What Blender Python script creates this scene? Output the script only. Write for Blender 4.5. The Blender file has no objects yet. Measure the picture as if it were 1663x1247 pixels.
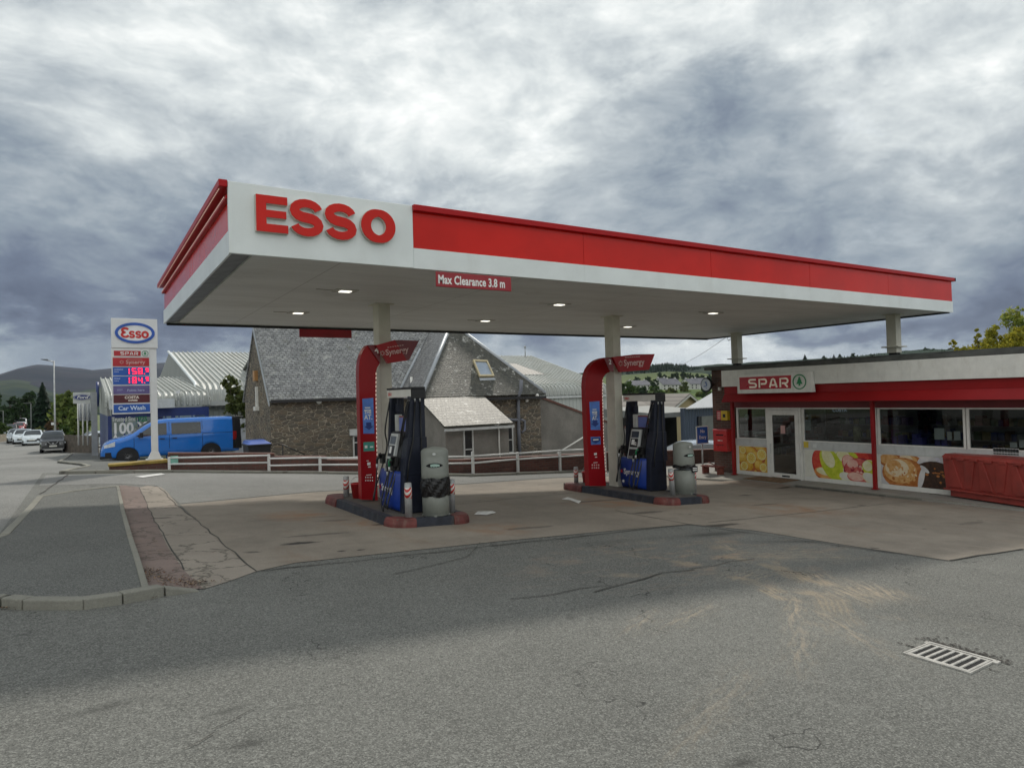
import bpy, bmesh, math, random
from mathutils import Vector, Matrix, noise as mnoise
R = math.radians
random.seed(7)
scene = bpy.context.scene
COL = scene.collection

# ---------------------------------------------------------------- camera
FPX, YAW, PIT, ROL = 1098.7442, .5628, .0164, .0289
PW, PH = 1663.0, 1247.0
CZ = 1.65
FW = Vector((math.sin(YAW)*math.cos(PIT), math.cos(YAW)*math.cos(PIT), math.sin(PIT)))
RT = Vector((math.cos(YAW), -math.sin(YAW), 0)); UPV = RT.cross(FW)
cr_, sr_ = math.cos(ROL), math.sin(ROL)
RX = cr_*RT - sr_*UPV; UY = sr_*RT + cr_*UPV
cam_d = bpy.data.cameras.new('camera'); cam = bpy.data.objects.new('camera', cam_d); COL.objects.link(cam)
cam_d.sensor_fit = 'HORIZONTAL'; cam_d.sensor_width = 36.0; cam_d.lens = FPX/PW*36.0
cam_d.clip_start = .05; cam_d.clip_end = 12000
M = Matrix(((RX.x, UY.x, -FW.x, 0), (RX.y, UY.y, -FW.y, 0), (RX.z, UY.z, -FW.z, CZ), (0, 0, 0, 1)))
cam.matrix_world = M
scene.camera = cam
scene.view_settings.view_transform = 'Standard'
scene.view_settings.look = 'None'
scene.view_settings.exposure = 0.12
scene.view_settings.gamma = 1.0
scene.view_settings.use_curve_mapping = False

def ray(px, py):
    u = (px-PW/2)/FPX; v = -(py-PH/2)/FPX
    return FW + u*RX + v*UY
def gz(x, y):
    xx = min(max(x, -2), 19); z = -.06*xx - .006*min(y, 22)
    if x > 19: z -= .20*(min(x, 26)-19)
    if y > 22: z -= .045*(min(y, 64)-22)
    return z
def G(px, py, off=0.0):
    d = ray(px, py).normalized(); o = Vector((0, 0, CZ)); t0, t = 0, .5
    while t < 400:
        p = o+d*t
        if p.z < gz(p.x, p.y)+off: break
        t0 = t; t *= 1.02
    for _ in range(40):
        m = (t0+t)/2; p = o+d*m
        if p.z < gz(p.x, p.y)+off: t = m
        else: t0 = m
    return o+d*t
def AY(px, py, Y): d = ray(px, py); return d*(Y/d.y)+Vector((0, 0, CZ))
def AX(px, py, X): d = ray(px, py); return d*(X/d.x)+Vector((0, 0, CZ))
def AZ(px, py, Z): d = ray(px, py); return d*((Z-CZ)/d.z)+Vector((0, 0, CZ))
def AD(px, py, D):
    d = ray(px, py); return d*(D/math.hypot(d.x, d.y))+Vector((0, 0, CZ))

# ---------------------------------------------------------------- node helper
class NT:
    def __init__(s, tree): s.t = tree; s.n = tree.nodes; s.l = tree.links; s.n.clear()
    def new(s, typ, **kw):
        n = s.n.new(typ)
        for k, v in kw.items(): setattr(n, k, v)
        return n
    def put(s, sock, val):
        if hasattr(val, 'is_output') or isinstance(val, bpy.types.NodeSocket): s.l.new(val, sock)
        elif isinstance(val, (tuple, list)) and len(val) == 3 and sock.type == 'RGBA': sock.default_value = (*val, 1)
        else: sock.default_value = val
    def m(s, op, a, b=0.0, c=0.0, clamp=False):
        n = s.new('ShaderNodeMath', operation=op, use_clamp=clamp)
        s.put(n.inputs[0], a); s.put(n.inputs[1], b); s.put(n.inputs[2], c)
        return n.outputs[0]
    def vm(s, op, a, b=(0, 0, 0)):
        n = s.new('ShaderNodeVectorMath', operation=op); s.put(n.inputs[0], a)
        if op == 'SCALE': s.put(n.inputs['Scale'], b)
        else: s.put(n.inputs[1], b)
        return n.outputs['Value'] if op in ('LENGTH', 'DISTANCE', 'DOT_PRODUCT') else n.outputs[0]
    def sep(s, v): n = s.new('ShaderNodeSeparateXYZ'); s.put(n.inputs[0], v); return n.outputs
    def comb(s, x, y, z):
        n = s.new('ShaderNodeCombineXYZ')
        for i, v in enumerate((x, y, z)): s.put(n.inputs[i], v)
        return n.outputs[0]
    def noise(s, vec, scale, detail=3, rough=.55, dist=0.0, col=False):
        n = s.new('ShaderNodeTexNoise'); s.put(n.inputs['Vector'], vec)
        n.inputs['Scale'].default_value = scale; n.inputs['Detail'].default_value = detail
        n.inputs['Roughness'].default_value = rough; n.inputs['Distortion'].default_value = dist
        return n.outputs[1 if col else 0]
    def vor(s, vec, scale, feature='F1', out=0, rand=1.0):
        n = s.new('ShaderNodeTexVoronoi', feature=feature); s.put(n.inputs['Vector'], vec)
        n.inputs['Scale'].default_value = scale; n.inputs['Randomness'].default_value = rand
        return n.outputs[out]
    def mix(s, f, a, b, mode='MIX'):
        n = s.new('ShaderNodeMix', data_type='RGBA', blend_type=mode)
        s.put(n.inputs[0], f); s.put(n.inputs[6], a); s.put(n.inputs[7], b); return n.outputs[2]
    def ramp(s, f, stops, interp='LINEAR'):
        n = s.new('ShaderNodeValToRGB'); n.color_ramp.interpolation = interp
        e = n.color_ramp.elements
        while len(e) < len(stops): e.new(.5)
        for el, (p, c) in zip(e, stops):
            el.position = p; el.color = (*c, 1) if isinstance(c, (tuple, list)) else (c, c, c, 1)
        s.put(n.inputs[0], f); return n.outputs[0]
    def smooth(s, v, a, b):
        n = s.new('ShaderNodeMapRange', interpolation_type='SMOOTHSTEP'); s.put(n.inputs[0], v)
        n.inputs[1].default_value = a; n.inputs[2].default_value = b; return n.outputs[0]
    def bump(s, h, strength=.3, dist=.01, normal=None):
        n = s.new('ShaderNodeBump'); s.put(n.inputs['Height'], h)
        n.inputs['Strength'].default_value = strength; n.inputs['Distance'].default_value = dist
        if normal is not None: s.put(n.inputs['Normal'], normal)
        return n.outputs[0]

# ---------------------------------------------------------------- world: sky with broken rain clouds
SUN_EL, SUN_AZ = R(44), R(35.5)      # azimuth from +Y towards +X
world = bpy.data.worlds.new('World'); scene.world = world; world.use_nodes = True
W = NT(world.node_tree)
SKYSTR = .12
def build_world():
    tc = W.new('ShaderNodeTexCoord'); d = W.vm('NORMALIZE', tc.outputs['Generated'])
    x, y, z = W.sep(d)[:3]
    # cloud field in direction space, flattened sideways towards the horizon
    C0 = W.comb(x, y, W.m('MULTIPLY', z, 1.75))
    wp = W.vm('SCALE', W.vm('SUBTRACT', W.noise(C0, 1.9, 3, .5, 0, True), (.5, .5, .5)), .30)
    C1 = W.vm('ADD', C0, wp)
    n1 = W.noise(W.vm('ADD', C1, (3.1, 8.2, 1.4)), 2.1, 9, .52, 0)
    n2 = W.noise(W.vm('ADD', C1, (9.1, 4.2, 0)), 6.5, 9, .60, 0)
    cell = W.new('ShaderNodeTexVoronoi', feature='SMOOTH_F1'); W.put(cell.inputs['Vector'], W.vm('ADD', C1, W.vm('SCALE', W.vm('SUBTRACT', W.noise(C0, 9.0, 5, .6, 0, True), (.5, .5, .5)), .16)))
    cell.inputs['Scale'].default_value = 5.0; cell.inputs['Smoothness'].default_value = .6
    bil = W.m('SUBTRACT', .42, cell.outputs['Distance'])
    n3 = W.noise(W.vm('ADD', C1, (2.1, 7.2, 3)), 17.0, 8, .62, 0)
    D3 = W.vm('ADD', d, W.vm('SCALE', W.vm('SUBTRACT', W.noise(W.vm('MULTIPLY', d, (1, 1, 2.4)), 3.6, 8, .62, 0, True), (.5, .5, .5)), .34))
    dn = W.vm('NORMALIZE', D3); wx, wy, wz = W.sep(dn)[:3]
    az = W.m('ARCTAN2', wx, wy); el = W.m('ARCSINE', wz)
    base = W.m('ADD', W.m('ADD', W.m('MULTIPLY', W.m('SUBTRACT', n1, .5), .85), W.m('MULTIPLY', bil, .30)), W.m('ADD', W.m('MULTIPLY', W.m('SUBTRACT', n2, .5), .70), W.m('MULTIPLY', W.m('SUBTRACT', n3, .5), .42)))
    acc = W.m('ADD', base, .555)
    blobs = [  # px, py, sx, sy (pixels), amplitude
        (900, 80, 300, 120, .17), (1260, 20, 190, 90, .14), (760, 285, 170, 60, .20), (330, 90, 250, 90, .12),
        (600, 160, 150, 70, -.10), (820, 140, 160, 70, .10), (100, 240, 150, 60, -.02), (110, 350, 240, 60, -.10), (200, 450, 330, 55, -.22),
        (60, 515, 300, 32, -.26), (330, 545, 160, 25, -.12), (1080, 230, 120, 70, -.22), (1180, 110, 90, 25, -.06), (1290, 125, 90, 25, -.12),
        (1420, 300, 260, 70, -.05), (1560, 420, 220, 60, -.16), (1540, 70, 160, 80, .16), (200, 60, 260, 70, .08), (1300, 540, 230, 26, -.24), (1560, 520, 170, 30, -.24),
        (1110, 562, 60, 16, .10), (1260, 575, 130, 15, .24), (900, 575, 90, 28, .06), (130, 585, 200, 16, .06),
        (1420, 150, 200, 60, -.02), (1530, 210, 160, 30, .06), (860, 560, 90, 12, -.12), (20, 120, 200, 100, -.02)]
    for (bx, by, sx, sy, a) in blobs:
        v = ray(bx, by).normalized(); baz = math.atan2(v.x, v.y); bel = math.asin(v.z)
        da = sx/FPX*1.0/ max(.5, math.cos(bel)); de = sy/FPX
        q = W.m('ADD', W.m('POWER', W.m('DIVIDE', W.m('SUBTRACT', az, baz), da), 2.0), W.m('POWER', W.m('DIVIDE', W.m('SUBTRACT', el, bel), de), 2.0))
        g = W.m('EXPONENT', W.m('MULTIPLY', q, -.5))
        acc = W.m('ADD', acc, W.m('MULTIPLY', g, a))
    # unseen cloud overhead and opposite the sun, brightened to light the front faces
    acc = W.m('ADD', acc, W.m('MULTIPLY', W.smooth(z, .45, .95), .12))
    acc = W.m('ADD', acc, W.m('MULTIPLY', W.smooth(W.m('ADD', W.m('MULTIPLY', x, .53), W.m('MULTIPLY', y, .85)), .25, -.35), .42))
    colr = W.ramp(acc, [(0.0, (.090, .115, .175)), (.22, (.145, .182, .255)), (.42, (.265, .318, .375)), (.62, (.44, .49, .525)), (.82, (.70, .745, .75)), (1.0, (.98, 1.0, .98))])
    sky = W.new('ShaderNodeTexSky', sky_type='NISHITA'); sky.sun_disc = False
    sky.sun_elevation = SUN_EL; sky.sun_rotation = SUN_AZ; sky.altitude = 100; sky.air_density = 1.2; sky.dust_density = 2
    cover = W.m('SUBTRACT', 1.0, W.m('MULTIPLY', W.smooth(n2, .60, .75), .12))
    cl = W.vm('SCALE', colr, 1.0/SKYSTR)
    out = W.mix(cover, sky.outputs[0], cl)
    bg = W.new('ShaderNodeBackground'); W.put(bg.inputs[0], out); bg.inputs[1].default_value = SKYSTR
    o = W.new('ShaderNodeOutputWorld'); W.l.new(bg.outputs[0], o.inputs[0])
    world.cycles.sampling_method = 'MANUAL'; world.cycles.sample_map_resolution = 512
build_world()
sun_d = bpy.data.lights.new('sun', 'SUN'); sun = bpy.data.objects.new('sun', sun_d); COL.objects.link(sun)
sun_d.energy = 2.2; sun_d.angle = R(3.5); sun_d.color = (1, .94, .84)
sv = Vector((math.sin(SUN_AZ)*math.cos(SUN_EL), math.cos(SUN_AZ)*math.cos(SUN_EL), math.sin(SUN_EL)))
sun.rotation_euler = sv.to_track_quat('Z', 'Y').to_euler(); sun.location = (0, 0, 60)

HAZE_D = .00005
# ---------------------------------------------------------------- materials
MATS = {}
def base_mat(name):
    m = bpy.data.materials.new(name); m.use_nodes = True; t = NT(m.node_tree)
    b = t.new('ShaderNodeBsdfPrincipled'); o = t.new('ShaderNodeOutputMaterial'); t.l.new(b.outputs[0], o.inputs[0])
    return m, t, b
def pos(t): return t.new('ShaderNodeNewGeometry').outputs['Position']
def obco(t): return t.new('ShaderNodeTexCoord').outputs['Object']
def mat(name, col, rough=.5, metal=0.0, var=.12, vs=3.0, dirt=0.0, bump=0.0, bs=40, coat=0.0, emit=0.0, spec=.5, dcol=(.12, .10, .08)):
    if name in MATS: return MATS[name]
    m, t, b = base_mat(name); p = obco(t)
    n = t.noise(p, vs, 5, .6)
    c = t.mix(t.smooth(n, .3, .7), tuple(v*(1-var) for v in col), tuple(min(1, v*(1+var)) for v in col))
    if dirt:
        dn = t.noise(t.vm('MULTIPLY', p, (1, 1, .35)), vs*1.7, 6, .65)
        c = t.mix(t.m('MULTIPLY', t.smooth(dn, .5, .78), dirt), c, dcol)
    t.put(b.inputs['Base Color'], c)
    t.put(b.inputs['Roughness'], t.m('ADD', t.m('MULTIPLY', t.noise(p, vs*2.3, 4), .18), max(.02, rough-.09)))
    b.inputs['Metallic'].default_value = metal; b.inputs['Specular IOR Level'].default_value = spec
    if coat: b.inputs['Coat Weight'].default_value = coat; b.inputs['Coat Roughness'].default_value = .06
    if bump: t.put(b.inputs['Normal'], t.bump(t.noise(p, bs, 4), bump, .01))
    if emit: b.inputs['Emission Color'].default_value = (*col, 1); b.inputs['Emission Strength'].default_value = emit
    MATS[name] = m; return m
def boxmap(t, zs=1.0):
    g = t.new('ShaderNodeNewGeometry'); x, y, z = t.sep(g.outputs['Position'])[:3]
    nx = t.m('ABSOLUTE', t.sep(g.outputs['Normal'])[0]); ny = t.m('ABSOLUTE', t.sep(g.outputs['Normal'])[1])
    sel = t.m('GREATER_THAN', nx, ny)
    u = t.m('ADD', t.m('MULTIPLY', sel, y), t.m('MULTIPLY', t.m('SUBTRACT', 1.0, sel), x))
    return t.comb(u, t.m('MULTIPLY', z, zs), 0.0), g.outputs['Position']
def brick_mat(name, c1, c2, mortar, bw=.225, bh=.075, rough=.85):
    m, t, b = base_mat(name); v, p = boxmap(t)
    k = t.new('ShaderNodeTexBrick'); t.put(k.inputs['Vector'], v); k.inputs['Scale'].default_value = 1
    k.inputs['Brick Width'].default_value = bw; k.inputs['Row Height'].default_value = bh; k.inputs['Mortar Size'].default_value = .010
    k.inputs['Mortar Smooth'].default_value = .3
    k.inputs['Color1'].default_value = (*c1, 1); k.inputs['Color2'].default_value = (*c2, 1); k.inputs['Mortar'].default_value = (*mortar, 1)
    n = t.noise(p, 2.0, 6, .65)
    c = t.mix(t.m('MULTIPLY', t.smooth(n, .35, .75), .55), k.outputs[0], (.05, .042, .038))
    t.put(b.inputs['Base Color'], c); b.inputs['Roughness'].default_value = rough
    t.put(b.inputs['Normal'], t.bump(t.m('ADD', t.m('MULTIPLY', k.outputs['Fac'], -1.0), t.m('MULTIPLY', t.noise(p, 60, 4), .6)), .6, .008))
    MATS[name] = m; return m
def rubble_mat():
    m, t, b = base_mat('rubble_stone'); v, p = boxmap(t)
    v2 = t.vm('ADD', t.vm('MULTIPLY', v, (1.0, 2.35, 1)), t.vm('SCALE', t.vm('SUBTRACT', t.noise(p, 3.0, 3, .6, 0, True), (.5, .5, .5)), .35))
    cell = t.vor(v2, 3.3, 'F1', 1); edge = t.vor(v2, 3.3, 'DISTANCE_TO_EDGE', 0)
    cx = t.sep(cell)[0]
    c = t.ramp(cx, [(0, (.06, .058, .052)), (.25, (.13, .115, .092)), (.5, (.19, .15, .105)), (.72, (.095, .088, .078)), (.88, (.23, .165, .105)), (1, (.27, .225, .165))], 'CONSTANT')
    c = t.mix(.55, c, t.mix(t.noise(p, 9, 6, .7), (.05, .047, .042), (.27, .23, .17)))
    c = t.mix(t.m('MULTIPLY', t.m('SUBTRACT', 1.0, t.smooth(edge, .015, .06)), .85), c, (.40, .35, .27))
    c = t.mix(t.m('MULTIPLY', t.smooth(t.noise(p, .8, 4), .5, .7), .3), c, (.06, .05, .045))
    t.put(b.inputs['Base Color'], c); b.inputs['Roughness'].default_value = .9
    t.put(b.inputs['Normal'], t.bump(t.m('ADD', t.m('MULTIPLY', t.smooth(edge, 0.0, .14), 1.0), t.m('MULTIPLY', t.noise(p, 25, 5), .5)), .9, .035))
    return m
def slate_mat(name, tint=(1, 1, 1), lichen=.5, zs=1.35, bw=.17, rh=.125):
    m, t, b = base_mat(name); v, p = boxmap(t, zs)
    wob = t.vm('SCALE', t.vm('SUBTRACT', t.noise(p, 2.2, 3, .6, 0, True), (.5, .5, .5)), .13)
    k = t.new('ShaderNodeTexBrick'); t.put(k.inputs['Vector'], t.vm('ADD', v, wob)); k.inputs['Scale'].default_value = 1
    k.inputs['Brick Width'].default_value = bw; k.inputs['Row Height'].default_value = rh; k.inputs['Mortar Size'].default_value = .019; k.inputs['Bias'].default_value = -.1
    k.inputs['Color1'].default_value = (.18*tint[0], .187*tint[1], .19*tint[2], 1); k.inputs['Color2'].default_value = (.42*tint[0], .427*tint[1], .42*tint[2], 1)
    k.inputs['Mortar'].default_value = (.035, .035, .035, 1)
    c = t.mix(.55, k.outputs[0], t.mix(t.smooth(t.noise(p, 7.0, 7, .75), .35, .65), (.10*tint[0], .10*tint[1], .10*tint[2]), (.42*tint[0], .42*tint[1], .40*tint[2])))
    li = t.m('MULTIPLY', t.smooth(t.noise(p, 3.1, 7, .72), .56, .66), lichen)
    c = t.mix(li, c, (.56, .56, .52))
    moss = t.m('MULTIPLY', t.smooth(t.noise(t.vm('ADD', p, (5, 5, 5)), 1.3, 6, .7), .56, .75), .5)
    c = t.mix(moss, c, (.13*tint[0], .13*tint[1], .075*tint[2]))
    t.put(b.inputs['Base Color'], c); b.inputs['Roughness'].default_value = .55
    saw = t.m('FRACT', t.m('DIVIDE', t.sep(t.vm('ADD', v, wob))[1], rh))
    t.put(b.inputs['Normal'], t.bump(t.m('ADD', t.m('MULTIPLY', saw, -.8), t.m('ADD', t.m('MULTIPLY', k.outputs['Fac'], -.6), t.m('MULTIPLY', t.noise(p, 18, 4), .6))), .9, .03))
    return m
def corr_mat(name, col, pitch=.25, axis='u', rough=.5, dirt=.4, dcol=(.25, .24, .2), strength=.8):
    m, t, b = base_mat(name); v, p = boxmap(t)
    u = t.sep(v)[0]
    w = t.m('SINE', t.m('MULTIPLY', u, 2*math.pi/pitch))
    n = t.noise(t.vm('MULTIPLY', p, (1, 1, .3)), .9, 6, .65)
    c = t.mix(t.m('MULTIPLY', t.smooth(n, .42, .72), dirt), col, dcol)
    c = t.mix(t.m('MULTIPLY', t.smooth(w, -.75, -1.0), .45), c, tuple(q*.35 for q in col))
    t.put(b.inputs['Base Color'], c); b.inputs['Roughness'].default_value = rough
    t.put(b.inputs['Normal'], t.bump(w, strength, .03)); return m
def harl_mat(name, col):
    m, t, b = base_mat(name); p = pos(t)
    n = t.noise(p, 1.1, 6, .65); f = t.vor(p, 55)
    c = t.mix(t.smooth(n, .3, .72), tuple(v*.75 for v in col), tuple(v*1.15 for v in col))
    c = t.mix(t.m('MULTIPLY', f, .5), c, (.07, .065, .06))
    t.put(b.inputs['Base Color'], c); b.inputs['Roughness'].default_value = .95
    t.put(b.inputs['Normal'], t.bump(t.m('ADD', f, t.noise(p, 30, 4)), .8, .012)); return m
def leaf_mat(name, c1, c2, c3):
    m, t, b = base_mat(name); g = t.new('ShaderNodeNewGeometry')
    r = g.outputs['Random Per Island']
    c = t.ramp(r, [(0, c1), (.5, c2), (1, c3)])
    c = t.mix(t.smooth(t.noise(obco(t), .8, 3), .4, .6), c, t.mix(.5, c, c1))
    t.put(b.inputs['Base Color'], c); b.inputs['Roughness'].default_value = .6; b.inputs['Specular IOR Level'].default_value = .25
    tr = t.new('ShaderNodeBsdfTranslucent'); t.put(tr.inputs[0], t.mix(.5, c, c3))
    mx = t.new('ShaderNodeMixShader'); mx.inputs[0].default_value = .3
    out = [n for n in t.n if n.type == 'OUTPUT_MATERIAL'][0]
    t.l.new(b.outputs[0], mx.inputs[1]); t.l.new(tr.outputs[0], mx.inputs[2]); t.l.new(mx.outputs[0], out.inputs[0]); return m
def glass_mat(name, tint=(.8, .85, .85), refl=1.0):
    m = bpy.data.materials.new(name); m.use_nodes = True; t = NT(m.node_tree)
    tr = t.new('ShaderNodeBsdfTransparent'); tr.inputs[0].default_value = (*tint, 1)
    gl = t.new('ShaderNodeBsdfGlossy'); gl.inputs['Roughness'].default_value = .02
    fr = t.new('ShaderNodeFresnel'); fr.inputs[0].default_value = 1.5
    mx = t.new('ShaderNodeMixShader'); t.put(mx.inputs[0], t.m('MULTIPLY', fr.outputs[0], refl, clamp=True))
    o = t.new('ShaderNodeOutputMaterial')
    t.l.new(tr.outputs[0], mx.inputs[1]); t.l.new(gl.outputs[0], mx.inputs[2]); t.l.new(mx.outputs[0], o.inputs[0]); return m
# ---------------------------------------------------------------- mesh helpers
class MB:
    def __init__(s, *mats): s.v = []; s.f = []; s.mi = []; s.mats = list(mats); s.sm = []
    def face(s, pts, m=0, sm=False):
        i = len(s.v); s.v += [tuple(p) for p in pts]; s.f.append(tuple(range(i, i+len(pts)))); s.mi.append(m); s.sm.append(sm)
    def box(s, x0, y0, z0, x1, y1, z1, m=0):
        if x0 > x1: x0, x1 = x1, x0
        if y0 > y1: y0, y1 = y1, y0
        if z0 > z1: z0, z1 = z1, z0
        i = len(s.v)
        s.v += [(x0,y0,z0),(x1,y0,z0),(x1,y1,z0),(x0,y1,z0),(x0,y0,z1),(x1,y0,z1),(x1,y1,z1),(x0,y1,z1)]
        for q in ((3,2,1,0),(4,5,6,7),(0,1,5,4),(1,2,6,5),(2,3,7,6),(3,0,4,7)): s.f.append(tuple(i+k for k in q)); s.mi.append(m); s.sm.append(False)
        return s
    def hexa(s, p, m=0):   # 8 points: bottom ring 4, top ring 4
        i = len(s.v); s.v += [tuple(q) for q in p]
        for q in ((3,2,1,0),(4,5,6,7),(0,1,5,4),(1,2,6,5),(2,3,7,6),(3,0,4,7)): s.f.append(tuple(i+k for k in q)); s.mi.append(m); s.sm.append(False)
        return s
    def prism(s, pts, vec, m=0, sm=False):
        i = len(s.v); n = len(pts); vec = Vector(vec); pts = [Vector(p) for p in pts]
        s.v += [tuple(p) for p in pts]+[tuple(p+vec) for p in pts]
        s.f.append(tuple(range(i+n-1, i-1, -1))); s.f.append(tuple(range(i+n, i+2*n))); s.mi += [m, m]; s.sm += [False, False]
        for k in range(n):
            j = (k+1) % n; s.f.append((i+k, i+j, i+n+j, i+n+k)); s.mi.append(m); s.sm.append(sm)
        return s
    def ringloft(s, rings, m=0, sm=True, caps=True, closed=True):
        i = len(s.v); n = len(rings[0])
        for r in rings: s.v += [tuple(p) for p in r]
        for a in range(len(rings)-1):
            for k in range(n if closed else n-1):
                j = (k+1) % n; s.f.append((i+a*n+k, i+a*n+j, i+(a+1)*n+j, i+(a+1)*n+k)); s.mi.append(m); s.sm.append(sm)
        if caps:
            s.f.append(tuple(i+k for k in range(n-1, -1, -1))); s.f.append(tuple(i+(len(rings)-1)*n+k for k in range(n))); s.mi += [m, m]; s.sm += [False, False]
        return s
    def tube(s, pts, r, n=8, m=0, caps=True):
        pts = [Vector(p) for p in pts]; rings = []; up = None
        for k, p in enumerate(pts):
            a = pts[max(0, k-1)]; b = pts[min(len(pts)-1, k+1)]; d = (b-a).normalized()
            if up is None: up = d.orthogonal().normalized()
            up = (up-d*up.dot(d)).normalized(); w = d.cross(up); rr = r[k] if isinstance(r, (list, tuple)) else r
            rings.append([p+(up*math.cos(t)+w*math.sin(t))*rr for t in [2*math.pi*q/n for q in range(n)]])
        return s.ringloft(rings, m, True, caps)
    def lathe(s, prof, c=(0, 0, 0), n=20, m=0, axis='Z', caps=True):   # prof (r, h)
        rings = []
        for r, h in prof:
            ring = []
            for q in range(n):
                t = 2*math.pi*q/n; a, b = r*math.cos(t), r*math.sin(t)
                ring.append((c[0]+a, c[1]+b, c[2]+h) if axis == 'Z' else ((c[0]+a, c[1]+h, c[2]+b) if axis == 'Y' else (c[0]+h, c[1]+a, c[2]+b)))
            rings.append(ring)
        return s.ringloft(rings, m, True, caps)
    def disc(s, c, r, axis='Y', n=28, rx=None, m=0, th=.01):
        rx = rx or r; ring = []
        for q in range(n):
            t = 2*math.pi*q/n; a, b = rx*math.cos(t), r*math.sin(t)
            ring.append((c[0]+a, c[1], c[2]+b) if axis == 'Y' else (c[0], c[1]+a, c[2]+b))
        return s.prism(ring, (0, -th, 0) if axis == 'Y' else (-th, 0, 0), m, True)
    def build(s, name, parent=None, bevel=0, local=False, subsurf=0, merge=False):
        me = bpy.data.meshes.new(name); off = Vector((0, 0, 0)) if (local or parent is None) else WLOC[parent.name]
        me.from_pydata([(a-off.x, b-off.y, c-off.z) for a, b, c in s.v], [], s.f)
        for m_ in s.mats: me.materials.append(m_)
        me.polygons.foreach_set('material_index', s.mi); me.polygons.foreach_set('use_smooth', s.sm)
        if merge:
            bm = bmesh.new(); bm.from_mesh(me); bmesh.ops.remove_doubles(bm, verts=bm.verts, dist=1e-4); bmesh.ops.recalc_face_normals(bm, faces=bm.faces); bm.to_mesh(me); bm.free()
        me.update(); o = bpy.data.objects.new(name, me); COL.objects.link(o)
        if parent is not None: o.parent = parent; WLOC[o.name] = WLOC[parent.name]
        else: WLOC[o.name] = Vector((0, 0, 0))
        if bevel:
            b = o.modifiers.new('bevel', 'BEVEL'); b.width = bevel; b.segments = 2; b.limit_method = 'ANGLE'; b.angle_limit = R(40)
        return o
WLOC = {}
def tag(o, label=None, cat=None, group=None, kind=None):
    if label: o['label'] = label
    if cat: o['category'] = cat
    if group: o['group'] = group
    if kind: o['kind'] = kind
    return o
def thing(name, loc, label, cat, group=None):
    o = bpy.data.objects.new(name, None); COL.objects.link(o); o.location = loc; o.empty_display_size = .2
    WLOC[o.name] = Vector(loc); return tag(o, label, cat, group)
def dup(root, loc, label, rotz=None, scale=None, group=None):
    def cp(o, par):
        c = o.copy(); COL.objects.link(c); c.parent = par
        for ch in list(o.children): cp(ch, c)
        return c
    r = cp(root, None); r.location = loc
    if rotz is not None: r.rotation_euler = (0, 0, rotz)
    if scale: r.scale = scale if isinstance(scale, (tuple, list)) else (scale,)*3
    r['label'] = label; WLOC[r.name] = Vector(loc)
    if group: r['group'] = group
    return r
def rebase(o, loc):    # give a single-mesh thing its origin at its base
    loc = Vector(loc); o.data.transform(Matrix.Translation(-loc)); o.location = loc; return o

# text on a plane: origin o, right vector r, up vector u (towards viewer = r x u)
def text_mb(mb, s, o, r, u, size, ext=.004, bold=0.0, m=0, align='LEFT', sx=1.0, slant=0.0, space=1.0):
    cu = bpy.data.curves.new('t', 'FONT'); cu.body = s; cu.size = size; cu.extrude = ext/2; cu.offset = bold; cu.align_x = align; cu.resolution_u = 3; cu.shear = slant; cu.space_character = space
    ob = bpy.data.objects.new('t', cu); COL.objects.link(ob)
    dg = bpy.context.evaluated_depsgraph_get(); me = bpy.data.meshes.new_from_object(ob.evaluated_get(dg))
    r = Vector(r).normalized(); u = Vector(u).normalized(); n = r.cross(u); o = Vector(o); i = len(mb.v)
    for v in me.vertices: mb.v.append(tuple(o+r*(v.co.x*sx)+u*v.co.y+n*(v.co.z+ext/2)))
    for p in me.polygons: mb.f.append(tuple(i+k for k in p.vertices)); mb.mi.append(m); mb.sm.append(False)
    bpy.data.objects.remove(ob); bpy.data.curves.remove(cu); bpy.data.meshes.remove(me)
    return mb
RIGHT_Y, UPZ = (1, 0, 0), (0, 0, 1)       # sign facing -Y
RIGHT_X = (0, -1, 0)                      # sign facing -X
def stroke(mb, pts, w, o, r, u, th, m=0, closed=False):   # thick polyline lettering, pts in (x,y); w may be a list
    r = Vector(r); u = Vector(u); n = r.cross(u); o = Vector(o); k = len(pts); L = []; Rr = []
    for i, (x, y) in enumerate(pts):
        a = pts[(i-1) % k] if (closed or i) else pts[i]; b = pts[(i+1) % k] if (closed or i < k-1) else pts[i]
        dx, dy = b[0]-a[0], b[1]-a[1]; l = math.hypot(dx, dy) or 1; ww = (w[i] if isinstance(w, list) else w)/2
        L.append((x-dy/l*ww, y+dx/l*ww)); Rr.append((x+dy/l*ww, y-dx/l*ww))
    P = lambda q, h: o+r*q[0]+u*q[1]+n*h
    for i in range(k if closed else k-1):
        j = (i+1) % k
        mb.hexa([P(L[i], 0), P(Rr[i], 0), P(Rr[j], 0), P(L[j], 0), P(L[i], th), P(Rr[i], th), P(Rr[j], th), P(L[j], th)], m)
def arc(cx, cy, rx, ry, a0, a1, n=14): return [(cx+rx*math.cos(R(a0+(a1-a0)*i/n)), cy+ry*math.sin(R(a0+(a1-a0)*i/n))) for i in range(n+1)]
def S_path(w, h, n=12):   # letter S centreline inside w x h
    rx = w/2; ry = h/4
    up = arc(rx, h-ry, rx, ry, 8, 270, n); lo = arc(rx, ry, rx, ry, 90, -172, n)
    return up+lo[1:]

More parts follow.
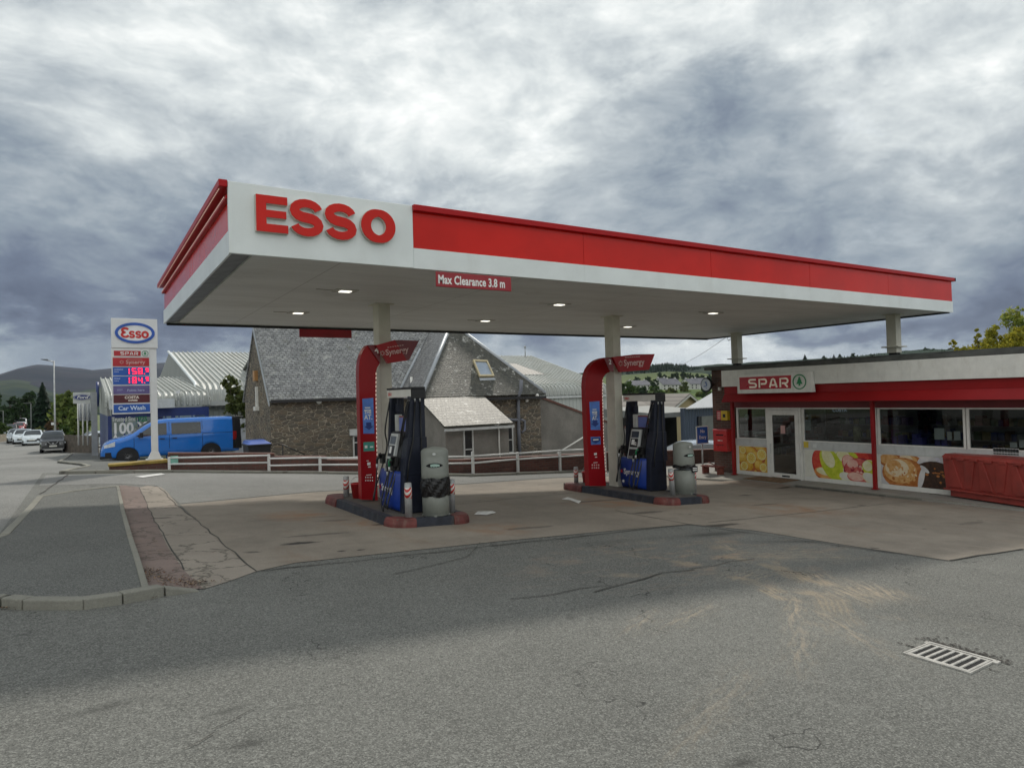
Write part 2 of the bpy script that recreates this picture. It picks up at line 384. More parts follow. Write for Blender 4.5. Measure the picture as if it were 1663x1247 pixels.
# ---------------------------------------------------------------- ground
from mathutils.geometry import delaunay_2d_cdt
def patch(name, poly, off, material, step=1.0, raised=0.0, parent=None, wav=0.0):
    pts = []; n = len(poly)
    for i in range(n):
        a = Vector(poly[i][:2]); b = Vector(poly[(i+1) % n][:2]); k = max(1, int((b-a).length/step))
        pts += [a+(b-a)*j/k for j in range(k)]
    nb = len(pts); edges = [(i, (i+1) % nb) for i in range(nb)]
    x0, x1 = min(p.x for p in pts), max(p.x for p in pts); y0, y1 = min(p.y for p in pts), max(p.y for p in pts)
    def inside(x, y):
        c = False
        for i in range(nb):
            a, b = pts[i], pts[i-1]
            if (a.y > y) != (b.y > y) and x < (b.x-a.x)*(y-a.y)/(b.y-a.y)+a.x: c = not c
        return c
    inner = []
    gx = math.ceil(x0/step)*step
    while gx < x1:
        gy = math.ceil(y0/step)*step
        while gy < y1:
            if inside(gx, gy) and min((gx-p.x)**2+(gy-p.y)**2 for p in pts) > (step*.3)**2: inner.append(Vector((gx, gy)))
            gy += step
        gx += step
    vo, eo, fo, *_ = delaunay_2d_cdt(pts+inner, edges, [], 1, 1e-5)
    mb = MB(material); mb.v = [(p.x, p.y, gz(p.x, p.y)+off+raised) for p in vo]; mb.f = [tuple(f) for f in fo]
    mb.mi = [0]*len(fo); mb.sm = [True]*len(fo)
    if raised:
        for i in range(nb):
            a, b = pts[i], pts[(i+1) % nb]
            mb.face([(a.x, a.y, gz(a.x, a.y)-.1), (b.x, b.y, gz(b.x, b.y)-.1), (b.x, b.y, gz(b.x, b.y)+off+raised), (a.x, a.y, gz(a.x, a.y)+off+raised)])
    o = mb.build(name, parent)
    if parent is None: tag(o, kind='structure')
    return o
def px2(*uv): return [tuple(G(*q)[:2]) for q in uv]

def m_asphalt(name, base, warm=(1, 1, 1), dust=True, grit=1.0):
    m, t, b = base_mat(name); p = pos(t)
    big = t.noise(p, .22, 5, .6); mid = t.noise(t.vm('ADD', p, (7, 3, 0)), 1.6, 6, .68); fine = t.noise(p, 55, 4, .75)
    v = t.vor(p, 130, 'F1', 1); vv = t.sep(v)[0]
    cb = tuple(base*w for w in warm)
    c = t.mix(t.smooth(big, .3, .7), tuple(q*.80 for q in cb), tuple(q*1.16 for q in cb))
    c = t.mix(t.m('MULTIPLY', t.smooth(mid, .35, .75), .32), c, tuple(q*.55 for q in cb))
    # aggregate: light and dark stones
    c = t.mix(t.m('MULTIPLY', t.smooth(vv, .60, .98), .55*grit), c, tuple(min(1, q*2.2) for q in cb))
    c = t.mix(t.m('MULTIPLY', t.smooth(vv, .34, .02), .60*grit), c, tuple(q*.30 for q in cb))
    c = t.mix(t.m('MULTIPLY', t.smooth(fine, .45, .75), .4*grit), c, tuple(q*.5 for q in cb))
    sp = t.noise(p, 26, 3, .8); c = t.mix(t.m('MULTIPLY', t.smooth(sp, .52, .68), .42*grit), c, tuple(q*.42 for q in cb)); sp2 = t.noise(t.vm('ADD', p, (3, 1, 0)), 34, 2, .7); c = t.mix(t.m('MULTIPLY', t.smooth(sp2, .56, .70), .45*grit), c, tuple(q*1.9 for q in cb))
    x, y, z = t.sep(p)[:3]
    if dust:
        def arcs(cx, cy, r, w, amp, a0=None, col=(.36, .29, .20)):
            nonlocal c
            dx = t.m('SUBTRACT', x, cx); dy = t.m('SUBTRACT', y, cy)
            wob = t.m('MULTIPLY', t.m('SUBTRACT', mid, .5), .18)
            rr = t.m('ADD', t.m('SQRT', t.m('ADD', t.m('MULTIPLY', dx, dx), t.m('MULTIPLY', dy, dy))), wob)
            e = t.m('ABSOLUTE', t.m('SUBTRACT', rr, r)); band = t.smooth(e, w, w*.45)
            an = t.m('ARCTAN2', dy, dx)
            tread = t.smooth(t.m('SINE', t.m('MULTIPLY', rr, 2*math.pi/.052)), -.3, .5)
            seg = t.smooth(t.noise(t.comb(t.m('MULTIPLY', an, r*1.1), rr, 0), 1.1, 4, .65), .47, .62)
            area = t.smooth(t.vm('LENGTH', t.vm('MULTIPLY', t.vm('SUBTRACT', p, (6.0, 5.0, 0)), (.8, 1, 0))), 2.6, .6)
            k = t.m('MULTIPLY', t.m('MULTIPLY', t.m('MULTIPLY', band, area), seg), t.m('MULTIPLY', t.m('ADD', t.m('MULTIPLY', tread, .6), .4), amp))
            if a0: k = t.m('MULTIPLY', k, t.m('MULTIPLY', t.smooth(an, a0[0], a0[0]+.25), t.smooth(an, a0[1], a0[1]-.25)))
            c = t.mix(k, c, col)
        def scuff(u, v, rx, ry, rot, amp, col, sc=7, th=(.42, .66)):
            nonlocal c
            g0 = G(u, v); q = t.vm('SUBTRACT', p, (g0.x, g0.y, 0)); qx, qy = t.sep(q)[:2]; ca, sa = math.cos(R(rot)), math.sin(R(rot))
            a = t.m('ADD', t.m('MULTIPLY', qx, ca), t.m('MULTIPLY', qy, sa)); b_ = t.m('SUBTRACT', t.m('MULTIPLY', qy, ca), t.m('MULTIPLY', qx, sa))
            e = t.m('ADD', t.m('POWER', t.m('DIVIDE', a, rx), 2.0), t.m('POWER', t.m('DIVIDE', b_, ry), 2.0))
            k = t.m('MULTIPLY', t.m('EXPONENT', t.m('MULTIPLY', e, -1.2)), t.smooth(t.noise(t.comb(t.m('MULTIPLY', a, .5), t.m('MULTIPLY', b_, 3.0), 0), sc, 5, .7), *th))
            c = t.mix(t.m('MULTIPLY', k, amp), c, col)
        # sandy tyre tracks curving out of the pump lane
        arcs(3.4, 5.4, 2.55, .16, .75); arcs(3.2, 5.6, 3.55, .15, .7); arcs(1.8, 8.5, 6.2, .2, .55)
        arcs(2.2, 7.2, 5.0, .17, .6); arcs(3.0, 3.0, 3.2, .14, .6)
        dm = t.m('MULTIPLY', t.smooth(t.vm('LENGTH', t.vm('MULTIPLY', t.vm('SUBTRACT', p, (6.4, 5.9, 0)), (.55, 1, 0))), 2.0, .2), t.smooth(t.noise(t.vm('MULTIPLY', p, (1, 2.4, 1)), 1.5, 6, .7), .48, .72))
        c = t.mix(t.m('MULTIPLY', dm, .75), c, (.34, .25, .18))
        SAND = (.44, .36, .26)
        for (u, v, rx, ry, rot, am) in ((1180, 888, .45, .16, 60, .6), (1265, 898, .9, .35, -10, .55), (1310, 905, .9, .22, -25, .5), (1210, 935, .4, .3, 20, .5), (1325, 937, .30, .22, 60, .8), (1375, 965, .30, .30, 70, .8), (1410, 958, .34, .26, 60, .85), (1440, 965, .25, .2, 50, .7), (1290, 992, .55, .10, 35, .7), (1120, 1000, .5, .12, 20, .45), (1040, 1010, .4, .10, 30, .4), (1370, 1020, .7, .14, 60, .5), (1300, 1050, .6, .12, 35, .45), (1180, 1130, .7, .16, 25, .22), (1130, 1190, .5, .10, 25, .2), (1000, 905, .5, .2, 10, .2)): scuff(u, v, rx, ry, rot, am, SAND)
        for (u, v, rx, ry, rot, am) in ((1160, 868, .7, .16, -5, .8), (1300, 880, .9, .12, -25, .5), (170, 1150, .22, .06, 10, .6), (370, 1155, .10, .04, 10, .6), (400, 1210, .12, .05, 0, .7), (1205, 1240, .12, .05, 0, .8), (1000, 880, .7, .15, 0, .3)): scuff(u, v, rx, ry, rot, am, tuple(q*.3 for q in cb), 5, (.3, .5))
        # dark damp/oil blotches and hairline cracks
        ob = t.smooth(t.noise(t.vm('ADD', p, (2, 11, 0)), 1.9, 3, .5), .70, .78); c = t.mix(t.m('MULTIPLY', ob, .55), c, tuple(q*.35 for q in cb))
        ed = t.vor(t.vm('ADD', p, t.vm('SCALE', t.noise(p, 1.2, 4, .7, 0, True), 1.6)), .33, 'DISTANCE_TO_EDGE', 0)
        c = t.mix(t.m('MULTIPLY', t.m('MULTIPLY', t.smooth(ed, .006, .001), t.smooth(mid, .45, .6)), .8), c, (.02, .02, .02))
    t.put(b.inputs['Base Color'], c); b.inputs['Roughness'].default_value = .88; b.inputs['Specular IOR Level'].default_value = .3
    h = t.m('ADD', t.m('MULTIPLY', t.vor(p, 130), .8), t.m('MULTIPLY', fine, 1.0))
    t.put(b.inputs['Normal'], t.bump(h, .55*grit, .010))
    return m
def m_concrete(name, base, cracks=0.0, stains=1.0, rust=0.0):
    m, t, b = base_mat(name); p = pos(t)
    big = t.noise(p, .35, 6, .65); mid = t.noise(t.vm('ADD', p, (3, 8, 0)), 2.1, 7, .7); fine = t.noise(p, 70, 4, .75)
    c = t.mix(t.smooth(big, .3, .7), tuple(q*.78 for q in base), tuple(q*1.18 for q in base))
    c = t.mix(t.m('MULTIPLY', t.smooth(mid, .40, .72), .42*stains), c, tuple(q*.52 for q in base))
    c = t.mix(t.m('MULTIPLY', t.smooth(fine, .42, .72), .40), c, tuple(q*.55 for q in base))
    c = t.mix(t.m('MULTIPLY', t.smooth(t.vor(p, 80, 'F1', 1), .7, 1), .25), c, tuple(min(1, q*1.7) for q in base))
    if stains:
        ob = t.smooth(t.noise(t.vm('MULTIPLY', t.vm('ADD', p, (1.3, 2.7, 0)), (.8, 1.5, 1)), 1.2, 4, .6), .665, .72); c = t.mix(t.m('MULTIPLY', ob, .7), c, (.035, .032, .03))
        st = t.smooth(t.noise(t.vm('MULTIPLY', p, (1, .35, 1)), 1.6, 6, .7), .55, .75); c = t.mix(t.m('MULTIPLY', st, .35), c, (.20, .125, .075))
    if rust:
        for (cx, cy, rr) in ((9.2, 10.6, 1.6), (3.6, 10.2, .9), (11.6, 8.3, 1.5), (3.0, 11.4, .9), (5.2, 8.8, .8)):
            dm = t.smooth(t.vm('LENGTH', t.vm('SUBTRACT', t.vm('MULTIPLY', p, (1, 1, 0)), (cx, cy, 0))), rr, .1)
            c = t.mix(t.m('MULTIPLY', t.m('MULTIPLY', dm, t.smooth(mid, .38, .62)), rust), c, (.30, .17, .095))
    if rust:
        for (u, v, rx, ry, am) in ((490, 883, .28, .09, .95), (520, 869, .5, .08, .5), (555, 896, .06, .04, .9), (588, 894, .06, .04, .9), (625, 852, .25, .10, .8), (735, 894, .30, .05, .5), (860, 858, .5, .10, .5), (545, 846, .3, .10, .4), (1160, 855, .7, .12, .8), (1050, 833, .5, .10, .6), (960, 815, .5, .08, .4), (1240, 820, .5, .07, .5), (1580, 850, .5, .10, .35), (665, 846, .9, .10, .35), (1000, 812, 1.6, .12, .35)):
            g0 = G(u, v); q = t.vm('MULTIPLY', t.vm('SUBTRACT', p, (g0.x, g0.y, g0.z)), (1/rx, 1/ry, 0)); q = t.vm('ADD', q, t.vm('SCALE', t.vm('SUBTRACT', t.noise(p, 4.5, 4, .7, 0, True), (.5, .5, .5)), 1.6))
            k = t.m('MULTIPLY', t.smooth(t.vm('LENGTH', q), 1.15, .55), am); c = t.mix(k, c, (.032, .029, .027))
    h = fine
    if cracks:
        ed = t.vor(t.vm('ADD', p, t.vm('SCALE', t.noise(p, 2.5, 4, .7, 0, True), .5)), 1.5, 'DISTANCE_TO_EDGE', 0)
        k = t.m('MULTIPLY', t.smooth(ed, .035, .008), t.smooth(big, .35, .5)); c = t.mix(t.m('MULTIPLY', k, cracks), c, (.035, .035, .025))
    t.put(b.inputs['Base Color'], c); b.inputs['Roughness'].default_value = .85; b.inputs['Specular IOR Level'].default_value = .3
    t.put(b.inputs['Normal'], t.bump(h, .35, .006)); return m
ASPH = m_asphalt('asphalt', .158, (1.0, 1.01, .93), grit=1.0)
ASPH2 = m_asphalt('asphalt_road', .215, (1.0, 1, .95), dust=False, grit=.7)
ASPH3 = m_asphalt('asphalt_path', .14, (.98, 1.0, .93), dust=False, grit=1.0)
CONC = m_concrete('concrete', (.265, .232, .192), rust=.65)
CONC2 = m_concrete('concrete_pale', (.29, .255, .215), cracks=.6, stains=.5)
CONC3 = m_concrete('paving_concrete', (.30, .29, .265), stains=.3)
KERBM = m_concrete('kerb_concrete', (.25, .245, .21), stains=.6)
REDST = m_concrete('red_pavers', (.215, .165, .145), cracks=.5, stains=.7)
def m_grass(name='grass'):
    m, t, b = base_mat(name); p = pos(t)
    c = t.mix(t.smooth(t.noise(p, .004, 7, .65), .35, .65), (.05, .085, .03), (.14, .17, .06))
    c = t.mix(.4, c, t.mix(t.noise(p, .5, 6, .7), (.03, .05, .02), (.16, .18, .07)))
    t.put(b.inputs['Base Color'], c); b.inputs['Roughness'].default_value = .95; return m
GRASS = m_grass()
def ground_sheet():
    xs = [-5000, -1500, -400, -100, -40, -20, -9, -2, 0, 10, 19, 26, 45, 100, 400, 1500, 5000]
    ys = [-2500, -600, -150, -50, -15, 0, 22, 64, 130, 400, 1500, 5000]
    mb = MB(GRASS)
    mb.v = [(x, y, gz(x, y)) for y in ys for x in xs]; n = len(xs)
    for j in range(len(ys)-1):
        for i in range(n-1): mb.f.append((j*n+i, j*n+i+1, (j+1)*n+i+1, (j+1)*n+i)); mb.mi.append(0); mb.sm.append(False)
    tag(mb.build('ground'), kind='structure')
ground_sheet()
def strip_sheet(name, xs, ys, off, material):
    mb = MB(material); mb.v = [(x, y, gz(x, y)+off) for y in ys for x in xs]; n = len(xs)
    for j in range(len(ys)-1):
        for i in range(n-1): mb.f.append((j*n+i, j*n+i+1, (j+1)*n+i+1, (j+1)*n+i)); mb.mi.append(0); mb.sm.append(False)
    return tag(mb.build(name), kind='structure')
strip_sheet('forecourt', [-1, 0, 19, 26, 34], [-14, 0, 22], .006, ASPH)
strip_sheet('yard', [-1, 0, 19, 26, 34], [22, 45, 64, 80], .006, ASPH2)
strip_sheet('road', [-9.5, -2, -1], [-14, 22, 64, 220], .006, ASPH2)
# exit lane behind the canopy: paler, older asphalt
# concrete slab under the canopy
slab_edge = px2((292, 820), (316, 843), (371, 894), (416, 929), (480, 915), (640, 898), (810, 880), (1000, 862), (1120, 852), (1223, 862), (1380, 887), (1540, 911), (1663, 893))
slab = slab_edge + [(14, 2.5), (17.5, 2.2), (17.5, 13.8)] + px2((1060, 771), (900, 777), (760, 787), (508, 800), (400, 810))
patch('concrete_slab', slab, .012, CONC, 1.0)
lane = px2((292, 818), (400, 808.5), (508, 798.5), (760, 785.5), (900, 775.5), (1060, 770)) + [(17.4, 15.0), (17.2, 16.3), (13.5, 17.3), (9.8, 17.2), (6, 19.6), (2, 21.2), (-.9, 21.2), (-.9, 18.3), (.6, 18.2), (1.35, 17.4)]
patch('exit_lane', lane, .010, ASPH2, 1.0)
# joints cut in the slab
jm = mat('joint_tar', (.055, .052, .045), .9, var=.3)
jb = MB(jm)
def joint(a, b, w=.03, off=.016, wob=.02):
    a = Vector(a[:2]); b = Vector(b[:2]); n = max(2, int((b-a).length/.35)); d = (b-a).normalized(); q = Vector((-d.y, d.x)); pr = None
    for i in range(n+1):
        c = a+(b-a)*i/n+q*random.uniform(-wob, wob); ww = w*random.uniform(.5, 1.2)/2
        cur = [(c.x+q.x*ww, c.y+q.y*ww), (c.x-q.x*ww, c.y-q.y*ww)]
        if pr: jb.face([(p[0], p[1], gz(*p)+off) for p in (pr[1], cur[1], cur[0], pr[0])])
        pr = cur
def jpx(u0, v0, u1, v1, **k): joint(G(u0, v0), G(u1, v1), **k)
jpx(400, 848, 545, 839, w=.02); jpx(739, 820, 930, 801, w=.02); jpx(1165, 786, 1010, 795, w=.015)
jpx(1000, 830, 1120, 853, w=.03); jpx(1150, 850, 1330, 831, w=.02); jpx(1330, 831, 1482, 814, w=.02)
jpx(1540, 911, 1663, 893, w=.035); jpx(1120, 852.5, 1540, 911.5, w=.03); jpx(416, 929.5, 1120, 852.6, w=.025, wob=.03)
jpx(260, 793, 285, 820, w=.014); jpx(285, 820, 316, 843, w=.016); jpx(316, 843, 414, 929, w=.018)
jpx(227, 793, 252, 848, w=.014); jpx(252, 848, 298, 927, w=.016); jpx(340, 893, 371, 894, w=.02); jpx(111, 771, 66, 803, w=.04)
jpx(830, 975, 1000, 950, w=.012, wob=.05); jpx(955, 960, 1120, 925, w=.022, wob=.09); jpx(1120, 925, 1220, 908, w=.016, wob=.05)
jpx(640, 934, 760, 905, w=.012, off=.018); jpx(760, 905, 780, 882, w=.01, off=.018); jpx(290, 1218, 345, 1192, w=.010, wob=.04); jpx(350, 1190, 415, 1150, w=.008, wob=.05)
tag(jb.build('slab_joints'), kind='structure')
# red paver strip and pale strip beside the left pavement
kr = [G(189, 789), G(196, 828), G(206, 868), G(219, 911), G(231, 955)]
strip = [tuple(p[:2]) for p in kr] + px2((262, 958), (330, 958), (298, 927), (273, 891), (252, 848), (242, 828), (227, 792), (205, 789))
patch('paver_strip', strip, .014, REDST, .5)
pale = px2((227, 792), (242, 828), (252, 848), (273, 891), (298, 927), (330, 958), (372, 945), (416, 929), (371, 894), (316, 843), (290, 822), (272, 800), (262, 792), (240, 789))
patch('verge_concrete', pale, .011, CONC2, .5)
# left pavement with kerbs
RZ = .085
def Gr(u, v): return tuple(G(u, v, RZ)[:2])
pv = [Gr(0, 868), Gr(30, 838), Gr(60, 806), Gr(110, 798), Gr(189, 788.5), Gr(197, 828), Gr(206, 868), Gr(219, 911), Gr(229, 951), Gr(200, 957), Gr(135, 966), Gr(70, 966), Gr(0, 962), (-1.3, 7.6), (-1.65, 8.6), (-1.5, 10)]
patch('pavement', pv, 0, ASPH3, .5, raised=RZ-.012)
kb = MB(KERBM)
def kerb_run(pts, w=.12, h=.10, h1=None, mb=None, gap=.012, L=.9, drop=.1, base=gz):
    mb = mb or kb; P = [Vector(p[:2]) for p in pts]; tot = sum((P[i+1]-P[i]).length for i in range(len(P)-1)); s0 = 0
    for i in range(len(P)-1):
        a, b = P[i], P[i+1]; d = (b-a); ln = d.length; d.normalize(); q = Vector((-d.y, d.x)); k = max(1, round(ln/L))
        for j in range(k):
            p0 = a+d*(ln*j/k+gap/2); p1 = a+d*(ln*(j+1)/k-gap/2); f0 = (s0+ln*j/k)/tot; f1 = (s0+ln*(j+1)/k)/tot
            ha = h if h1 is None else h+(h1-h)*f0; hb = h if h1 is None else h+(h1-h)*f1; e = random.uniform(-.006, .006)
            c = [p0, p1, p1+q*w, p0+q*w]; hs = [ha, hb, hb, ha]
            mb.hexa([(p.x, p.y, base(p.x, p.y)-drop) for p in c]+[(p.x, p.y, base(p.x, p.y)+z_+e) for p, z_ in zip(c, hs)])
        s0 += ln
near = [(-2.6, 8.9), (-2.1, 8.0), (-1.5, 7.45), Gr(0, 972), Gr(35, 975), Gr(135, 975), Gr(200, 966), Gr(268, 954)]
kerb_run([Vector(p)-Vector((0, .0)) for p in near], w=.13, h=.095)
kerb_run([Gr(268, 954), tuple(G(326, 961)[:2])], w=.12, h=.09, h1=.015, L=.5)
kerb_run([p for p in reversed([Gr(230, 953), Gr(219, 911), Gr(206, 868), Gr(196, 828), Gr(188.5, 789)])], w=.06, h=.085, L=.9)
kerb_run([Gr(189, 788), Gr(110, 797), Gr(60, 805), Gr(30, 837), Gr(0, 867), (-1.4, 9.6), (-1.75, 8.6)], w=.10, h=.085)
# far pavement on the left, exit-lane kerb and wall foot
fpv = [(-.62, 21.5), (.2, 21.45), (2.0, 21.1), (2.1, 23.2), (1.5, 24), (1.5, 32), (.9, 37), (.9, 120), (-.95, 120), (-.95, 40), (-1.0, 33), (-.2, 29), (.0, 26)]
patch('pavement', fpv, .008, ASPH3, 1.0, raised=.05)
kerb_run([(-.95, 60), (-.95, 50), (-.95, 40), (-1.0, 33), (-.2, 29), (.0, 26), (-.62, 21.5), (.2, 21.4), (2.0, 21.05)], w=.12, h=.09, L=1.2)
WL = [(2.0, 21.75), (5.9, 19.95), (9.5, 17.75), (14.0, 18.0), (17.8, 17.0), (24, 16.7)]
kerb_run([(p[0]-.08, p[1]-.62) for p in WL[:-2]], w=.12, h=.07, L=1.5)
tag(kb.build('kerb', bevel=.012), kind='structure')
vg = [(p[0]-.06, p[1]-.50) for p in WL[:-2]]+[(p[0], p[1]+.2) for p in reversed(WL[:-2])]
patch('wall_verge', vg, .02, CONC3, .8, raised=.03)
# gutter debris near the left kerb
# painted marks
wm = mat('worn_white_paint', (.62, .62, .6), .7, var=.25, vs=9)
def mark(name, uvs, off=.022): return patch(name, px2(*uvs), off, wm, .6)
mark('road_marking', [(218, 775), (262, 769.5), (268, 771.5), (232, 776.5)])
mark('slab_marking', [(770, 837), (776, 832), (800, 831.5), (806, 834), (790, 838)])
mark('slab_marking', [(912, 812), (922, 808.5), (944, 815), (940, 819), (926, 813.5)])
# leaf litter / dirt by the kerb
def litter(name, uvs, n, cols, s=.02, seed=1):
    rnd = random.Random(seed); mb = MB(*cols); P = [Vector(p) for p in px2(*uvs)]
    for _ in range(n):
        i = rnd.randrange(len(P)-1); a = P[i]+(P[i+1]-P[i])*rnd.random(); x = a.x+rnd.gauss(0, .09); y = a.y+rnd.gauss(0, .06); z = gz(x, y)+.017+rnd.random()*.012
        t = rnd.random()*6.28; q = s*rnd.uniform(.3, 1); ax, ay = math.cos(t)*q, math.sin(t)*q
        mb.face([(x+ax, y+ay, z), (x-ay*.6, y+ax*.6, z+rnd.random()*.01), (x-ax, y-ay, z), (x+ay*.6, y-ax*.6, z+.004)], rnd.randrange(len(cols)))
    return tag(mb.build(name), kind='stuff', label=None)
LC = [mat('dead_leaf', (.13, .06, .035), .9), mat('dead_leaf_dark', (.06, .04, .03), .9), mat('dead_leaf_tan', (.28, .2, .13), .9)]
tag(litter('leaf_litter', [(0, 985), (40, 984), (110, 982), (200, 974), (262, 965)], 500, LC), 'brown leaf litter gathered in the gutter below the near kerb', 'leaf litter')
tag(litter('leaf_litter', [(234, 925), (250, 938), (300, 948), (320, 952)], 420, LC, .016, 2), 'rusty brown debris lying on the broken end of the red paver strip', 'leaf litter')
# ---------------------------------------------------------------- common paints
WHITE = mat('white_panel', (.74, .785, .785), .35, var=.05, vs=1.5, dirt=.22, dcol=(.46, .46, .41), coat=.15)
WHITE2 = mat('white_paint', (.74, .74, .70), .45, var=.06, vs=4, dirt=.25, dcol=(.35, .31, .25))
CREAM = mat('cream_column', (.56, .545, .47), .5, var=.08, vs=3, dirt=.25, dcol=(.33, .29, .22))
RED = mat('red_gloss', (.60, .012, .006), .16, var=.10, vs=.8, spec=.22)
REDM = mat('red_panel', (.40, .008, .012), .4, var=.06, vs=2, spec=.2)
REDD = mat('red_dark', (.30, .012, .022), .4, var=.1, vs=2)
BLUEP = mat('blue_panel', (.010, .045, .30), .35, var=.1, vs=3)
BLACK = mat('black_plastic', (.009, .0095, .012), .5, var=.25, vs=5)
NAVY = mat('navy_plastic', (.013, .017, .032), .5, var=.25, vs=4, dirt=.15, spec=.35, dcol=(.07, .065, .06))
GREY = mat('grey_plastic', (.22, .24, .24), .5, var=.15, vs=5, dirt=.2)
LGREY = mat('light_grey', (.53, .55, .54), .5, var=.08, vs=5, dirt=.2)
TXTW = mat('white_lettering', (.82, .82, .80), .4, var=.03)
TXTR = mat('red_lettering', (.56, .02, .02), .3, var=.05)
DARK = mat('dark_void', (.006, .006, .007), .9, var=.2)
STEEL = mat('galvanised_steel', (.42, .43, .43), .4, .6, var=.15, vs=6)
def m_led():
    m, t, b = base_mat('led_dots'); q = t.sep(pos(t)); s = t.m('FRACT', t.m('MULTIPLY', t.m('ADD', q[1], q[2]), 13.0)); k = t.smooth(s, .30, .45)
    t.put(b.inputs['Base Color'], t.mix(k, (.20, .02, .02), (.85, .66, .58))); b.inputs['Roughness'].default_value = .4
    t.put(b.inputs['Emission Color'], t.mix(k, (0, 0, 0), (1, .72, .6))); b.inputs['Emission Strength'].default_value = .35; return m
LED = m_led()
LAMPE = mat('lamp_lens', (1, .97, .85), .4, emit=1.4, var=0)

# ---------------------------------------------------------------- canopy
X0, X1, Y0, Y1, ZS, ZT = 1.452, 18.52, 8.43, 16.40, 3.41, 4.263
def m_soffit():
    m, t, b = base_mat('soffit_panels'); p = pos(t); x, y, z = t.sep(p)[:3]
    fx = t.m('ABSOLUTE', t.m('SUBTRACT', t.m('FRACT', t.m('DIVIDE', x, 2.85)), .5)); fy = t.m('ABSOLUTE', t.m('SUBTRACT', t.m('FRACT', t.m('DIVIDE', y, .30)), .5))
    l1 = t.smooth(fx, .4955, .499); l2 = t.smooth(fy, .478, .496)
    n = t.noise(t.vm('MULTIPLY', p, (.5, 2, 1)), 1.0, 6, .6); c = t.mix(t.smooth(n, .3, .7), (.60, .61, .59), (.70, .71, .69))
    c = t.mix(t.m('MULTIPLY', t.m('MAXIMUM', l1, t.m('MULTIPLY', l2, .35)), .55), c, (.22, .21, .18))
    c = t.mix(t.m('MULTIPLY', t.smooth(t.noise(t.vm('ADD', p, (4, 4, 0)), .8, 6, .7), .55, .75), .3), c, (.34, .32, .26))
    t.put(b.inputs['Base Color'], c); b.inputs['Roughness'].default_value = .55
    t.put(b.inputs['Normal'], t.bump(t.m('MAXIMUM', l1, l2), -.4, .01)); return m
SOFF = m_soffit()
can = thing('canopy', (10, 12.4, gz(10, 12.4)), 'flat white and red forecourt canopy with large red letters, on cream square columns', 'canopy')
# soffit deck with gutter at the left end
mb = MB(SOFF); mb.box(X0+.30, Y0+.04, ZS+.03, X1-.03, Y1-.05, ZS+.10); mb.build('soffit', can)
gm = mat('gutter_grey', (.17, .19, .21), .5, var=.25, vs=4, dirt=.3, dcol=(.3, .3, .3))
mb = MB(gm); mb.face([(X0+.035, Y0+.04, ZS+.004), (X0+.035, Y1-.05, ZS+.004), (X0+.30, Y1-.05, ZS+.06), (X0+.30, Y0+.04, ZS+.06)]); mb.box(X0+.04, Y0+.05, ZS+.07, X0+.3, Y1-.05, ZS+.09); mb.build('gutter', can)
mb = MB(mat('bitumen_roof', (.07, .07, .07), .9)); mb.box(X0+.05, Y0+.06, ZT-.25, X1-.05, Y1-.06, ZT-.2); mb.build('roof_deck', can)
# front fascia
XP = 3.80
mb = MB(WHITE)
mb.box(X0, Y0, ZS, XP, Y0+.05, ZT); mb.build('end_panel', can, bevel=.006)
mb = MB(WHITE); mb.box(XP+.003, Y0+.008, ZS, X1, Y0+.045, ZS+.275)
for k in range(1, 5): mb.box(XP+k*2.95, Y0+.006, ZS, XP+k*2.95+.006, Y0+.010, ZS+.275)
mb.build('lower_fascia_strip', can)
mb = MB(RED)
xs = [XP+.003]+[XP+k*2.95 for k in range(1, 5)]+[X1]
for a, b in zip(xs, xs[1:]): mb.box(a+.004, Y0+.02+random.uniform(-.001, .001), ZS+.278, b-.004, Y0+.05, ZT-.065)
mb.build('red_fascia_band', can)
mb = MB(REDM); mb.box(XP+.0, Y0-.055, ZT-.075, X1+.07, Y0+.06, ZT+.008); mb.box(X1+.0, Y0-.055, ZT-.075, X1+.07, Y1+.03, ZT+.008); mb.build('fascia_cap', can, bevel=.006)
# left end fascia
mb = MB(WHITE); mb.box(X0+.008, Y0+.052, ZS, X0+.035, Y1, ZS+.28); mb.build('lower_fascia_strip', can)
mb = MB(RED); mb.box(X0+.03, Y0+.052, ZS+.283, X0+.05, Y1, ZT-.02); mb.build('red_fascia_band', can)
mb = MB(REDM); mb.box(X0-.10, Y0-.004, ZT-.075, X0-.004, Y1+.03, ZT+.008); mb.box(X0-.003, Y0+.054, ZT-.07, X0+.05, Y1+.03, ZT+.006); mb.box(X0-.02, Y0+.052, ZT-.20, X0+.03, Y1+.0, ZT-.16); mb.build('fascia_cap', can, bevel=.005)
mb = MB(LED)
mb.box(X0-.026, Y0+.1, ZT-.170, X0-.0205, Y1-.05, ZT-.160); mb.build('led_strip', can)
mb = MB(LED); mb.box(X0-.085, Y0+.1, ZT-.080, X0-.074, Y1-.05, ZT-.0755); mb.build('led_strip', can)
# right end and back
mb = MB(WHITE); mb.box(X1-.03, Y0+.05, ZS, X1-.003, Y1, ZS+.28); mb.box(X0+.04, Y1-.045, ZS+.0, X1-.035, Y1-.01, ZS+.28); mb.build('lower_fascia_strip', can)
mb = MB(RED); mb.box(X1-.03, Y0+.05, ZS+.283, X1-.01, Y1, ZT-.08); mb.box(X0+.06, Y1-.04, ZS+.283, X1-.035, Y1-.015, ZT-.02); mb.build('red_fascia_band', can)
mb = MB(BLACK); mb.box(X0+.06, Y1-.052, ZS-.035, X1-.05, Y1-.046, ZS+.02); mb.box(X1-.07, Y0+.06, ZS-.022, X1-.064, Y1-.06, ZS+.02); mb.build('drip_edge', can)
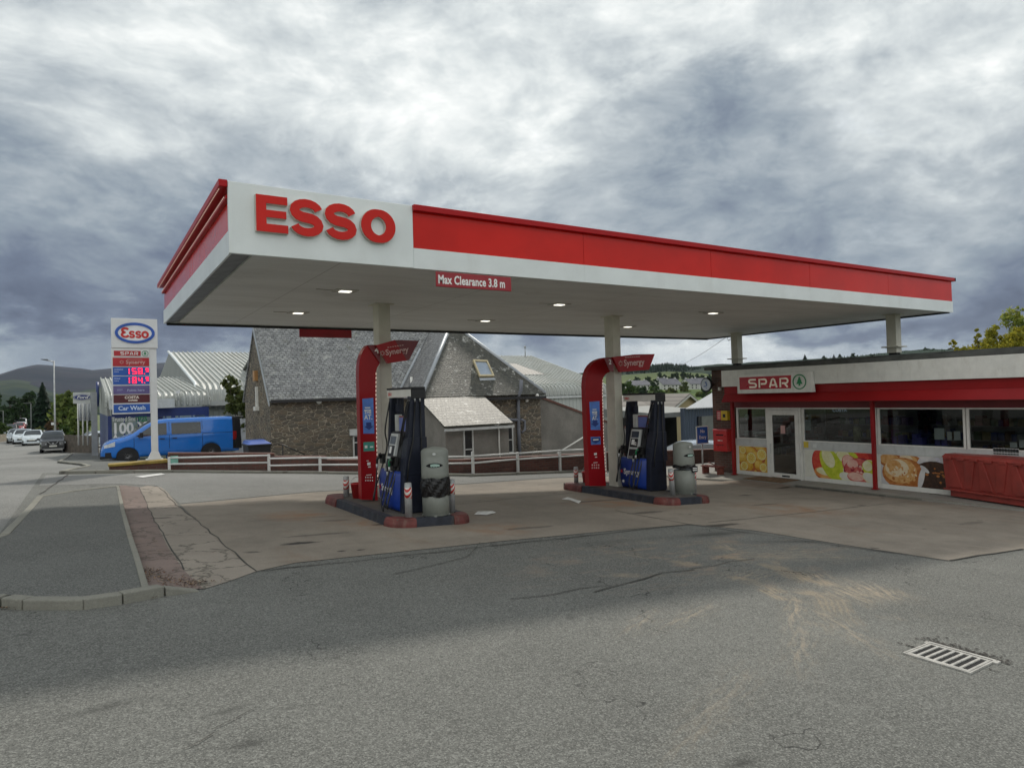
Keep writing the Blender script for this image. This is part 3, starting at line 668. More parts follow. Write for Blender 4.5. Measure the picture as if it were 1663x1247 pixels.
# ESSO letters: raised red letters with pale returns
pale = mat('letter_return', (.62, .56, .50), .5)
def letter(paths, w, ox, hz=.0):
    mb = MB(RED, pale)
    for pts, ww, closed in paths:
        stroke(mb, pts, ww, (ox, Y0-.055, 3.69), RIGHT_Y, UPZ, .012, 0, closed)
        w2 = [q+.012 for q in ww] if isinstance(ww, list) else ww+.012
        stroke(mb, pts, w2, (ox, Y0-.004, 3.69), RIGHT_Y, UPZ, .048, 1, closed)
    mb.build('letter', can)
H = .44
letter([([(.058, 0), (.058, H)], .116, False), ([(.116, .048), (.37, .048)], .096, False), ([(.116, H/2), (.350, H/2)], .088, False), ([(.116, H-.048), (.365, H-.048)], .096, False)], 0, 1.752)
def Spts(w, h, sw):
    x0 = sw/2; ww = w-sw; hh = h-sw; P = S_path(ww, hh, 12); P = [(x+x0, y+x0) for x, y in P]; return P
sp = Spts(.390, H+.014, .094)
sw = [.100+.026*math.sin(math.pi*i/(len(sp)-1))**4 for i in range(len(sp))]
for ox in (2.155, 2.585): letter([([(x, y-.006) for x, y in sp], sw, False)], 0, ox)
op = arc(.238, H/2, .238-.068, H/2-.050, 0, 360, 36)[:-1]
letter([(op, [.096+.036*abs(math.cos(2*math.pi*i/36)) for i in range(36)], True)], 0, 3.045)
# clearance sign
cs = MB(REDD); cs.box(4.11, Y0-.03, 3.175, 5.34, Y0-.012, 3.385); so = cs.build('clearance_sign', can, bevel=.01)
tb = MB(TXTW); text_mb(tb, 'Max Clearance 3.8 m', (4.14, Y0-.031, 3.222), RIGHT_Y, UPZ, .168, .003, .0045, sx=.715, space=1.05); tb.build('lettering', so)
a, b = AY(486, 534, Y1+.05), AY(571, 549, Y1+.05)
cs = MB(REDD); cs.box(a.x, Y1+.04, b.z, b.x, Y1+.07, a.z); cs.box(a.x+.12, Y1+.0, a.z-.02, a.x+.15, Y1+.04, a.z+.1); cs.box(b.x-.15, Y1+.0, a.z-.02, b.x-.12, Y1+.04, a.z+.1); tag(cs.build('clearance_sign', can), 'dark red clearance sign under the far edge, seen from behind')
# columns
def column(cx, cy, zb, roof=False, wx=.23, wy=.30):
    mb = MB(CREAM); mb.box(cx-wx/2, cy-wy/2, zb, cx+wx/2, cy+wy/2, ZS+.03); mb.box(cx-wx/2-.07, cy-wy/2-.05, ZS+.012, cx+wx/2+.07, cy+wy/2+.05, ZS+.034)
    o = mb.build('column', can, bevel=.008)
    if roof:
        f = MB(CREAM, DARK); f.box(cx-wx/2-.09, cy-wy/2-.09, zb+.14, cx+wx/2+.09, cy+wy/2+.09, zb+.17); f.box(cx-wx/2+.03, cy-wy/2+.03, zb-.06, cx+wx/2-.03, cy+wy/2-.03, zb+.14, 1); f.build('flange', o)
column(4.78, 12.15, gz(4.78, 12.15)+.1); column(10.55, 12.22, gz(10.5, 12.2)+.1)
column(17.65, 9.47, 2.45, True, .25, .25); column(17.72, 14.5, 2.45, True, .25, .25)
lc = mat('lamp_housing', (.42, .41, .37), .5)
for (x, y) in ((3.63, 10.8), (3.66, 13.82), (8.05, 10.9), (8.07, 13.9), (12.47, 10.85), (12.62, 13.97)):
    f = MB(lc); f.box(x-.19, y-.15, ZS+.018, x+.19, y+.15, ZS+.032); f.box(x-.48, y-.012, ZS+.020, x-.21, y+.012, ZS+.028); o = f.build('downlight', can)
    l = MB(LAMPE); l.box(x-.09, y-.07, ZS+.006, x+.09, y+.07, ZS+.017); l.build('lens', o)
    ld = bpy.data.lights.new('downlight_glow', 'AREA'); ld.energy = 4; ld.size = .2; ld.color = (1, .95, .8); lo = bpy.data.objects.new('downlight_glow', ld); COL.objects.link(lo); lo.location = Vector((x, y, ZS-.0))-WLOC[can.name]; lo.parent = can
# overhead service cable running off the canopy's back corner
mb = MB(BLACK); a = AY(1183, 545, 16.45); b = AD(1092, 596, 60); mid_ = [(a.lerp(b, t)+Vector((0, 0, -.8*t*(1-t)))) for t in [i/12 for i in range(13)]]
mb.tube(mid_, [.008]*13, 5)
mb.tube([a+Vector((.12*math.sin(t*1.9)+.02*t, 0, -.05+.09*math.cos(t*1.7)-.01*t)) for t in [i*.35 for i in range(20)]], .006, 5)
c = mb.build('service_cable'); tag(c, 'thin black overhead cable looping off the far corner of the canopy towards the hill', 'cable')

# ---------------------------------------------------------------- pump islands
KRED = mat('kerb_red_paint', (.13, .032, .028), .7, var=.3, vs=5, dirt=.6, dcol=(.20, .16, .13), bump=.4, bs=25)
KNAVY = mat('kerb_navy_paint', (.022, .026, .038), .7, var=.3, vs=5, dirt=.5, dcol=(.16, .13, .11), bump=.4, bs=25)
ICON = m_concrete('island_concrete', (.12, .11, .10), stains=.6)
IZ1 = gz(4.5, 11.5)
IL = 3.60
def island(loc):   # local: x 0..1.4, y 0..4.15, top z .15 above its ground
    r = thing('pump_island', loc, 'x', 'pump island', 'raised pump islands under the canopy')
    mb = MB(ICON); mb.box(.1, .1, -.3, 1.3, IL-.05, .142); mb.build('island_top', r, local=True)
    def seg(x0, y0, x1, y1, m, h=.15): 
        s = MB(m)
        t = .03; s.hexa([(x0, y0, -.3), (x1, y0, -.3), (x1, y1, -.3), (x0, y1, -.3), (x0+(t if x0 == 0 else 0), y0+(t if y0 == 0 else 0), h), (x1-(t if x1 >= 1.38 else 0), y0+(t if y0 == 0 else 0), h), (x1-(t if x1 >= 1.38 else 0), y1-(t if y1 >= IL-.01 else 0), h), (x0+(t if x0 == 0 else 0), y1-(t if y1 >= IL-.01 else 0), h)]); return s
    def corner(cx, cy, sx, sy, ly=.38):   # rounded red end block
        s = MB(KRED); rings = []
        for z, e in ((-.3, 0), (.07, .0), (.13, .02), (.155, .05)):
            pts = []
            for k in range(9):
                a = math.pi/2*k/8; rr = .30-e; pts.append((cx+sx*(.30-rr*math.cos(a)) , cy+sy*(.30-rr*math.sin(a)), z))
            pts += [(cx+sx*.38, cy+sy*(e), z), (cx+sx*.38, cy+sy*.16, z), (cx+sx*.16, cy+sy*ly, z), (cx+sx*e, cy+sy*ly, z)]
            c0 = Vector((cx+sx*.2, cy+sy*.2, 0)); pts.sort(key=lambda p: math.atan2(p[1]-c0.y, p[0]-c0.x)); rings.append(pts)
        s.ringloft(rings, 0, False); return s
    corner(0, 0, 1, 1).build('kerb_end', r, local=True); corner(1.4, 0, -1, 1).build('kerb_end', r, local=True)
    corner(0, IL, 1, -1, .85).build('kerb_end', r, local=True); corner(1.4, IL, -1, -1, .85).build('kerb_end', r, local=True)
    seg(.382, 0, 1.018, .17, KNAVY).build('kerb_side', r, local=True); seg(.382, IL-.17, 1.018, IL, KNAVY).build('kerb_side', r, local=True)
    seg(0, .382, .17, IL-.852, KNAVY).build('kerb_side', r, local=True); seg(1.23, .382, 1.4, IL-.852, KNAVY).build('kerb_side', r, local=True)
    return r
i1 = island((3.80, 9.42, gz(3.80, 11.5))); i1.rotation_euler = (0, R(3.2), 0)
tag(i1, 'concrete pump island with red end kerbs holding pump 4, nearer the left')
i2 = dup(i1, (9.66, 9.72, gz(9.66, 11.5)), 'concrete pump island with red end kerbs holding pump 2, nearer the shop')
def it(x, y): return gz(x, y)+.142       # island top height

# ---------------------------------------------------------------- bollards
HAZ = None
def m_tape():
    m, t, b = base_mat('hazard_tape'); x, y, z = t.sep(obco(t))[:3]
    s = t.m('FRACT', t.m('DIVIDE', t.m('ADD', t.m('ADD', x, t.m('MULTIPLY', y, 1.0)), t.m('MULTIPLY', z, -1.0)), .085))
    c = t.mix(t.m('GREATER_THAN', s, .5), (.50, .03, .025), (.66, .64, .60)); t.put(b.inputs['Base Color'], c); b.inputs['Roughness'].default_value = .5; return m
TAPE = m_tape()
BOLM = mat('bollard_steel', (.36, .37, .37), .5, .2, var=.15, vs=8, dirt=.35, dcol=(.2, .17, .14))
def bollard(x, y, h, label):
    r = thing('bollard', (x, y, it(x, y)-.005), label, 'bollard', 'steel bollards on the pump islands')
    mb = MB(BOLM); mb.lathe([(.055, 0), (.055, h-.01), (.045, h), (.002, h+.004)], n=16); mb.build('post', r, local=True)
    mb = MB(TAPE); mb.lathe([(.0565, h-.24), (.0565, h-.07)], n=16); mb.build('reflective_band', r, local=True); return r
b0 = bollard(4.13, 12.5, .40, 'short grey bollard beside the red bucket on the pump 4 island')
b1 = bollard(4.14, 9.62, .53, 'grey bollard at the front left corner of the pump 4 island, left of the bin')
b2 = bollard(5.03, 9.92, .53, 'grey bollard with a striped band right of the bin on the pump 4 island')
b3 = bollard(10.1, 13.2, .40, 'short grey bollard left of the red bucket on the pump 2 island')
b4 = bollard(10.42, 10.30, .56, 'leaning scuffed bollard left of the bin on the pump 2 island'); b4.rotation_euler = (0, R(-5), 0)
b5 = bollard(11.22, 10.45, .52, 'grey bollard half hidden right of the bin on the pump 2 island')
# buckets
BUCK = mat('bucket_red', (.42, .02, .025), .35, var=.1, vs=6, dirt=.15)
def bucket(x, y, label):
    r = thing('fire_bucket', (x, y, it(x, y)), label, 'bucket', 'red buckets on the pump islands')
    mb = MB(BUCK, mat('bucket_sand', (.45, .38, .3), .9)); mb.lathe([(.10, 0), (.135, .27), (.142, .272), (.142, .285), (.13, .285), (.125, .24)], n=22); mb.lathe([(.001, .236), (.123, .236)], n=22, m=1); mb.build('pail', r, local=True)
    h = MB(STEEL); h.tube([(.138*math.cos(a), .03*math.sin(a), .26+.14*math.sin(a)) for a in [math.pi*k/12 for k in range(13)]], .005, 6); h.build('handle', r, local=True); return r
bk1 = bucket(4.27, 12.25, 'red fire bucket behind the red arch sign of pump 4')
bk2 = bucket(10.36, 13.1, 'red fire bucket with a pale rim behind the red arch sign of pump 2')

# ---------------------------------------------------------------- bins
BINM = mat('bin_green_grey', (.225, .24, .215), .45, var=.06, vs=5, dirt=.2, dcol=(.12, .12, .10))
BAGM = mat('bin_bag', (.007, .007, .008), .3, var=.3, vs=8)
def binbuild(x, y, label, rz, bagz=(.62, .37), sc=1.0):
    r = thing('litter_bin', (x, y, it(x, y)), label, 'bin', 'litter bins on the pump islands'); r.rotation_euler = (0, 0, rz); r.scale = (sc,)*3
    rd = .215
    def ring(rr, z, squash=1.0): return [(rr*math.cos(t)*1.0, rr*math.sin(t)*squash, z) for t in [2*math.pi*k/40 for k in range(40)]]
    mb = MB(BINM, DARK); rings = [ring(.19, .0), ring(.205, .03), ring(.205, .045), ring(.213, .05), ring(.216, .50)]; mb.ringloft(rings)
    for a in (0, 1.57, 3.14, 4.71): mb.box(.2*math.cos(a)-.02, .2*math.sin(a)-.02, -.004, .2*math.cos(a)+.02, .2*math.sin(a)+.02, .03)
    mb.build('drum', r, local=True)
    hood = MB(BINM); rings = []
    for z in [.545, .66, .74, .82, .90, .97, 1.02, 1.06, 1.085]:
        rr = .218 if z < 1.0 else .218*max(.02, 1-((z-1.0)/.0855)**3)**.42; pts = []
        for k in range(40):
            t = 2*math.pi*k/40; px_, py_ = rr*math.cos(t), rr*math.sin(t)
            # front (-y) is scooped between .80 and 1.05
            s = max(0, -math.sin(t))**.7; sc_ = max(0, math.sin(math.pi*min(1, max(0, (z-.80)/.34))))*.055*s
            pts.append((px_, py_+sc_, z))
        rings.append(pts)
    hood.ringloft(rings); ho = hood.build('hood', r, local=True)
    slot = MB(DARK, mat('glove_tissue', (.35, .50, .44), .7))
    n = 14; top = []; bot = []
    for k in range(n+1):
        a = R(-90-38+76*k/n); u = k/n; hgt = .045*math.sin(math.pi*u)**.7
        top.append((.2195*math.cos(a), .2195*math.sin(a)+.008, .80+hgt)); bot.append((.2195*math.cos(a), .2195*math.sin(a)+.004, .80-hgt*.6))
    for k in range(n): slot.face([bot[k], bot[k+1], top[k+1], top[k]])
    for k in range(4, 11): slot.face([(bot[k][0], bot[k][1]-.006, bot[k][2]+.014), (bot[k+1][0], bot[k+1][1]-.006, bot[k+1][2]+.008+.008*(k % 2)), (top[k+1][0], top[k+1][1]-.006, top[k+1][2]-.012), (top[k][0], top[k][1]-.006, top[k][2]-.016)], 1)
    slot.build('slot', ho, local=True)
    em = MB(LGREY)
    e = []
    for k in range(8):
        a = 2*math.pi*k/8; e.append((.028*math.cos(a), -.208, .985+.02*math.sin(a)))
    em.prism(e, (0, -.006, 0)); em.build('badge', ho, local=True)
    bag = MB(BAGM); rings = []; rn = random.Random(int(x*10))
    zt, zb = bagz
    for j in range(8):
        z = zt+(zb-zt)*j/7; pts = []
        for k in range(60):
            t = 2*math.pi*k/60; w = .222+.012*math.sin(j/7*math.pi)+.009*rn.random()+.006*math.sin(9*t+j*1.3); pts.append((w*math.cos(t), w*math.sin(t), z+(.012*math.sin(5*t+x)+.01*rn.random() if j in (0, 7) else .012*(rn.random()-.5))))
        rings.append(pts)
    bag.ringloft(rings, caps=False, sm=False); bag.build('bin_liner', r, local=True)
    return r
bn1 = binbuild(4.62, 9.66, 'grey green litter bin with a wide band of black liner beside pump 4', R(-28), (.60, .31), .985)
bn2 = binbuild(10.90, 10.42, 'grey green litter bin with a thin knotted black liner beside pump 2', R(-8), (.60, .53), 1.03)
st = MB(BLACK, TXTW); st.box(.02, -.236, .46, .16, -.219, .58); st.box(.035, -.239, .53, .145, -.2365, .55, 1); st.box(.035, -.239, .49, .145, -.2365, .51, 1); st.build('sticker', bn2, local=True)

# ---------------------------------------------------------------- fuel dispensers (face -X), local origin: near end of face at island top
SCRN = mat('screen', (.05, .06, .07), .15, var=.1)
HOSE = mat('rubber_hose', (.012, .012, .013), .4, var=.2)
NOZ = mat('nozzle_black', (.02, .02, .02), .4)
def dispenser(loc, label):
    r = thing('fuel_dispenser', loc, label, 'fuel pump', 'fuel dispensers on the islands'); W_, L_ = .44, .92
    def bw(name, m, fn, par=None, bev=.008): mb = MB(*(m if isinstance(m, tuple) else (m,))); fn(mb); return mb.build(name, par or r, local=True, bevel=bev)
    bw('plinth', BLACK, lambda m: m.box(.02, .02, 0, W_-.02, L_-.02, .06))
    # blue bulging lower panel on both faces
    for sgn, nm in ((1, 'front_panel'), (-1, 'front_panel')):
        mb = MB(BLUEP); P = []
        for k in range(9):
            z = .05+.63*k/8; bl = .045*math.sin(math.pi*k/8)**.8; P.append((bl, z))
        rings = []
        for bl, z in P: rings.append([((W_/2-sgn*(W_/2+bl)), .14, z), ((W_/2-sgn*(W_/2+bl)), L_-.04, z), (W_/2, L_-.04, z), (W_/2, .14, z)])
        mb.ringloft(rings); fp = mb.build(nm, r, local=True)
        if sgn == 1: fpan = fp
    t = MB(TXTW, TXTR); text_mb(t, 'Synergy', (-.049, .76, .33), RIGHT_X, UPZ, .165, .002, .002, 0, sx=.95)
    for k in range(6):
        a = k*math.pi/3; t.tube([(-.05, .83, .38), (-.05, .83+.035*math.cos(a), .38+.035*math.sin(a))], .006, 5, 1)
    t.disc((-.030, .80, .17), .03, 'X', 14, m=0); t.build('lettering', fpan, local=True)
    # near-end black tower, wider at the bottom
    def tower(m):
        m.hexa([(.01, .0, .02), (W_-.01, .0, .02), (W_-.01, .16, .02), (.01, .16, .02), (.05, .0, .90), (W_-.015, .0, .90), (W_-.015, .16, .90), (.05, .16, .90)])
        m.hexa([(.035, -.014, .62), (W_+.015, -.014, .62), (W_+.015, .20, .62), (.035, .20, .62), (.12, -.014, 1.22), (W_+.005, -.014, 1.22), (W_+.005, .18, 1.22), (.12, .18, 1.22)])
        m.hexa([(.135, .0, 1.21), (W_-.01, .0, 1.21), (W_-.01, .16, 1.21), (.135, .16, 1.21), (.19, .0, 1.88), (W_-.01, .0, 1.88), (W_-.01, .14, 1.88), (.19, .14, 1.88)])
    bw('hose_tower', NAVY, tower)
    bw('hose_tower', NAVY, lambda m: m.hexa([(.12, L_-.10, .68), (W_-.02, L_-.10, .68), (W_-.02, L_-.0, .68), (.12, L_-.0, .68), (.19, L_-.10, 1.86), (W_-.02, L_-.10, 1.86), (W_-.02, L_-.0, 1.86), (.19, L_-.0, 1.86)]))
    def console(m):
        m.hexa([(.02, .20, .68), (W_-.02, .20, .68), (W_-.02, L_-.16, .68), (.02, L_-.16, .68), (.16, .22, 1.30), (W_-.04, .22, 1.30), (W_-.04, L_-.16, 1.30), (.16, L_-.16, 1.30)])
    cs = bw('console', BLACK, console)
    # tilted grey control panel on the face
    def ctl(m):
        m.hexa([(-.035, .36, .66), (.03, .36, .66), (.03, .66, .66), (-.035, .66, .66), (.105, .36, 1.27), (.15, .36, 1.27), (.15, .66, 1.27), (.105, .66, 1.27)])
    cp = bw('control_panel', LGREY, ctl)
    def onp(m, y0, z0, y1, z1, mi=0, th=.004):
        f = lambda z: -.035+(.14)*(z-.66)/.61
        m.hexa([(f(z0)-th, y0, z0), (f(z0)+.01, y0, z0), (f(z0)+.01, y1, z0), (f(z0)-th, y1, z0), (f(z1)-th, y0, z1), (f(z1)+.01, y0, z1), (f(z1)+.01, y1, z1), (f(z1)-th, y1, z1)], mi)
    bw('display', SCRN, lambda m: (onp(m, .40, 1.10, .63, 1.23)), cp, .003)
    bw('keypad', (BLACK, TXTW, GREY), lambda m: (onp(m, .40, .90, .63, 1.08), onp(m, .50, .95, .59, 1.06, 1, .007), onp(m, .40, .68, .63, .86, 0), onp(m, .42, .66, .61, .72, 2, .01)), cp, .003)
    # nozzles with boots either side
    def nozzle(y, zz, green=False):
        m = MB(NOZ, mat('nozzle_green', (.02, .22, .09), .4) if green else NOZ, LGREY)
        m.tube([(-.02, y, zz), (-.055, y-.02, zz+.03), (-.075, y-.05, zz+.05), (-.08, y-.10, zz+.075)], [.03, .034, .024, .016], 8)
        m.tube([(-.055, y-.02, zz+.03), (-.085, y+.035, zz-.03), (-.08, y+.06, zz-.11)], [.026, .022, .018], 8, 1 if green else 0)
        m.tube([(-.08, y+.06, zz-.11), (-.078, y+.066, zz-.17)], .019, 8, 2)
        m.box(-.03, y-.06, zz-.10, .03, y+.06, zz+.06)
        m.build('nozzle', r, local=True); return (-.078, y+.068, zz-.175)
    n1 = nozzle(.26, .86, True); n2 = nozzle(.34, .78); n3 = nozzle(.80, .87)
    def hose(top, end, low, name='hose', out=.16):
        m = MB(HOSE); t = Vector(top); e = Vector(end); P = [t]
        pts = [t, t.lerp(e, .25)+Vector((-.03, 0, -.2)), Vector((top[0]-out*.5, (top[1]+e.y)/2+.05, (low+top[2])/2)), Vector((-out, (top[1]+e.y)/2, low+.12)), Vector((-out*1.05, e.y*.6+top[1]*.4, low)), Vector((-out, e.y*1.0, low+.10)), Vector((-out*.75, e.y+.01, (low+e.z)/2+.03)), e]
        Q = []
        for i in range(len(pts)-1):
            p0 = pts[max(0, i-1)]; p1 = pts[i]; p2 = pts[i+1]; p3 = pts[min(len(pts)-1, i+2)]
            for k in range(6):
                s = k/6; Q.append(.5*((2*p1)+(-p0+p2)*s+(2*p0-5*p1+4*p2-p3)*s*s+(-p0+3*p1-3*p2+p3)*s**3))
        Q.append(pts[-1]); m.tube(Q, .0125, 7); m.build(name, r, local=True)
    hose((.19, .05, 1.84), n1, .10); hose((.19, .11, 1.84), n2, .06, out=.20); hose((.19, .90, 1.80), n3, .16, out=.13)
    ft = MB(STEEL)
    for y in (.05, .11): ft.tube([(.21, y, 1.85), (.19, y-.0, 1.80)], .018, 8)
    ft.tube([(.25, -.012, 1.86), (.25, -.022, 1.79)], .016, 8); ft.tube([(.34, -.012, 1.86), (.34, -.022, 1.79)], .016, 8); ft.build('hose_fitting', r, local=True)
    hz = MB(HOSE); hz.tube([(.25, -.025, 1.80), (.20, -.03, 1.2), (.10, -.05, .8), (.06, -.06, .5)], .011, 6); hz.tube([(.34, -.025, 1.80), (.34, -.03, 1.2), (.32, -.05, .7), (.30, -.06, .4)], .011, 6); hz.build('hose', r, local=True)
    # header
    hd = bw('header', (WHITE2, BLACK), lambda m: (m.box(.195, .0, 1.865, W_-.01, L_+.10, 1.995, 0), m.box(.188, -.02, 1.996, W_-.003, L_+.105, 2.03, 1), m.box(.188, -.03, 1.84, W_-.003, -.001, 1.9955, 1)))
    t = MB(TXTR); text_mb(t, 'ESSO', (.1945, L_+.05, 1.90), RIGHT_X, UPZ, .07, .002, .002, 0); t.build('lettering', hd, local=True)
    # equipment in the opening: small poster, pale box, extinguisher
    bw('poster', (mat('poster_blue', (.12, .16, .42), .5), mat('poster_frame', (.25, .08, .07), .5)), lambda m: (m.box(.22, .30, 1.31, .23, .58, 1.53, 0), m.box(.231, .28, 1.30, .24, .60, 1.56, 1)), None, .002)
    bw('receipt_box', LGREY, lambda m: m.box(.21, .63, 1.30, .30, .74, 1.58))
    bw('overhead_spool', NAVY, lambda m: (m.tube([(.28, .72, 1.85), (.28, .72, 1.60)], .03, 8), m.box(.24, .68, 1.62, .32, .78, 1.76)))
    return r
zi = it(4.4, 10.5)
d1 = dispenser((4.22, 10.04, it(4.22, 10.2)-.03), 'blue and black fuel dispenser with looping hoses beside the column of arch sign 4')
d2 = dup(d1, (10.47, 11.02, it(10.5, 11.4)-.02), 'blue and black fuel dispenser numbered 02 beside the column of arch sign 2', scale=(1.18, 1.04, 1.075))
lk = MB(TXTW); text_mb(lk, '02', (-.02, .46, .95), RIGHT_X, UPZ, .10, .003, .002); lk.build('number', d2, local=True)

# ---------------------------------------------------------------- red arch signs beside the columns
ARCHM = mat('arch_red', (.30, .007, .011), .35, var=.06, vs=3, spec=.25)
ARCHD = mat('arch_dark_red', (.15, .008, .014), .35, var=.08, vs=3)
STB = mat('sticker_blue', (.10, .22, .62), .4, var=.35, vs=2.5); STN = mat('sticker_navy', (.025, .05, .22), .4); STG = mat('sticker_green', (.06, .30, .24), .4)
STF = mat('sticker_red_line', (.55, .06, .06), .5)
def poly_px(uvs, Y): return [tuple(AY(u, v, Y)) for u, v in uvs]
def arch(Yp, outline, facets, stick, led, label, name_no, numpos, word, wpos, wsc, base, gtext):
    r = thing('pump_arch_sign', base, label, 'sign', 'red arch signs at the pumps')
    mb = MB(ARCHM); mb.prism(poly_px(outline, Yp), (0, .16, 0)); mb.build('arch_post', r)
    for uvs, dy, m, th in facets: mb = MB(m); mb.prism(poly_px(uvs, Yp+dy), (0, th, 0)); fo = mb.build('blade', r)
    k = MB(LED); n = len(led)
    P_ = [AY(*q, Yp-.004) for q in led]; k.ringloft([[(p.x-.006, Yp-.008, p.z), (p.x+.006, Yp-.008, p.z), (p.x+.006, Yp+.001, p.z), (p.x-.006, Yp+.001, p.z)] for p in P_])
    k.build('led_edge', r)
    # stickers
    for uvs, m in stick['panels']:
        mb = MB(m); mb.prism(poly_px(uvs, Yp-.004), (0, .003, 0)); mb.build('sticker', r)
    t = MB(TXTW, STN, STF)
    for s, (u, v), sz in stick['text']: text_mb(t, s, AY(u, v, Yp-.005), RIGHT_Y, UPZ, sz, .002, .003, align='CENTER', sx=.85)
    for (u, v), w_, h_ in stick['bars']: p = AY(u, v, Yp-.006); t.box(p.x-w_/2, Yp-.008, p.z-h_/2, p.x+w_/2, Yp-.005, p.z+h_/2)
    for uvs in stick['arrow']: t.prism(poly_px(uvs, Yp-.007), (0, .002, 0), 1)
    t.build('lettering', r)
    w = MB(TXTW)
    text_mb(w, name_no, AY(*numpos, Yp+facets[0][1]-.006), RIGHT_Y, UPZ, .17 if wsc > 1 else .15, .002, .002, align='CENTER')
    w.build('number', r)
    w = MB(mat('faded_lettering', (.62, .40, .38), .5))
    o = AY(*wpos[0], Yp+wpos[2]-.006); e = AY(*wpos[1], Yp+wpos[2]-.006); d = (e-o)
    text_mb(w, word, o, d.normalized(), Vector((0, 0, 1)) if wsc < 1 else Vector((-.1, 0, 1)), wpos[3], .002, .003)
    c0 = o-d.normalized()*wpos[3]*.45+Vector((0, 0, wpos[3]*.33))
    for q in range(8):
        a = q*math.pi/4; w.tube([c0+Vector((math.cos(a), 0, math.sin(a)))*wpos[3]*.14, c0+Vector((math.cos(a), 0, math.sin(a)))*wpos[3]*.34], .008, 5)
    for q in range(7): p = o+d.normalized()*(wpos[3]*.25+q*wpos[3]*.33)+Vector((0, 0, wpos[3]*.92)); w.box(p.x, p.y-.001, p.z, p.x+wpos[3]*.22, p.y+.001, p.z+wpos[3]*.09)
    w.build('lettering', r); return r
o1 = [(587.5, 811), (585, 700), (583, 620), (582.8, 605), (583.2, 594), (584.5, 584), (586.8, 576), (589.5, 570), (593, 564.5), (597, 560.5), (611, 560.5), (617, 590), (612.5, 597), (610.5, 605), (610, 640), (611.5, 720), (613.5, 812)]
f1 = [([(597, 560.5), (613, 560), (617.5, 562), (617.5, 590)], -.03, ARCHD, .02),
      ([(611, 560.8), (641, 552.2), (661, 585.5), (629.5, 590)], -.10, ARCHM, .06),
      ([(641, 552.2), (680.5, 553.2), (664.5, 584.5), (661, 585.5)], -.10, ARCHD, .06)]
s1 = dict(panels=[([(588.5, 647.5), (606.2, 646), (608, 704), (590, 704)], STB), ([(590.2, 718), (607.8, 717), (608.3, 732), (590.6, 733)], STG)],
          text=[('THE', (597.3, 671.8), .085), ('AT.', (598.3, 681), .12)],
          bars=[((597, 662), .10, .02), ((597, 666), .12, .02), ((594.5, 725.5), .05, .05), ((603.5, 725.5), .06, .025), ((599, 771), .10, .012)]+[((594+i*3.6, 775), .016, .025) for i in range(4)]+[((594+i*3.6, 780), .016, .025) for i in range(4)]+[((599, 753), .06, .05), ((600, 758), .05, .02), ((597, 748), .04, .01)],
          arrow=[[(594.5, 686), (603, 685.5), (603.4, 692), (607, 691.5), (599.5, 698), (591.5, 692.5), (595, 692)]])
a1 = arch(11.72, o1, f1, s1, [(610.8, 603), (610.6, 640), (611.8, 720), (613.8, 790)], 'red arch sign numbered 4 with a green sticker below the blue arrow sticker', '4', (612.2, 573.8), 'Synergy', [(626.5, 577), (652, 573), -.10, .145], 1.1, (4.33, 11.75, it(4.33, 11.75)), '')
o2 = [(957.3, 789), (953.5, 700), (951.3, 640), (951, 625), (951.8, 614), (953.6, 606), (956.2, 599), (960, 593), (965, 588), (970.5, 584.5), (977, 582), (984, 580.5), (991.5, 581), (997, 602), (990, 604), (986, 605.6), (982.8, 608.5), (980, 612.5), (978.5, 617), (977.8, 624), (977.8, 640), (980, 720), (984.3, 789)]
f2 = [([(981, 580.8), (997, 580), (996.5, 603.5), (990.5, 603)], -.36, ARCHD, .02),
      ([(995, 579.8), (1030, 575.5), (1063.5, 574.8), (1054, 600.3), (1007, 604.2)], -.40, ARCHM, .06)]
s2 = dict(panels=[([(957.2, 652.5), (973.6, 651.3), (974.8, 698), (959.5, 698)], STB), ([(959.2, 709.5), (975, 709), (975.7, 721.5), (960, 722.3)], STB)],
          text=[('THE', (965.8, 673.8), .095), ('AT.', (966.3, 681.6), .125)],
          bars=[((965.5, 665), .12, .02), ((965.5, 668.5), .14, .02), ((967.5, 714), .16, .03), ((967, 751), .12, .012)]+[((961.8+i*3.5, 755), .018, .03) for i in range(4)]+[((961.8+i*3.5, 759.5), .018, .03) for i in range(4)]+[((967, 737), .08, .05), ((968, 742), .06, .02)],
          arrow=[[(962.5, 683), (970, 682.5), (970.2, 687), (973.6, 686.8), (966.8, 693), (959.8, 688), (962.8, 687.6)], [(961.5, 711), (974, 710.6), (974, 716), (967.8, 720), (961.5, 716.4)]])
a2 = arch(12.20, o2, f2, s2, [(979, 617), (978.6, 640), (980.6, 720), (984.6, 770)], 'red arch sign numbered 2 with a small blue sticker below the blue arrow sticker', '2', (990.8, 591.3), 'Synergy', [(1013, 594.5), (1043, 592.2), -.40, .205], .9, (10.2, 12.2, it(10.2, 12.2)), '')
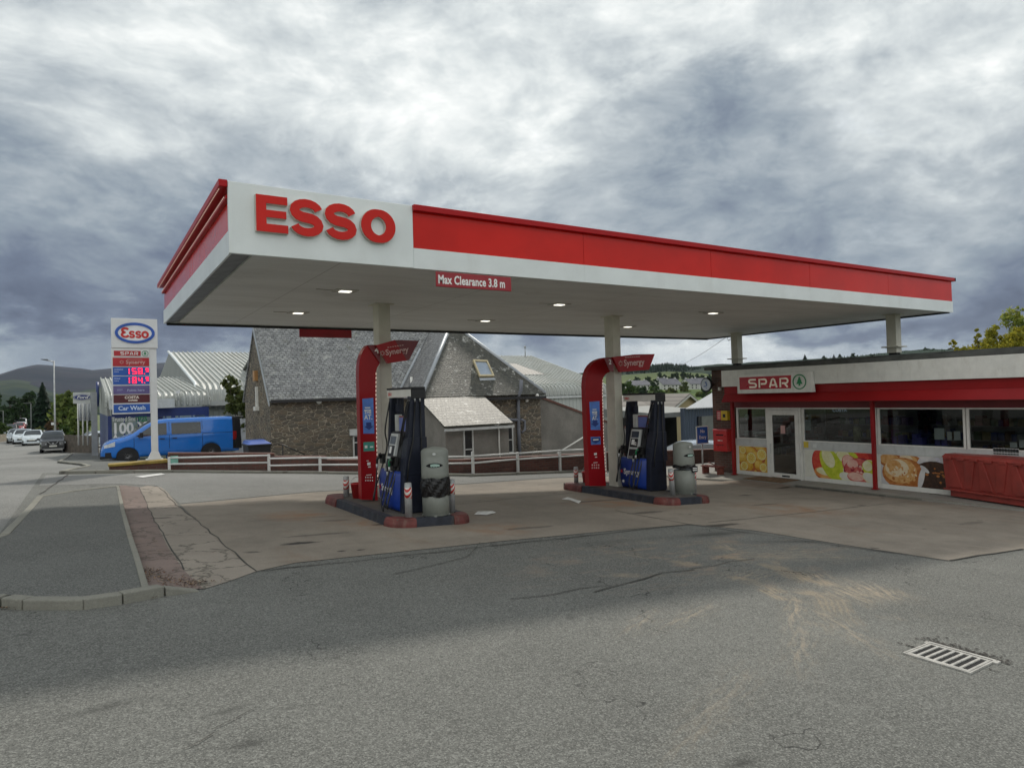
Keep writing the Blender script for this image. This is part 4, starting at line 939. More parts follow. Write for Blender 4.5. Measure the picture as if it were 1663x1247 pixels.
# ---------------------------------------------------------------- shop
BRICK = brick_mat('brown_brick', (.10, .045, .035), (.16, .075, .055), (.14, .12, .10))
BRICK2 = brick_mat('wall_brick', (.11, .045, .038), (.17, .07, .055), (.13, .10, .085))
GLASS = glass_mat('window_glass', (.42, .46, .46), 1.1)
FZ = -.95
shop = thing('shop', (19, 8, FZ), 'low brick convenience shop with a white and red fascia and large windows', 'shop')
XW = 16.9; YE = 14.85; YS = -3.0
mb = MB(BRICK); mb.box(XW, 13.98, FZ-.3, XW+.25, YE, 2.33); mb.box(XW+.25, YE-.25, FZ-.3, 24, YE-.002, 2.33); mb.box(23.75, YS, FZ-.3, 24, YE-.252, 2.2); mb.box(XW, YS, FZ-.3, XW+.25, 3.0, 2.2); mb.build('wall', shop)
mb = MB(mat('roof_felt', (.09, .095, .09), .9, var=.3, vs=2)); mb.box(XW-.30, YS, 2.25, 24.1, YE+.03, 2.36); mb.box(XW-.62, YS, 2.205, XW-.301, 13.9, 2.30); mb.build('roof', shop)
mb = MB(WHITE2); mb.box(16.28, YS, 1.715, 16.34, 13.93, 2.20); mb.box(16.34, 13.86, 1.715, XW, 13.93, 2.20)
mb.build('fascia', shop, bevel=.006)
SRED = mat('shop_red', (.27, .010, .012), .4, var=.07, vs=2, spec=.25); SREDD = mat('shop_red_dark', (.16, .010, .014), .45, var=.1)
mb = MB(SRED); mb.box(16.36, YS, 1.50, 16.44, 13.90, 1.713); mb.build('red_band', shop)
mb = MB(SRED); mb.hexa([(16.18, YS, 1.26), (16.25, YS, 1.26), (16.25, 13.88, 1.26), (16.18, 13.88, 1.26), (16.34, YS, 1.497), (16.46, YS, 1.497), (16.46, 13.88, 1.497), (16.34, 13.88, 1.497)]); mb.build('awning_box', shop, bevel=.004)
mb = MB(SREDD); mb.box(16.26, YS, 1.24, XW+.05, 13.9, 1.26); mb.box(16.80, 3.0, 1.07, 16.95, 13.95, 1.238)
mb.build('shutter_housing', shop)
for y in (9.44, 13.74): 
    mb = MB(SRED); mb.box(16.46, y-.035, FZ+.01, 16.55, y+.045, 1.25); mb.box(16.43, y-.06, FZ+.012, 16.58, y+.07, FZ+.03); mb.build('post', shop, bevel=.004)
# frames, sill band, glass
def frame(name, y0, y1, extra=()):
    f = MB(WHITE2)
    f.box(16.86, y0, .13, 16.94, y0+.05, 1.07); f.box(16.86, y1-.05, .13, 16.94, y1, 1.07)
    f.box(16.862, y0+.05, 1.03, 16.938, y1-.05, 1.07); f.box(16.862, y0+.05, .13, 16.938, y1-.05, .16)
    for e in extra: f.box(16.864, e-.03, .16, 16.936, e+.03, 1.03)
    o = f.build(name, shop); g = MB(GLASS); g.face([(16.9, y0+.05, .16), (16.9, y1-.05, .16), (16.9, y1-.05, 1.03), (16.9, y0+.05, 1.03)]); g.build('pane', o); return o
w1 = frame('window', 12.80, 13.90); w2 = frame('window', 9.56, 11.66); w3 = frame('window', 7.52, 9.54, ()); w4 = frame('window', 3.0, 7.50, (5.2,))
mb = MB(LGREY); mb.box(16.87, 12.80, -.085, 16.95, 13.97, .128); mb.box(16.87, 3.0, -.085, 16.95, 11.66, .128); mb.build('sill_panel', shop)
mb = MB(WHITE2); mb.box(16.885, 12.80, -.90, 16.95, 13.97, -.087); mb.box(16.885, 3.0, -.90, 16.95, 11.66, -.087); mb.box(16.88, 3.0, FZ, 16.96, 11.66, -.902); mb.box(16.88, 12.8, FZ, 16.96, 13.97, -.902); mb.build('lower_panel', shop)
def speck(name, c1, c2, sc=9):
    m, t, b = base_mat(name); p = pos(t); t.put(b.inputs['Base Color'], t.mix(t.smooth(t.noise(p, sc, 5, .65), .35, .65), c1, c2)); b.inputs['Roughness'].default_value = .4; return m
def blob(mb, y, z, ry, rz, m, layer=1, rot=0, n=22, a0=0, a1=360):
    r = [];
    for k in range(n if a1-a0 >= 360 else n+1):
        t = R(a0+(a1-a0)*k/n); a, b = ry*math.cos(t), rz*math.sin(t); c, s = math.cos(R(rot)), math.sin(R(rot)); r.append((16.884-.0012*layer, y+a*c-b*s, z+a*s+b*c))
    mb.face([(q[0], max(PYA+.001, min(PYB-.001, q[1])), max(-.84, min(-.10, q[2]))) for q in r[::-1]], m)
def picture(y0, y1, z0, z1, mats, name='fruit_picture'):
    global PYA, PYB
    PYA, PYB = y0, y1; mb = MB(*mats); mb.face([(16.884, y1, z0), (16.884, y0, z0), (16.884, y0, z1), (16.884, y1, z1)], 0); return mb
z0, z1 = -.84, -.10
def clampb(y, z, a, b_, ya, yb, k=1.0): return max(ya+a*k, min(y, yb-a*k)), max(z0+b_*k, min(z, z1-b_*k))
def fruit(mb, y, z, a, b_, cols, l, rot=0, ya=0, yb=0, n=4):     # printed fruit: rings of tone towards a highlight
    a *= 1.28; b_ *= 1.34; y, z = clampb(y, z, a, b_, ya, yb, .72)
    for i in range(n): f = 1-i*.22; blob(mb, y+a*.14*i, z+b_*.16*i, a*f, b_*f, cols[min(i, len(cols)-1)], l+i*.25, rot)
C_ = [speck('p_0', (.70, .42, .05), (.78, .55, .10)), speck('p_lemon', (.72, .60, .12), (.82, .74, .28), 16), speck('p_rind', (.60, .27, .02), (.70, .42, .04)), speck('p_deep', (.42, .09, .02), (.55, .18, .04), 5), speck('p_pith', (.80, .70, .34), (.84, .78, .45), 8), speck('p_bright', (.78, .50, .08), (.82, .62, .16), 6)]
mb = picture(12.86, 13.86, z0, z1, C_); rn = random.Random(3)
for _ in range(11): fruit(mb, rn.uniform(12.9, 13.8), rn.uniform(z0, z1), .15, .14, [3, 2, 0, 5], 1+_*.05, 0, 12.86, 13.86)
for (y, z, r_) in ((13.42, -.44, .165), (13.04, -.32, .16), (13.68, -.70, .13), (12.99, -.72, .125), (13.72, -.22, .11)):
    y, z = clampb(y, z, r_+.015, r_+.015, 12.86, 13.86); blob(mb, y, z, r_+.014, r_+.014, 2, 3); blob(mb, y, z, r_, r_, 4, 3.3); blob(mb, y, z, r_*.86, r_*.86, 1, 3.6)
    for k in range(9): a = k*.698; blob(mb, y+r_*.45*math.cos(a), z+r_*.45*math.sin(a), r_*.34, r_*.10, 0, 3.9, math.degrees(a), 10)
tag(mb.build('fruit_picture', shop), 'panel photograph of halved oranges and lemons')
C_ = [speck('p_white', (.66, .66, .58), (.76, .75, .68), 3), speck('p_apple', (.34, .006, .008), (.50, .015, .012), 6), speck('p_apple2', (.58, .03, .02), (.66, .08, .04), 8), speck('p_pear', (.40, .50, .01), (.62, .66, .05), 5), speck('p_flesh', (.70, .68, .36), (.82, .80, .58), 6), speck('p_pink', (.50, .05, .06), (.66, .18, .14), 9), speck('p_peach', (.66, .22, .04), (.74, .42, .12), 6), speck('p_berry', (.20, .006, .02), (.36, .015, .04), 14), speck('p_hi', (.74, .40, .34), (.80, .55, .45), 10)]
mb = picture(9.60, 11.62, z0, z1, C_)
for (y, z, a, b_, cs_, l, ro) in ((11.14, -.50, .20, .33, [1, 2], 1, -14), (10.92, -.72, .34, .13, [6, 6, 4], 2.0, 8), (10.84, -.44, .22, .36, [3, 3, 4, 4], 3, -28), (10.40, -.28, .26, .20, [3, 3, 4], 2, 10), (9.92, -.26, .32, .20, [7, 1, 2], 1, 0), (10.28, -.46, .17, .24, [5, 8], 4.2, -35), (10.06, -.55, .34, .24, [7, 5, 5, 8], 5, -8), (10.42, -.76, .16, .09, [4, 0], 6.2, 14), (10.12, -.77, .22, .10, [5, 8], 6.5, 6), (9.78, -.50, .17, .18, [4, 3, 4], 6, -20), (9.76, -.74, .18, .10, [4, 0], 7, 24)):
    fruit(mb, y, z, a, b_, cs_, l, ro, 9.60, 11.62, max(2, len(cs_)))
for _ in range(26): a = rn.random()*6.28; blob(mb, 10.06+.22*math.cos(a)*rn.random(), -.55+.15*math.sin(a)*rn.random(), .035, .03, rn.choice([5, 7, 7, 8]), 6.15+_*.002)
tag(mb.build('fruit_picture', shop), 'panel photograph of sliced apples, pears and berries')
C_ = [speck('p_pale', (.52, .52, .54), (.70, .69, .68), 3), speck('p_crust', (.36, .11, .02), (.52, .21, .06), 7), speck('p_gold', (.56, .28, .08), (.68, .42, .18), 11), speck('p_choc', (.03, .016, .012), (.07, .035, .02), 14), speck('p_paper', (.62, .62, .68), (.36, .36, .44), 5), speck('p_sugar', (.70, .56, .36), (.76, .66, .48), 12)]
mb = picture(6.9, 9.50, z0, z1, C_)
for (y, z, a, b_, cs_, l, ro) in ((9.24, -.24, .25, .13, [1, 2], 1, 0), (8.80, -.22, .22, .11, [1, 2, 5], 1.2, 0), (8.36, -.26, .22, .15, [4, 0], 1.5, -20), (8.50, -.44, .16, .12, [3, 4], 1.8, 20), (8.25, -.56, .38, .27, [3, 3], 2, 0), (8.96, -.54, .40, .29, [1, 2, 5, 2], 3.4, 0), (8.53, -.62, .05, .20, [0, 0], 5.4, 14), (8.45, -.40, .10, .035, [0, 0], 5.5, 40), (7.8, -.26, .3, .14, [4, 0], 1, 0), (7.4, -.55, .4, .28, [1, 2], 2, 0)): fruit(mb, y, z, a, b_, cs_, l, ro, 6.9, 9.5, len(cs_))
for _ in range(40): a = rn.random()*6.28; q = rn.random()**.5; blob(mb, 8.96+.33*math.cos(a)*q, -.54+.23*math.sin(a)*q, rn.uniform(.015, .05), rn.uniform(.012, .035), rn.choice([1, 2, 5, 2]), 4.6+_*.003, rn.uniform(0, 90), 10)
for _ in range(22): a = rn.random()*6.28; q = rn.random()**.5; blob(mb, 8.25+.30*math.cos(a)*q, -.56+.2*math.sin(a)*q, rn.uniform(.02, .05), rn.uniform(.015, .03), rn.choice([3, 3, 1]), 3.0+_*.003, 0, 10)
tag(mb.build('pastry_picture', shop), 'panel photograph of golden pastries and chocolate muffins')
# door
df = MB(WHITE2); df.box(16.80, 12.70, FZ+.0, 16.94, 12.79, 1.07); df.box(16.80, 11.67, FZ+.0, 16.94, 11.72, 1.07); df.box(16.80, 11.72, 1.0, 16.94, 12.70, 1.07); dfo = df.build('door_frame', shop, bevel=.004)
dl = MB(WHITE2); dl.box(16.785, 12.58, FZ+.02, 16.84, 12.695, .995); dl.box(16.785, 11.725, FZ+.02, 16.84, 11.84, .995); dl.box(16.787, 11.84, .86, 16.838, 12.58, .995); dl.box(16.787, 11.84, FZ+.02, 16.838, 12.58, FZ+.15); do = dl.build('door', shop, bevel=.004)
g = MB(glass_mat('door_glass', (.28, .29, .29))); g.face([(16.81, 11.84, FZ+.15), (16.81, 12.58, FZ+.15), (16.81, 12.58, .86), (16.81, 11.84, .86)]); g.build('pane', do)
h = MB(LGREY); h.tube([(16.76, 12.63, -.25), (16.74, 12.63, -.22), (16.74, 12.63, .0), (16.76, 12.63, .03)], .012, 8); h.build('handle', do)
nt = MB(mat('notice_pink', (.55, .33, .31), .6)); nt.box(16.795, 12.16, .33, 16.800, 12.30, .56); nt.build('notice', do)
nb = MB(DARK); nb.box(16.778, 12.05, FZ+.055, 16.784, 12.3, FZ+.095); nb.build('letter_slot', do)
mb = MB(mat('doormat', (.17, .10, .05), .95, var=.3, vs=10)); mb.box(15.95, 11.75, FZ+.004, 16.75, 13.0, FZ+.016); mb.build('doormat', shop)
# interior
INW = mat('shop_interior', (.10, .095, .085), .8, var=.3, vs=1.5); SHELF = mat('shelf_metal', (.22, .22, .21), .5)
mb = MB(INW); mb.box(23.5, 3, FZ, 23.74, YE-.26, 1.6); mb.box(XW+.3, 3, FZ-.02, 23.5, YE-.26, FZ+.01); mb.box(XW+.12, 3, 1.25, 23.5, YE-.26, 1.30); mb.box(XW+.3, 2.9, FZ, 23.5, 3.0, 1.3); mb.build('interior', shop)
gd = [mat('goods%d' % i, c, .5, var=.3, vs=9) for i, c in enumerate([(.22, .06, .05), (.05, .07, .2), (.25, .2, .07), (.07, .14, .07), (.3, .3, .28), (.16, .09, .05), (.12, .07, .18)])]
sh = MB(SHELF, *gd); rn = random.Random(5)
for sx_, ya, yb in ((18.3, 9.3, 11.4), (18.7, 6.6, 9.0), (18.9, 12.3, 14.4), (20.5, 4, 12)):
    sh.box(sx_, ya, FZ, sx_+.05, yb, .95)
    for zz in (-.5, -.15, .2, .55):
        sh.box(sx_-.35, ya, zz, sx_, yb, zz+.03); y = ya+.05
        while y < yb-.15:
            w = rn.uniform(.07, .18); hh = rn.uniform(.1, .26); sh.box(sx_-.33, y, zz+.03, sx_-.1, y+w, zz+.03+hh, rn.randrange(1, 8)); y += w+.015
sh.build('shelving', shop)
mb = MB(mat('window_ledge', (.20, .26, .27), .5)); mb.box(16.97, 9.6, .02, 17.35, 11.6, .17); mb.box(16.97, 7.55, .02, 17.35, 9.5, .17); mb.build('window_ledge', shop)
PAP = mat('paper_white', (.68, .70, .68), .6, var=.03)
def notice(name, u0, v0, u1, v1, m=PAP, x=16.93): a, b = AX(u0, v0, x), AX(u1, v1, x); q = MB(m); q.box(x, b.y, b.z, x+.004, a.y, a.z); return q.build(name, shop)
notice('notice', 1306, 682, 1317, 699, mat('notice_grey', (.45, .52, .50), .6)); notice('notice', 1517, 695, 1534, 714); notice('notice', 1538, 701, 1546, 715); notice('notice', 1549, 700, 1560, 715); notice('notice', 1640, 718, 1652, 727); notice('notice', 1655, 714, 1668, 727)
a_, b_ = AX(1212, 699, 17.2), AX(1248, 710, 17.2); q = MB(mat('counter_grey', (.42, .46, .45), .5)); q.box(17.1, b_.y, .1, 17.4, a_.y, a_.z); q.build('counter', shop)
ya = notice('notice', 1305, 717, 1313, 727, mat('sticker_yellow', (.65, .5, .05), .5), 16.862)
nn = notice('notice', 1320, 721, 1326, 727, PAP, 16.862)
mb = MB(mat('crystal_pot', (.30, .30, .17), .4, var=.4, vs=14)); mb.lathe([(.09, -.02), (.10, .35), (.07, .40)], (17.15, 10.25, .17), 10); mb.build('jar_display', shop)
mb = MB(mat('purple_box', (.09, .08, .28), .4, var=.3, vs=6)); 
for y in (9.2, 9.05, 8.72, 8.6, 8.2, 8.05): mb.box(17.0, y-.06, .17, 17.2, y+.06, .17+rn.uniform(.12, .26))
mb.build('window_stock', shop)
t = MB(mat('glow_lettering', (.45, .5, .62), .5, emit=.25)); text_mb(t, 'COSTA', (17.6, AX(1352, 668, 17.6).y, .93), RIGHT_X, UPZ, .13, .004, .003); t.build('lettering', shop)
c = MB(mat('window_sticker', (.35, .42, .40), .5)); c.disc((16.905, AX(1213, 677, 16.9).y, AX(1213, 677, 16.9).z), .09, 'X', 20, th=.003); t_ = c.build('sticker', shop)
vn = MB(LGREY, DARK); a_, b_ = AX(1613, 727, 16.865), AX(1655, 740, 16.865)
vn.box(16.862, b_.y, b_.z, 16.868, a_.y, a_.z)
for i in range(9):
    for j in range(3): y = a_.y-(i+.5)*(a_.y-b_.y)/9; z = b_.z+(j+.5)*(a_.z-b_.z)/3; vn.box(16.856, y-.022, z-.012, 16.861, y+.022, z+.014, 1)
vn.build('vent_grille', shop)
# roof sign SPAR
a_, b_ = AX(1196, 612, 16.12), AX(1315, 637, 16.12)
sz0, sz1 = 1.50, 2.045; sy0, sy1 = AX(1315, 620, 16.1).y, AX(1197, 620, 16.1).y; ry0, ry1 = AX(1284, 620, 16.1).y, AX(1200, 620, 16.1).y
sg = MB(WHITE2); sg.hexa([(16.10, sy0-.06, sz0), (16.26, sy0-.06, sz0), (16.26, sy1, sz0), (16.10, sy1, sz0), (16.13, sy0, sz1), (16.26, sy0, sz1), (16.26, sy1+.03, sz1), (16.13, sy1+.03, sz1)]); sgo = sg.build('sign_box', shop, bevel=.008)
def xat(z): return 16.10+.03*(z-sz0)/(sz1-sz0)
rp = MB(mat('spar_red', (.42, .01, .02), .3)); rp.hexa([(xat(sz0+.1)-.006, ry0, sz0+.115), (16.14, ry0, sz0+.115), (16.14, ry1-.02, sz0+.115), (xat(sz0+.1)-.006, ry1-.02, sz0+.115), (xat(sz1-.08)-.006, ry0, sz1-.075), (16.16, ry0, sz1-.075), (16.16, ry1, sz1-.075), (xat(sz1-.08)-.006, ry1, sz1-.075)]); rp.build('red_field', sgo)
spm = MB(mat('spar_letter', (.85, .74, .62), .4, emit=.06), )
def spar_word(mb, o, r, u, h, w, m=0, th=.01, full=True):
    s = w; lw = h*.19; g_ = h*1.32
    k = h*1.06   # letter width
    e = lw/2
    # S
    S_ = [(k-e, h-e), (k*.28, h-e)]+arc(k*.26, h*.75-e*.3, k*.20, h*.25-e*.7, 90, 270, 8)+[(k*.74, h*.5)]+arc(k*.74, h*.25+e*.3, k*.20, h*.25-e*.7, 90, -90, 8)+[(e, e)]
    stroke(mb, S_, lw, o, r, u, th, m)
    off = lambda i: Vector(o)+Vector(r)*(g_*i)
    P_ = [(e, 0), (e, h-e), (k*.70, h-e)]+arc(k*.72, h*.66, k*.22, h*.34-e, 90, -90, 8)+[(e*3, h*.32+e)]
    stroke(mb, P_, lw, off(1), r, u, th, m)
    A_ = [(0+e, 0), (k*.36, h-e*1.6), (k*.5, h-e), (k*.64, h-e*1.6), (k-e, 0)]
    stroke(mb, A_, lw, off(2), r, u, th, m); stroke(mb, [(k*.3, h*.26), (k*.7, h*.26)], lw*.9, off(2), r, u, th*.9, m)
    stroke(mb, P_, lw, off(3), r, u, th, m); stroke(mb, [(k*.60, h*.36), (k-e, 0)], lw, off(3), r, u, th*.9, m)
sy_a, sy_b = AX(1216, 620, 16.1).y, AX(1280.5, 620, 16.1).y; sh_ = (sy_a-sy_b)/5.02
spar_word(spm, (16.095, sy_a, (sz0+sz1)/2+.01-sh_/2), RIGHT_X, UPZ, sh_, .2)
spm.build('lettering', sgo)
GRN = mat('tree_green', (.01, .22, .08), .4); 
def treelogo(mb, o, r, u, rad, mg, mw=None):
    r = Vector(r); u = Vector(u); n = r.cross(u); o = Vector(o)
    ring = arc(0, 0, rad*.92, rad*.92, 0, 360, 32)[:-1]; stroke(mb, ring, rad*.14, o, r, u, .006, mg, True)
    tr = [(0, .72), (.17, .42), (.12, .40), (.32, .10), (.24, .09), (.46, -.28), (.10, -.28), (.10, -.42), (.22, -.50), (-.22, -.50), (-.10, -.42), (-.10, -.28), (-.46, -.28), (-.24, .09), (-.32, .10), (-.12, .40), (-.17, .42)]
    mb.prism([o+r*(x*rad)+u*(y*rad) for x, y in tr], n*.006, mg)
tl = MB(GRN); treelogo(tl, (16.105, AX(1298, 620, 16.1).y, (sz0+sz1)/2+.01), RIGHT_X, UPZ, .205, 0); tl.build('tree_emblem', sgo)
# things fixed to the shop wall or standing by it
def on_wall(name, label, cat, u0, v0, u1, v1, X, depth): pass
a_, b_ = AX(1157.5, 698, 16.62), AX(1181, 733.5, 16.62)
pb = thing('post_box', (16.75, (a_.y+b_.y)/2, b_.z), 'bright red wall-mounted post box on the brick end of the shop', 'post box')
PBR = mat('post_red', (.52, .02, .02), .3, var=.08, coat=.2)
m_ = MB(PBR); m_.box(16.62, b_.y, b_.z, XW-.003, a_.y, a_.z-.02); m_.hexa([(16.60, b_.y-.015, a_.z-.02), (XW-.003, b_.y-.015, a_.z-.02), (XW-.003, a_.y+.015, a_.z-.02), (16.60, a_.y+.015, a_.z-.02), (16.64, b_.y-.015, a_.z+.03), (XW-.003, b_.y-.015, a_.z+.03), (XW-.003, a_.y+.015, a_.z+.03), (16.64, a_.y+.015, a_.z+.03)]); m_.build('box', pb, bevel=.012)
m_ = MB(DARK, TXTW); cy = (a_.y+b_.y)/2; cz = b_.z; hh = a_.z-b_.z
m_.box(16.612, cy-.14, cz+hh*.74, 16.619, cy+.14, cz+hh*.80); m_.build('slot', pb)
m_ = MB(TXTW, BLACK); m_.box(16.613, cy-.02, cz+hh*.49, 16.619, cy+.08, cz+hh*.53); m_.box(16.613, cy-.1, cz+hh*.50, 16.619, cy-.04, cz+hh*.52)
for k in range(4): m_.box(16.613, cy-.13+k*.075, cz+hh*.27, 16.619, cy-.09+k*.075, cz+hh*.32, 1)
m_.build('lettering', pb)
a_, b_ = AX(1171.5, 667, 16.8), AX(1182.5, 682.5, 16.8)
df_ = thing('defibrillator_cabinet', (16.8, (a_.y+b_.y)/2, b_.z), 'yellow defibrillator cabinet on the brick wall above the post box', 'cabinet')
m_ = MB(mat('cabinet_yellow', (.62, .42, .02), .4, var=.1)); m_.box(16.77, b_.y, b_.z, XW-.003, a_.y, a_.z); m_.build('case', df_, bevel=.012)
m_ = MB(BLACK); m_.box(16.762, b_.y+.08, b_.z+.09, 16.769, a_.y-.08, a_.z-.10); m_.build('window', df_)
a2_, b2_ = AX(1163, 667, 16.86), AX(1170.5, 682, 16.86)
m_ = MB(mat('notice_red', (.48, .05, .06), .5), TXTW); m_.box(16.885, b2_.y, b2_.z, 16.897, a2_.y, a2_.z)
for k in range(4): m_.box(16.880, b2_.y+.03, b2_.z+.04+k*.06, 16.884, a2_.y-.03, b2_.z+.055+k*.06, 1)
tag(m_.build('wall_notice'), 'small red notice with white lines beside the yellow cabinet on the brick wall', 'notice')
c_ = AX(1152.5, 624.5, 16.62)
rs = thing('projecting_sign', (16.7, YE, c_.z), 'round black-rimmed projecting sign on the far corner of the brick wall', 'sign')
m_ = MB(BLACK); m_.lathe([(.03, -.035), (.215, -.035), (.225, -.02), (.225, .02), (.215, .035), (.03, .035)], (c_.x, c_.y+.12, c_.z), 28, axis='X'); m_.box(c_.x-.01, c_.y+.05, c_.z-.03, XW+.02, c_.y+.09, c_.z+.0); m_.build('rim', rs)
m_ = MB(mat('sign_pale', (.55, .60, .66), .4), mat('sign_blue', (.12, .2, .42), .4)); m_.disc((c_.x-.036, c_.y+.12, c_.z), .185, 'X', 26, th=.004)
for (dy, dz, w_, h_) in ((.0, .07, .07, .05), (-.03, .0, .05, .09), (.04, -.05, .09, .03), (-.02, -.1, .05, .02)): m_.box(c_.x-.046, c_.y+.12+dy-w_/2, c_.z+dz-h_/2, c_.x-.041, c_.y+.12+dy+w_/2, c_.z+dz+h_/2, 1)
m_.build('face', rs)
p_ = AX(1169, 631.5, 16.85); m_ = MB(WHITE2); m_.box(XW-.09, p_.y-.045, p_.z-.05, XW-.003, p_.y+.045, p_.z+.05); tag(rebase(m_.build('alarm_box', bevel=.01), (XW-.05, p_.y, p_.z-.05)), 'small white alarm box on the brick wall left of the fascia', 'alarm box')
# raised walkway before the shop
wk = [(15.9, -3), (16.88, -3), (16.88, 14.9), (20, 14.9), (20, 16.6), (17.8, 16.75), (15.2, 17.4), (14.95, 15.6), (15.0, 14.2), (15.45, 13.1), (15.9, 12.6), (15.9, 11.3), (15.86, 8)]
mb = MB(CONC3); mb.prism([(x, y, -1.5) for x, y in wk], (0, 0, .55)); tag(mb.build('shop_walkway'), kind='structure')
mb = MB(KERBM)
def zk(x, y): return -1.05
kerb_run([(15.9, 4), (15.86, 8), (15.9, 11.3)], w=-.12, h=.108, mb=mb, base=zk, drop=.3); kerb_run([(15.86, 12.75), (15.42, 13.2), (14.95, 14.3), (14.9, 15.6), (15.05, 17.3)], w=-.12, h=.108, mb=mb, base=zk, drop=.3)
tag(mb.build('kerb', bevel=.01), kind='structure')
mb = MB(m_concrete('ramp_concrete', (.25, .20, .16))); mb.face([(14.9, 11.15, gz(14.9, 11.2)+.014), (15.78, 11.25, -.945), (15.78, 12.85, -.945), (14.85, 13.2, gz(14.9, 13)+.014)]); tag(mb.build('door_ramp'), kind='structure')
# red-brown pallet/bench by the walkway
pbm = mat('stained_timber', (.20, .06, .045), .8, var=.25, vs=7); c_ = AZ(1152, 769, -.95)
bt = thing('low_bench', (c_.x, c_.y, -.95), 'low red-brown timber stand on the walkway below the post box', 'bench')
for k, (dx, dz) in enumerate(((0, .22), (.11, .225), (.22, .22))): m_ = MB(pbm); m_.box(c_.x+dx-.1, c_.y-.5, -.95+dz, c_.x+dx-.02, c_.y+.25, -.95+dz+.03); m_.build('slat', bt)
for y in (-.42, .16): m_ = MB(pbm); m_.box(c_.x-.08, c_.y+y, -.95, c_.x+.18, c_.y+y+.05, -.73); m_.build('leg', bt)
m_ = MB(pbm); m_.tube([(c_.x-.08, c_.y-.5, -.70), (c_.x+.1, c_.y+.1, -.62)], .018, 6); m_.build('stick', bt)
# No Entry sign
b_ = AZ(1142.5, 765.5, FZ); tl_, br_ = AY(1129.5, 692.5, b_.y), AY(1149.5, 720, b_.y)
ne = thing('no_entry_sign', (b_.x, b_.y, FZ), 'blue No Entry sign on a thin steel post beside the walkway', 'sign')
m_ = MB(STEEL); m_.tube([(b_.x, b_.y+.02, FZ), (b_.x, b_.y+.02, br_.z+.2)], .028, 10); m_.build('post', ne)
m_ = MB(WHITE2); m_.box(tl_.x, b_.y-.03, br_.z, br_.x, b_.y-.01, tl_.z); pl = m_.build('plate', ne)
m_ = MB(mat('sign_mid_blue', (.03, .13, .48), .35)); m_.box(tl_.x+.03, b_.y-.034, br_.z+.03, br_.x-.03, b_.y-.031, tl_.z-.03); m_.build('blue_field', pl)
m_ = MB(TXTW); cx_ = (tl_.x+br_.x)/2; text_mb(m_, 'No', (cx_, b_.y-.036, br_.z+.36), RIGHT_Y, UPZ, .15, .002, .003, align='CENTER'); text_mb(m_, 'Entry', (cx_, b_.y-.036, br_.z+.17), RIGHT_Y, UPZ, .15, .002, .003, align='CENTER'); m_.build('lettering', pl)
# red plastic storage container in front of the windows
RPL = mat('faded_red_plastic', (.30, .045, .035), .5, var=.16, vs=2.5, dirt=.35, dcol=(.17, .06, .05))
c0 = AZ(1526, 808, FZ)
bx = thing('storage_container', (c0.x, c0.y-.9, FZ), 'faded red ribbed plastic storage container on skids in front of the shop windows', 'container'); bx.rotation_euler = (0, 0, R(-16))
L2, D2, HT = 3.0, .62, .98       # local: x depth away from viewer, y along front (0 .. -L)
def rb(name, fn, par=None, bev=.012, m=RPL): q = MB(m); fn(q); return q.build(name, par or bx, local=True, bevel=bev)
y1_ = .93; y0_ = y1_-L2
def bodyf(q):
    q.hexa([(.02, y0_, .20), (D2, y0_, .20), (D2, y1_, .20), (.02, y1_, .20), (-.03, y0_, .90), (D2, y0_, .90), (D2, y1_+.02, .90), (-.03, y1_+.02, .90)])
    k = y1_-.12; i = 0
    while k > y0_+.2:      # leaning triangular ribs
        q.hexa([(-.004, k-.30, .24), (.06, k-.30, .24), (.06, k, .24), (-.004, k, .24), (-.066, k-.14, .86), (.0, k-.14, .86), (.0, k-.02, .86), (-.066, k-.02, .86)]) if i % 2 == 0 else q.hexa([(-.004, k-.16, .24), (.06, k-.16, .24), (.06, k, .24), (-.004, k, .24), (-.066, k-.30, .86), (.0, k-.30, .86), (.0, k-.06, .86), (-.066, k-.06, .86)])
        k -= .36; i += 1
rb('tub', bodyf)
def lidf(q):
    q.hexa([(-.05, y0_, .90), (D2+.02, y0_, .90), (D2+.02, y1_+.04, .90), (-.05, y1_+.04, .90), (.02, y0_, HT), (D2-.02, y0_, HT), (D2-.02, y1_, HT), (.02, y1_, HT)])
    k = y1_-.05
    while k > y0_+.2: q.box(-.085, k-.16, .86, -.02, k, .93); k -= .32
rb('lid', lidf)
def basef(q): q.box(-.04, y0_, .165, D2, y1_+.02, .198); q.box(.03, y0_, .03, D2-.05, y1_-.10, .163); [q.box(-.055, y1_-.4-k*.55, .16, -.035, y1_-.2-k*.55, .21) for k in range(5)]
rb('skid_base', basef)
q = MB(mat('faded_label', (.45, .36, .33), .6)); q.box(.004, .70, .30, .012, .80, .36); q.build('label', bx, local=True)
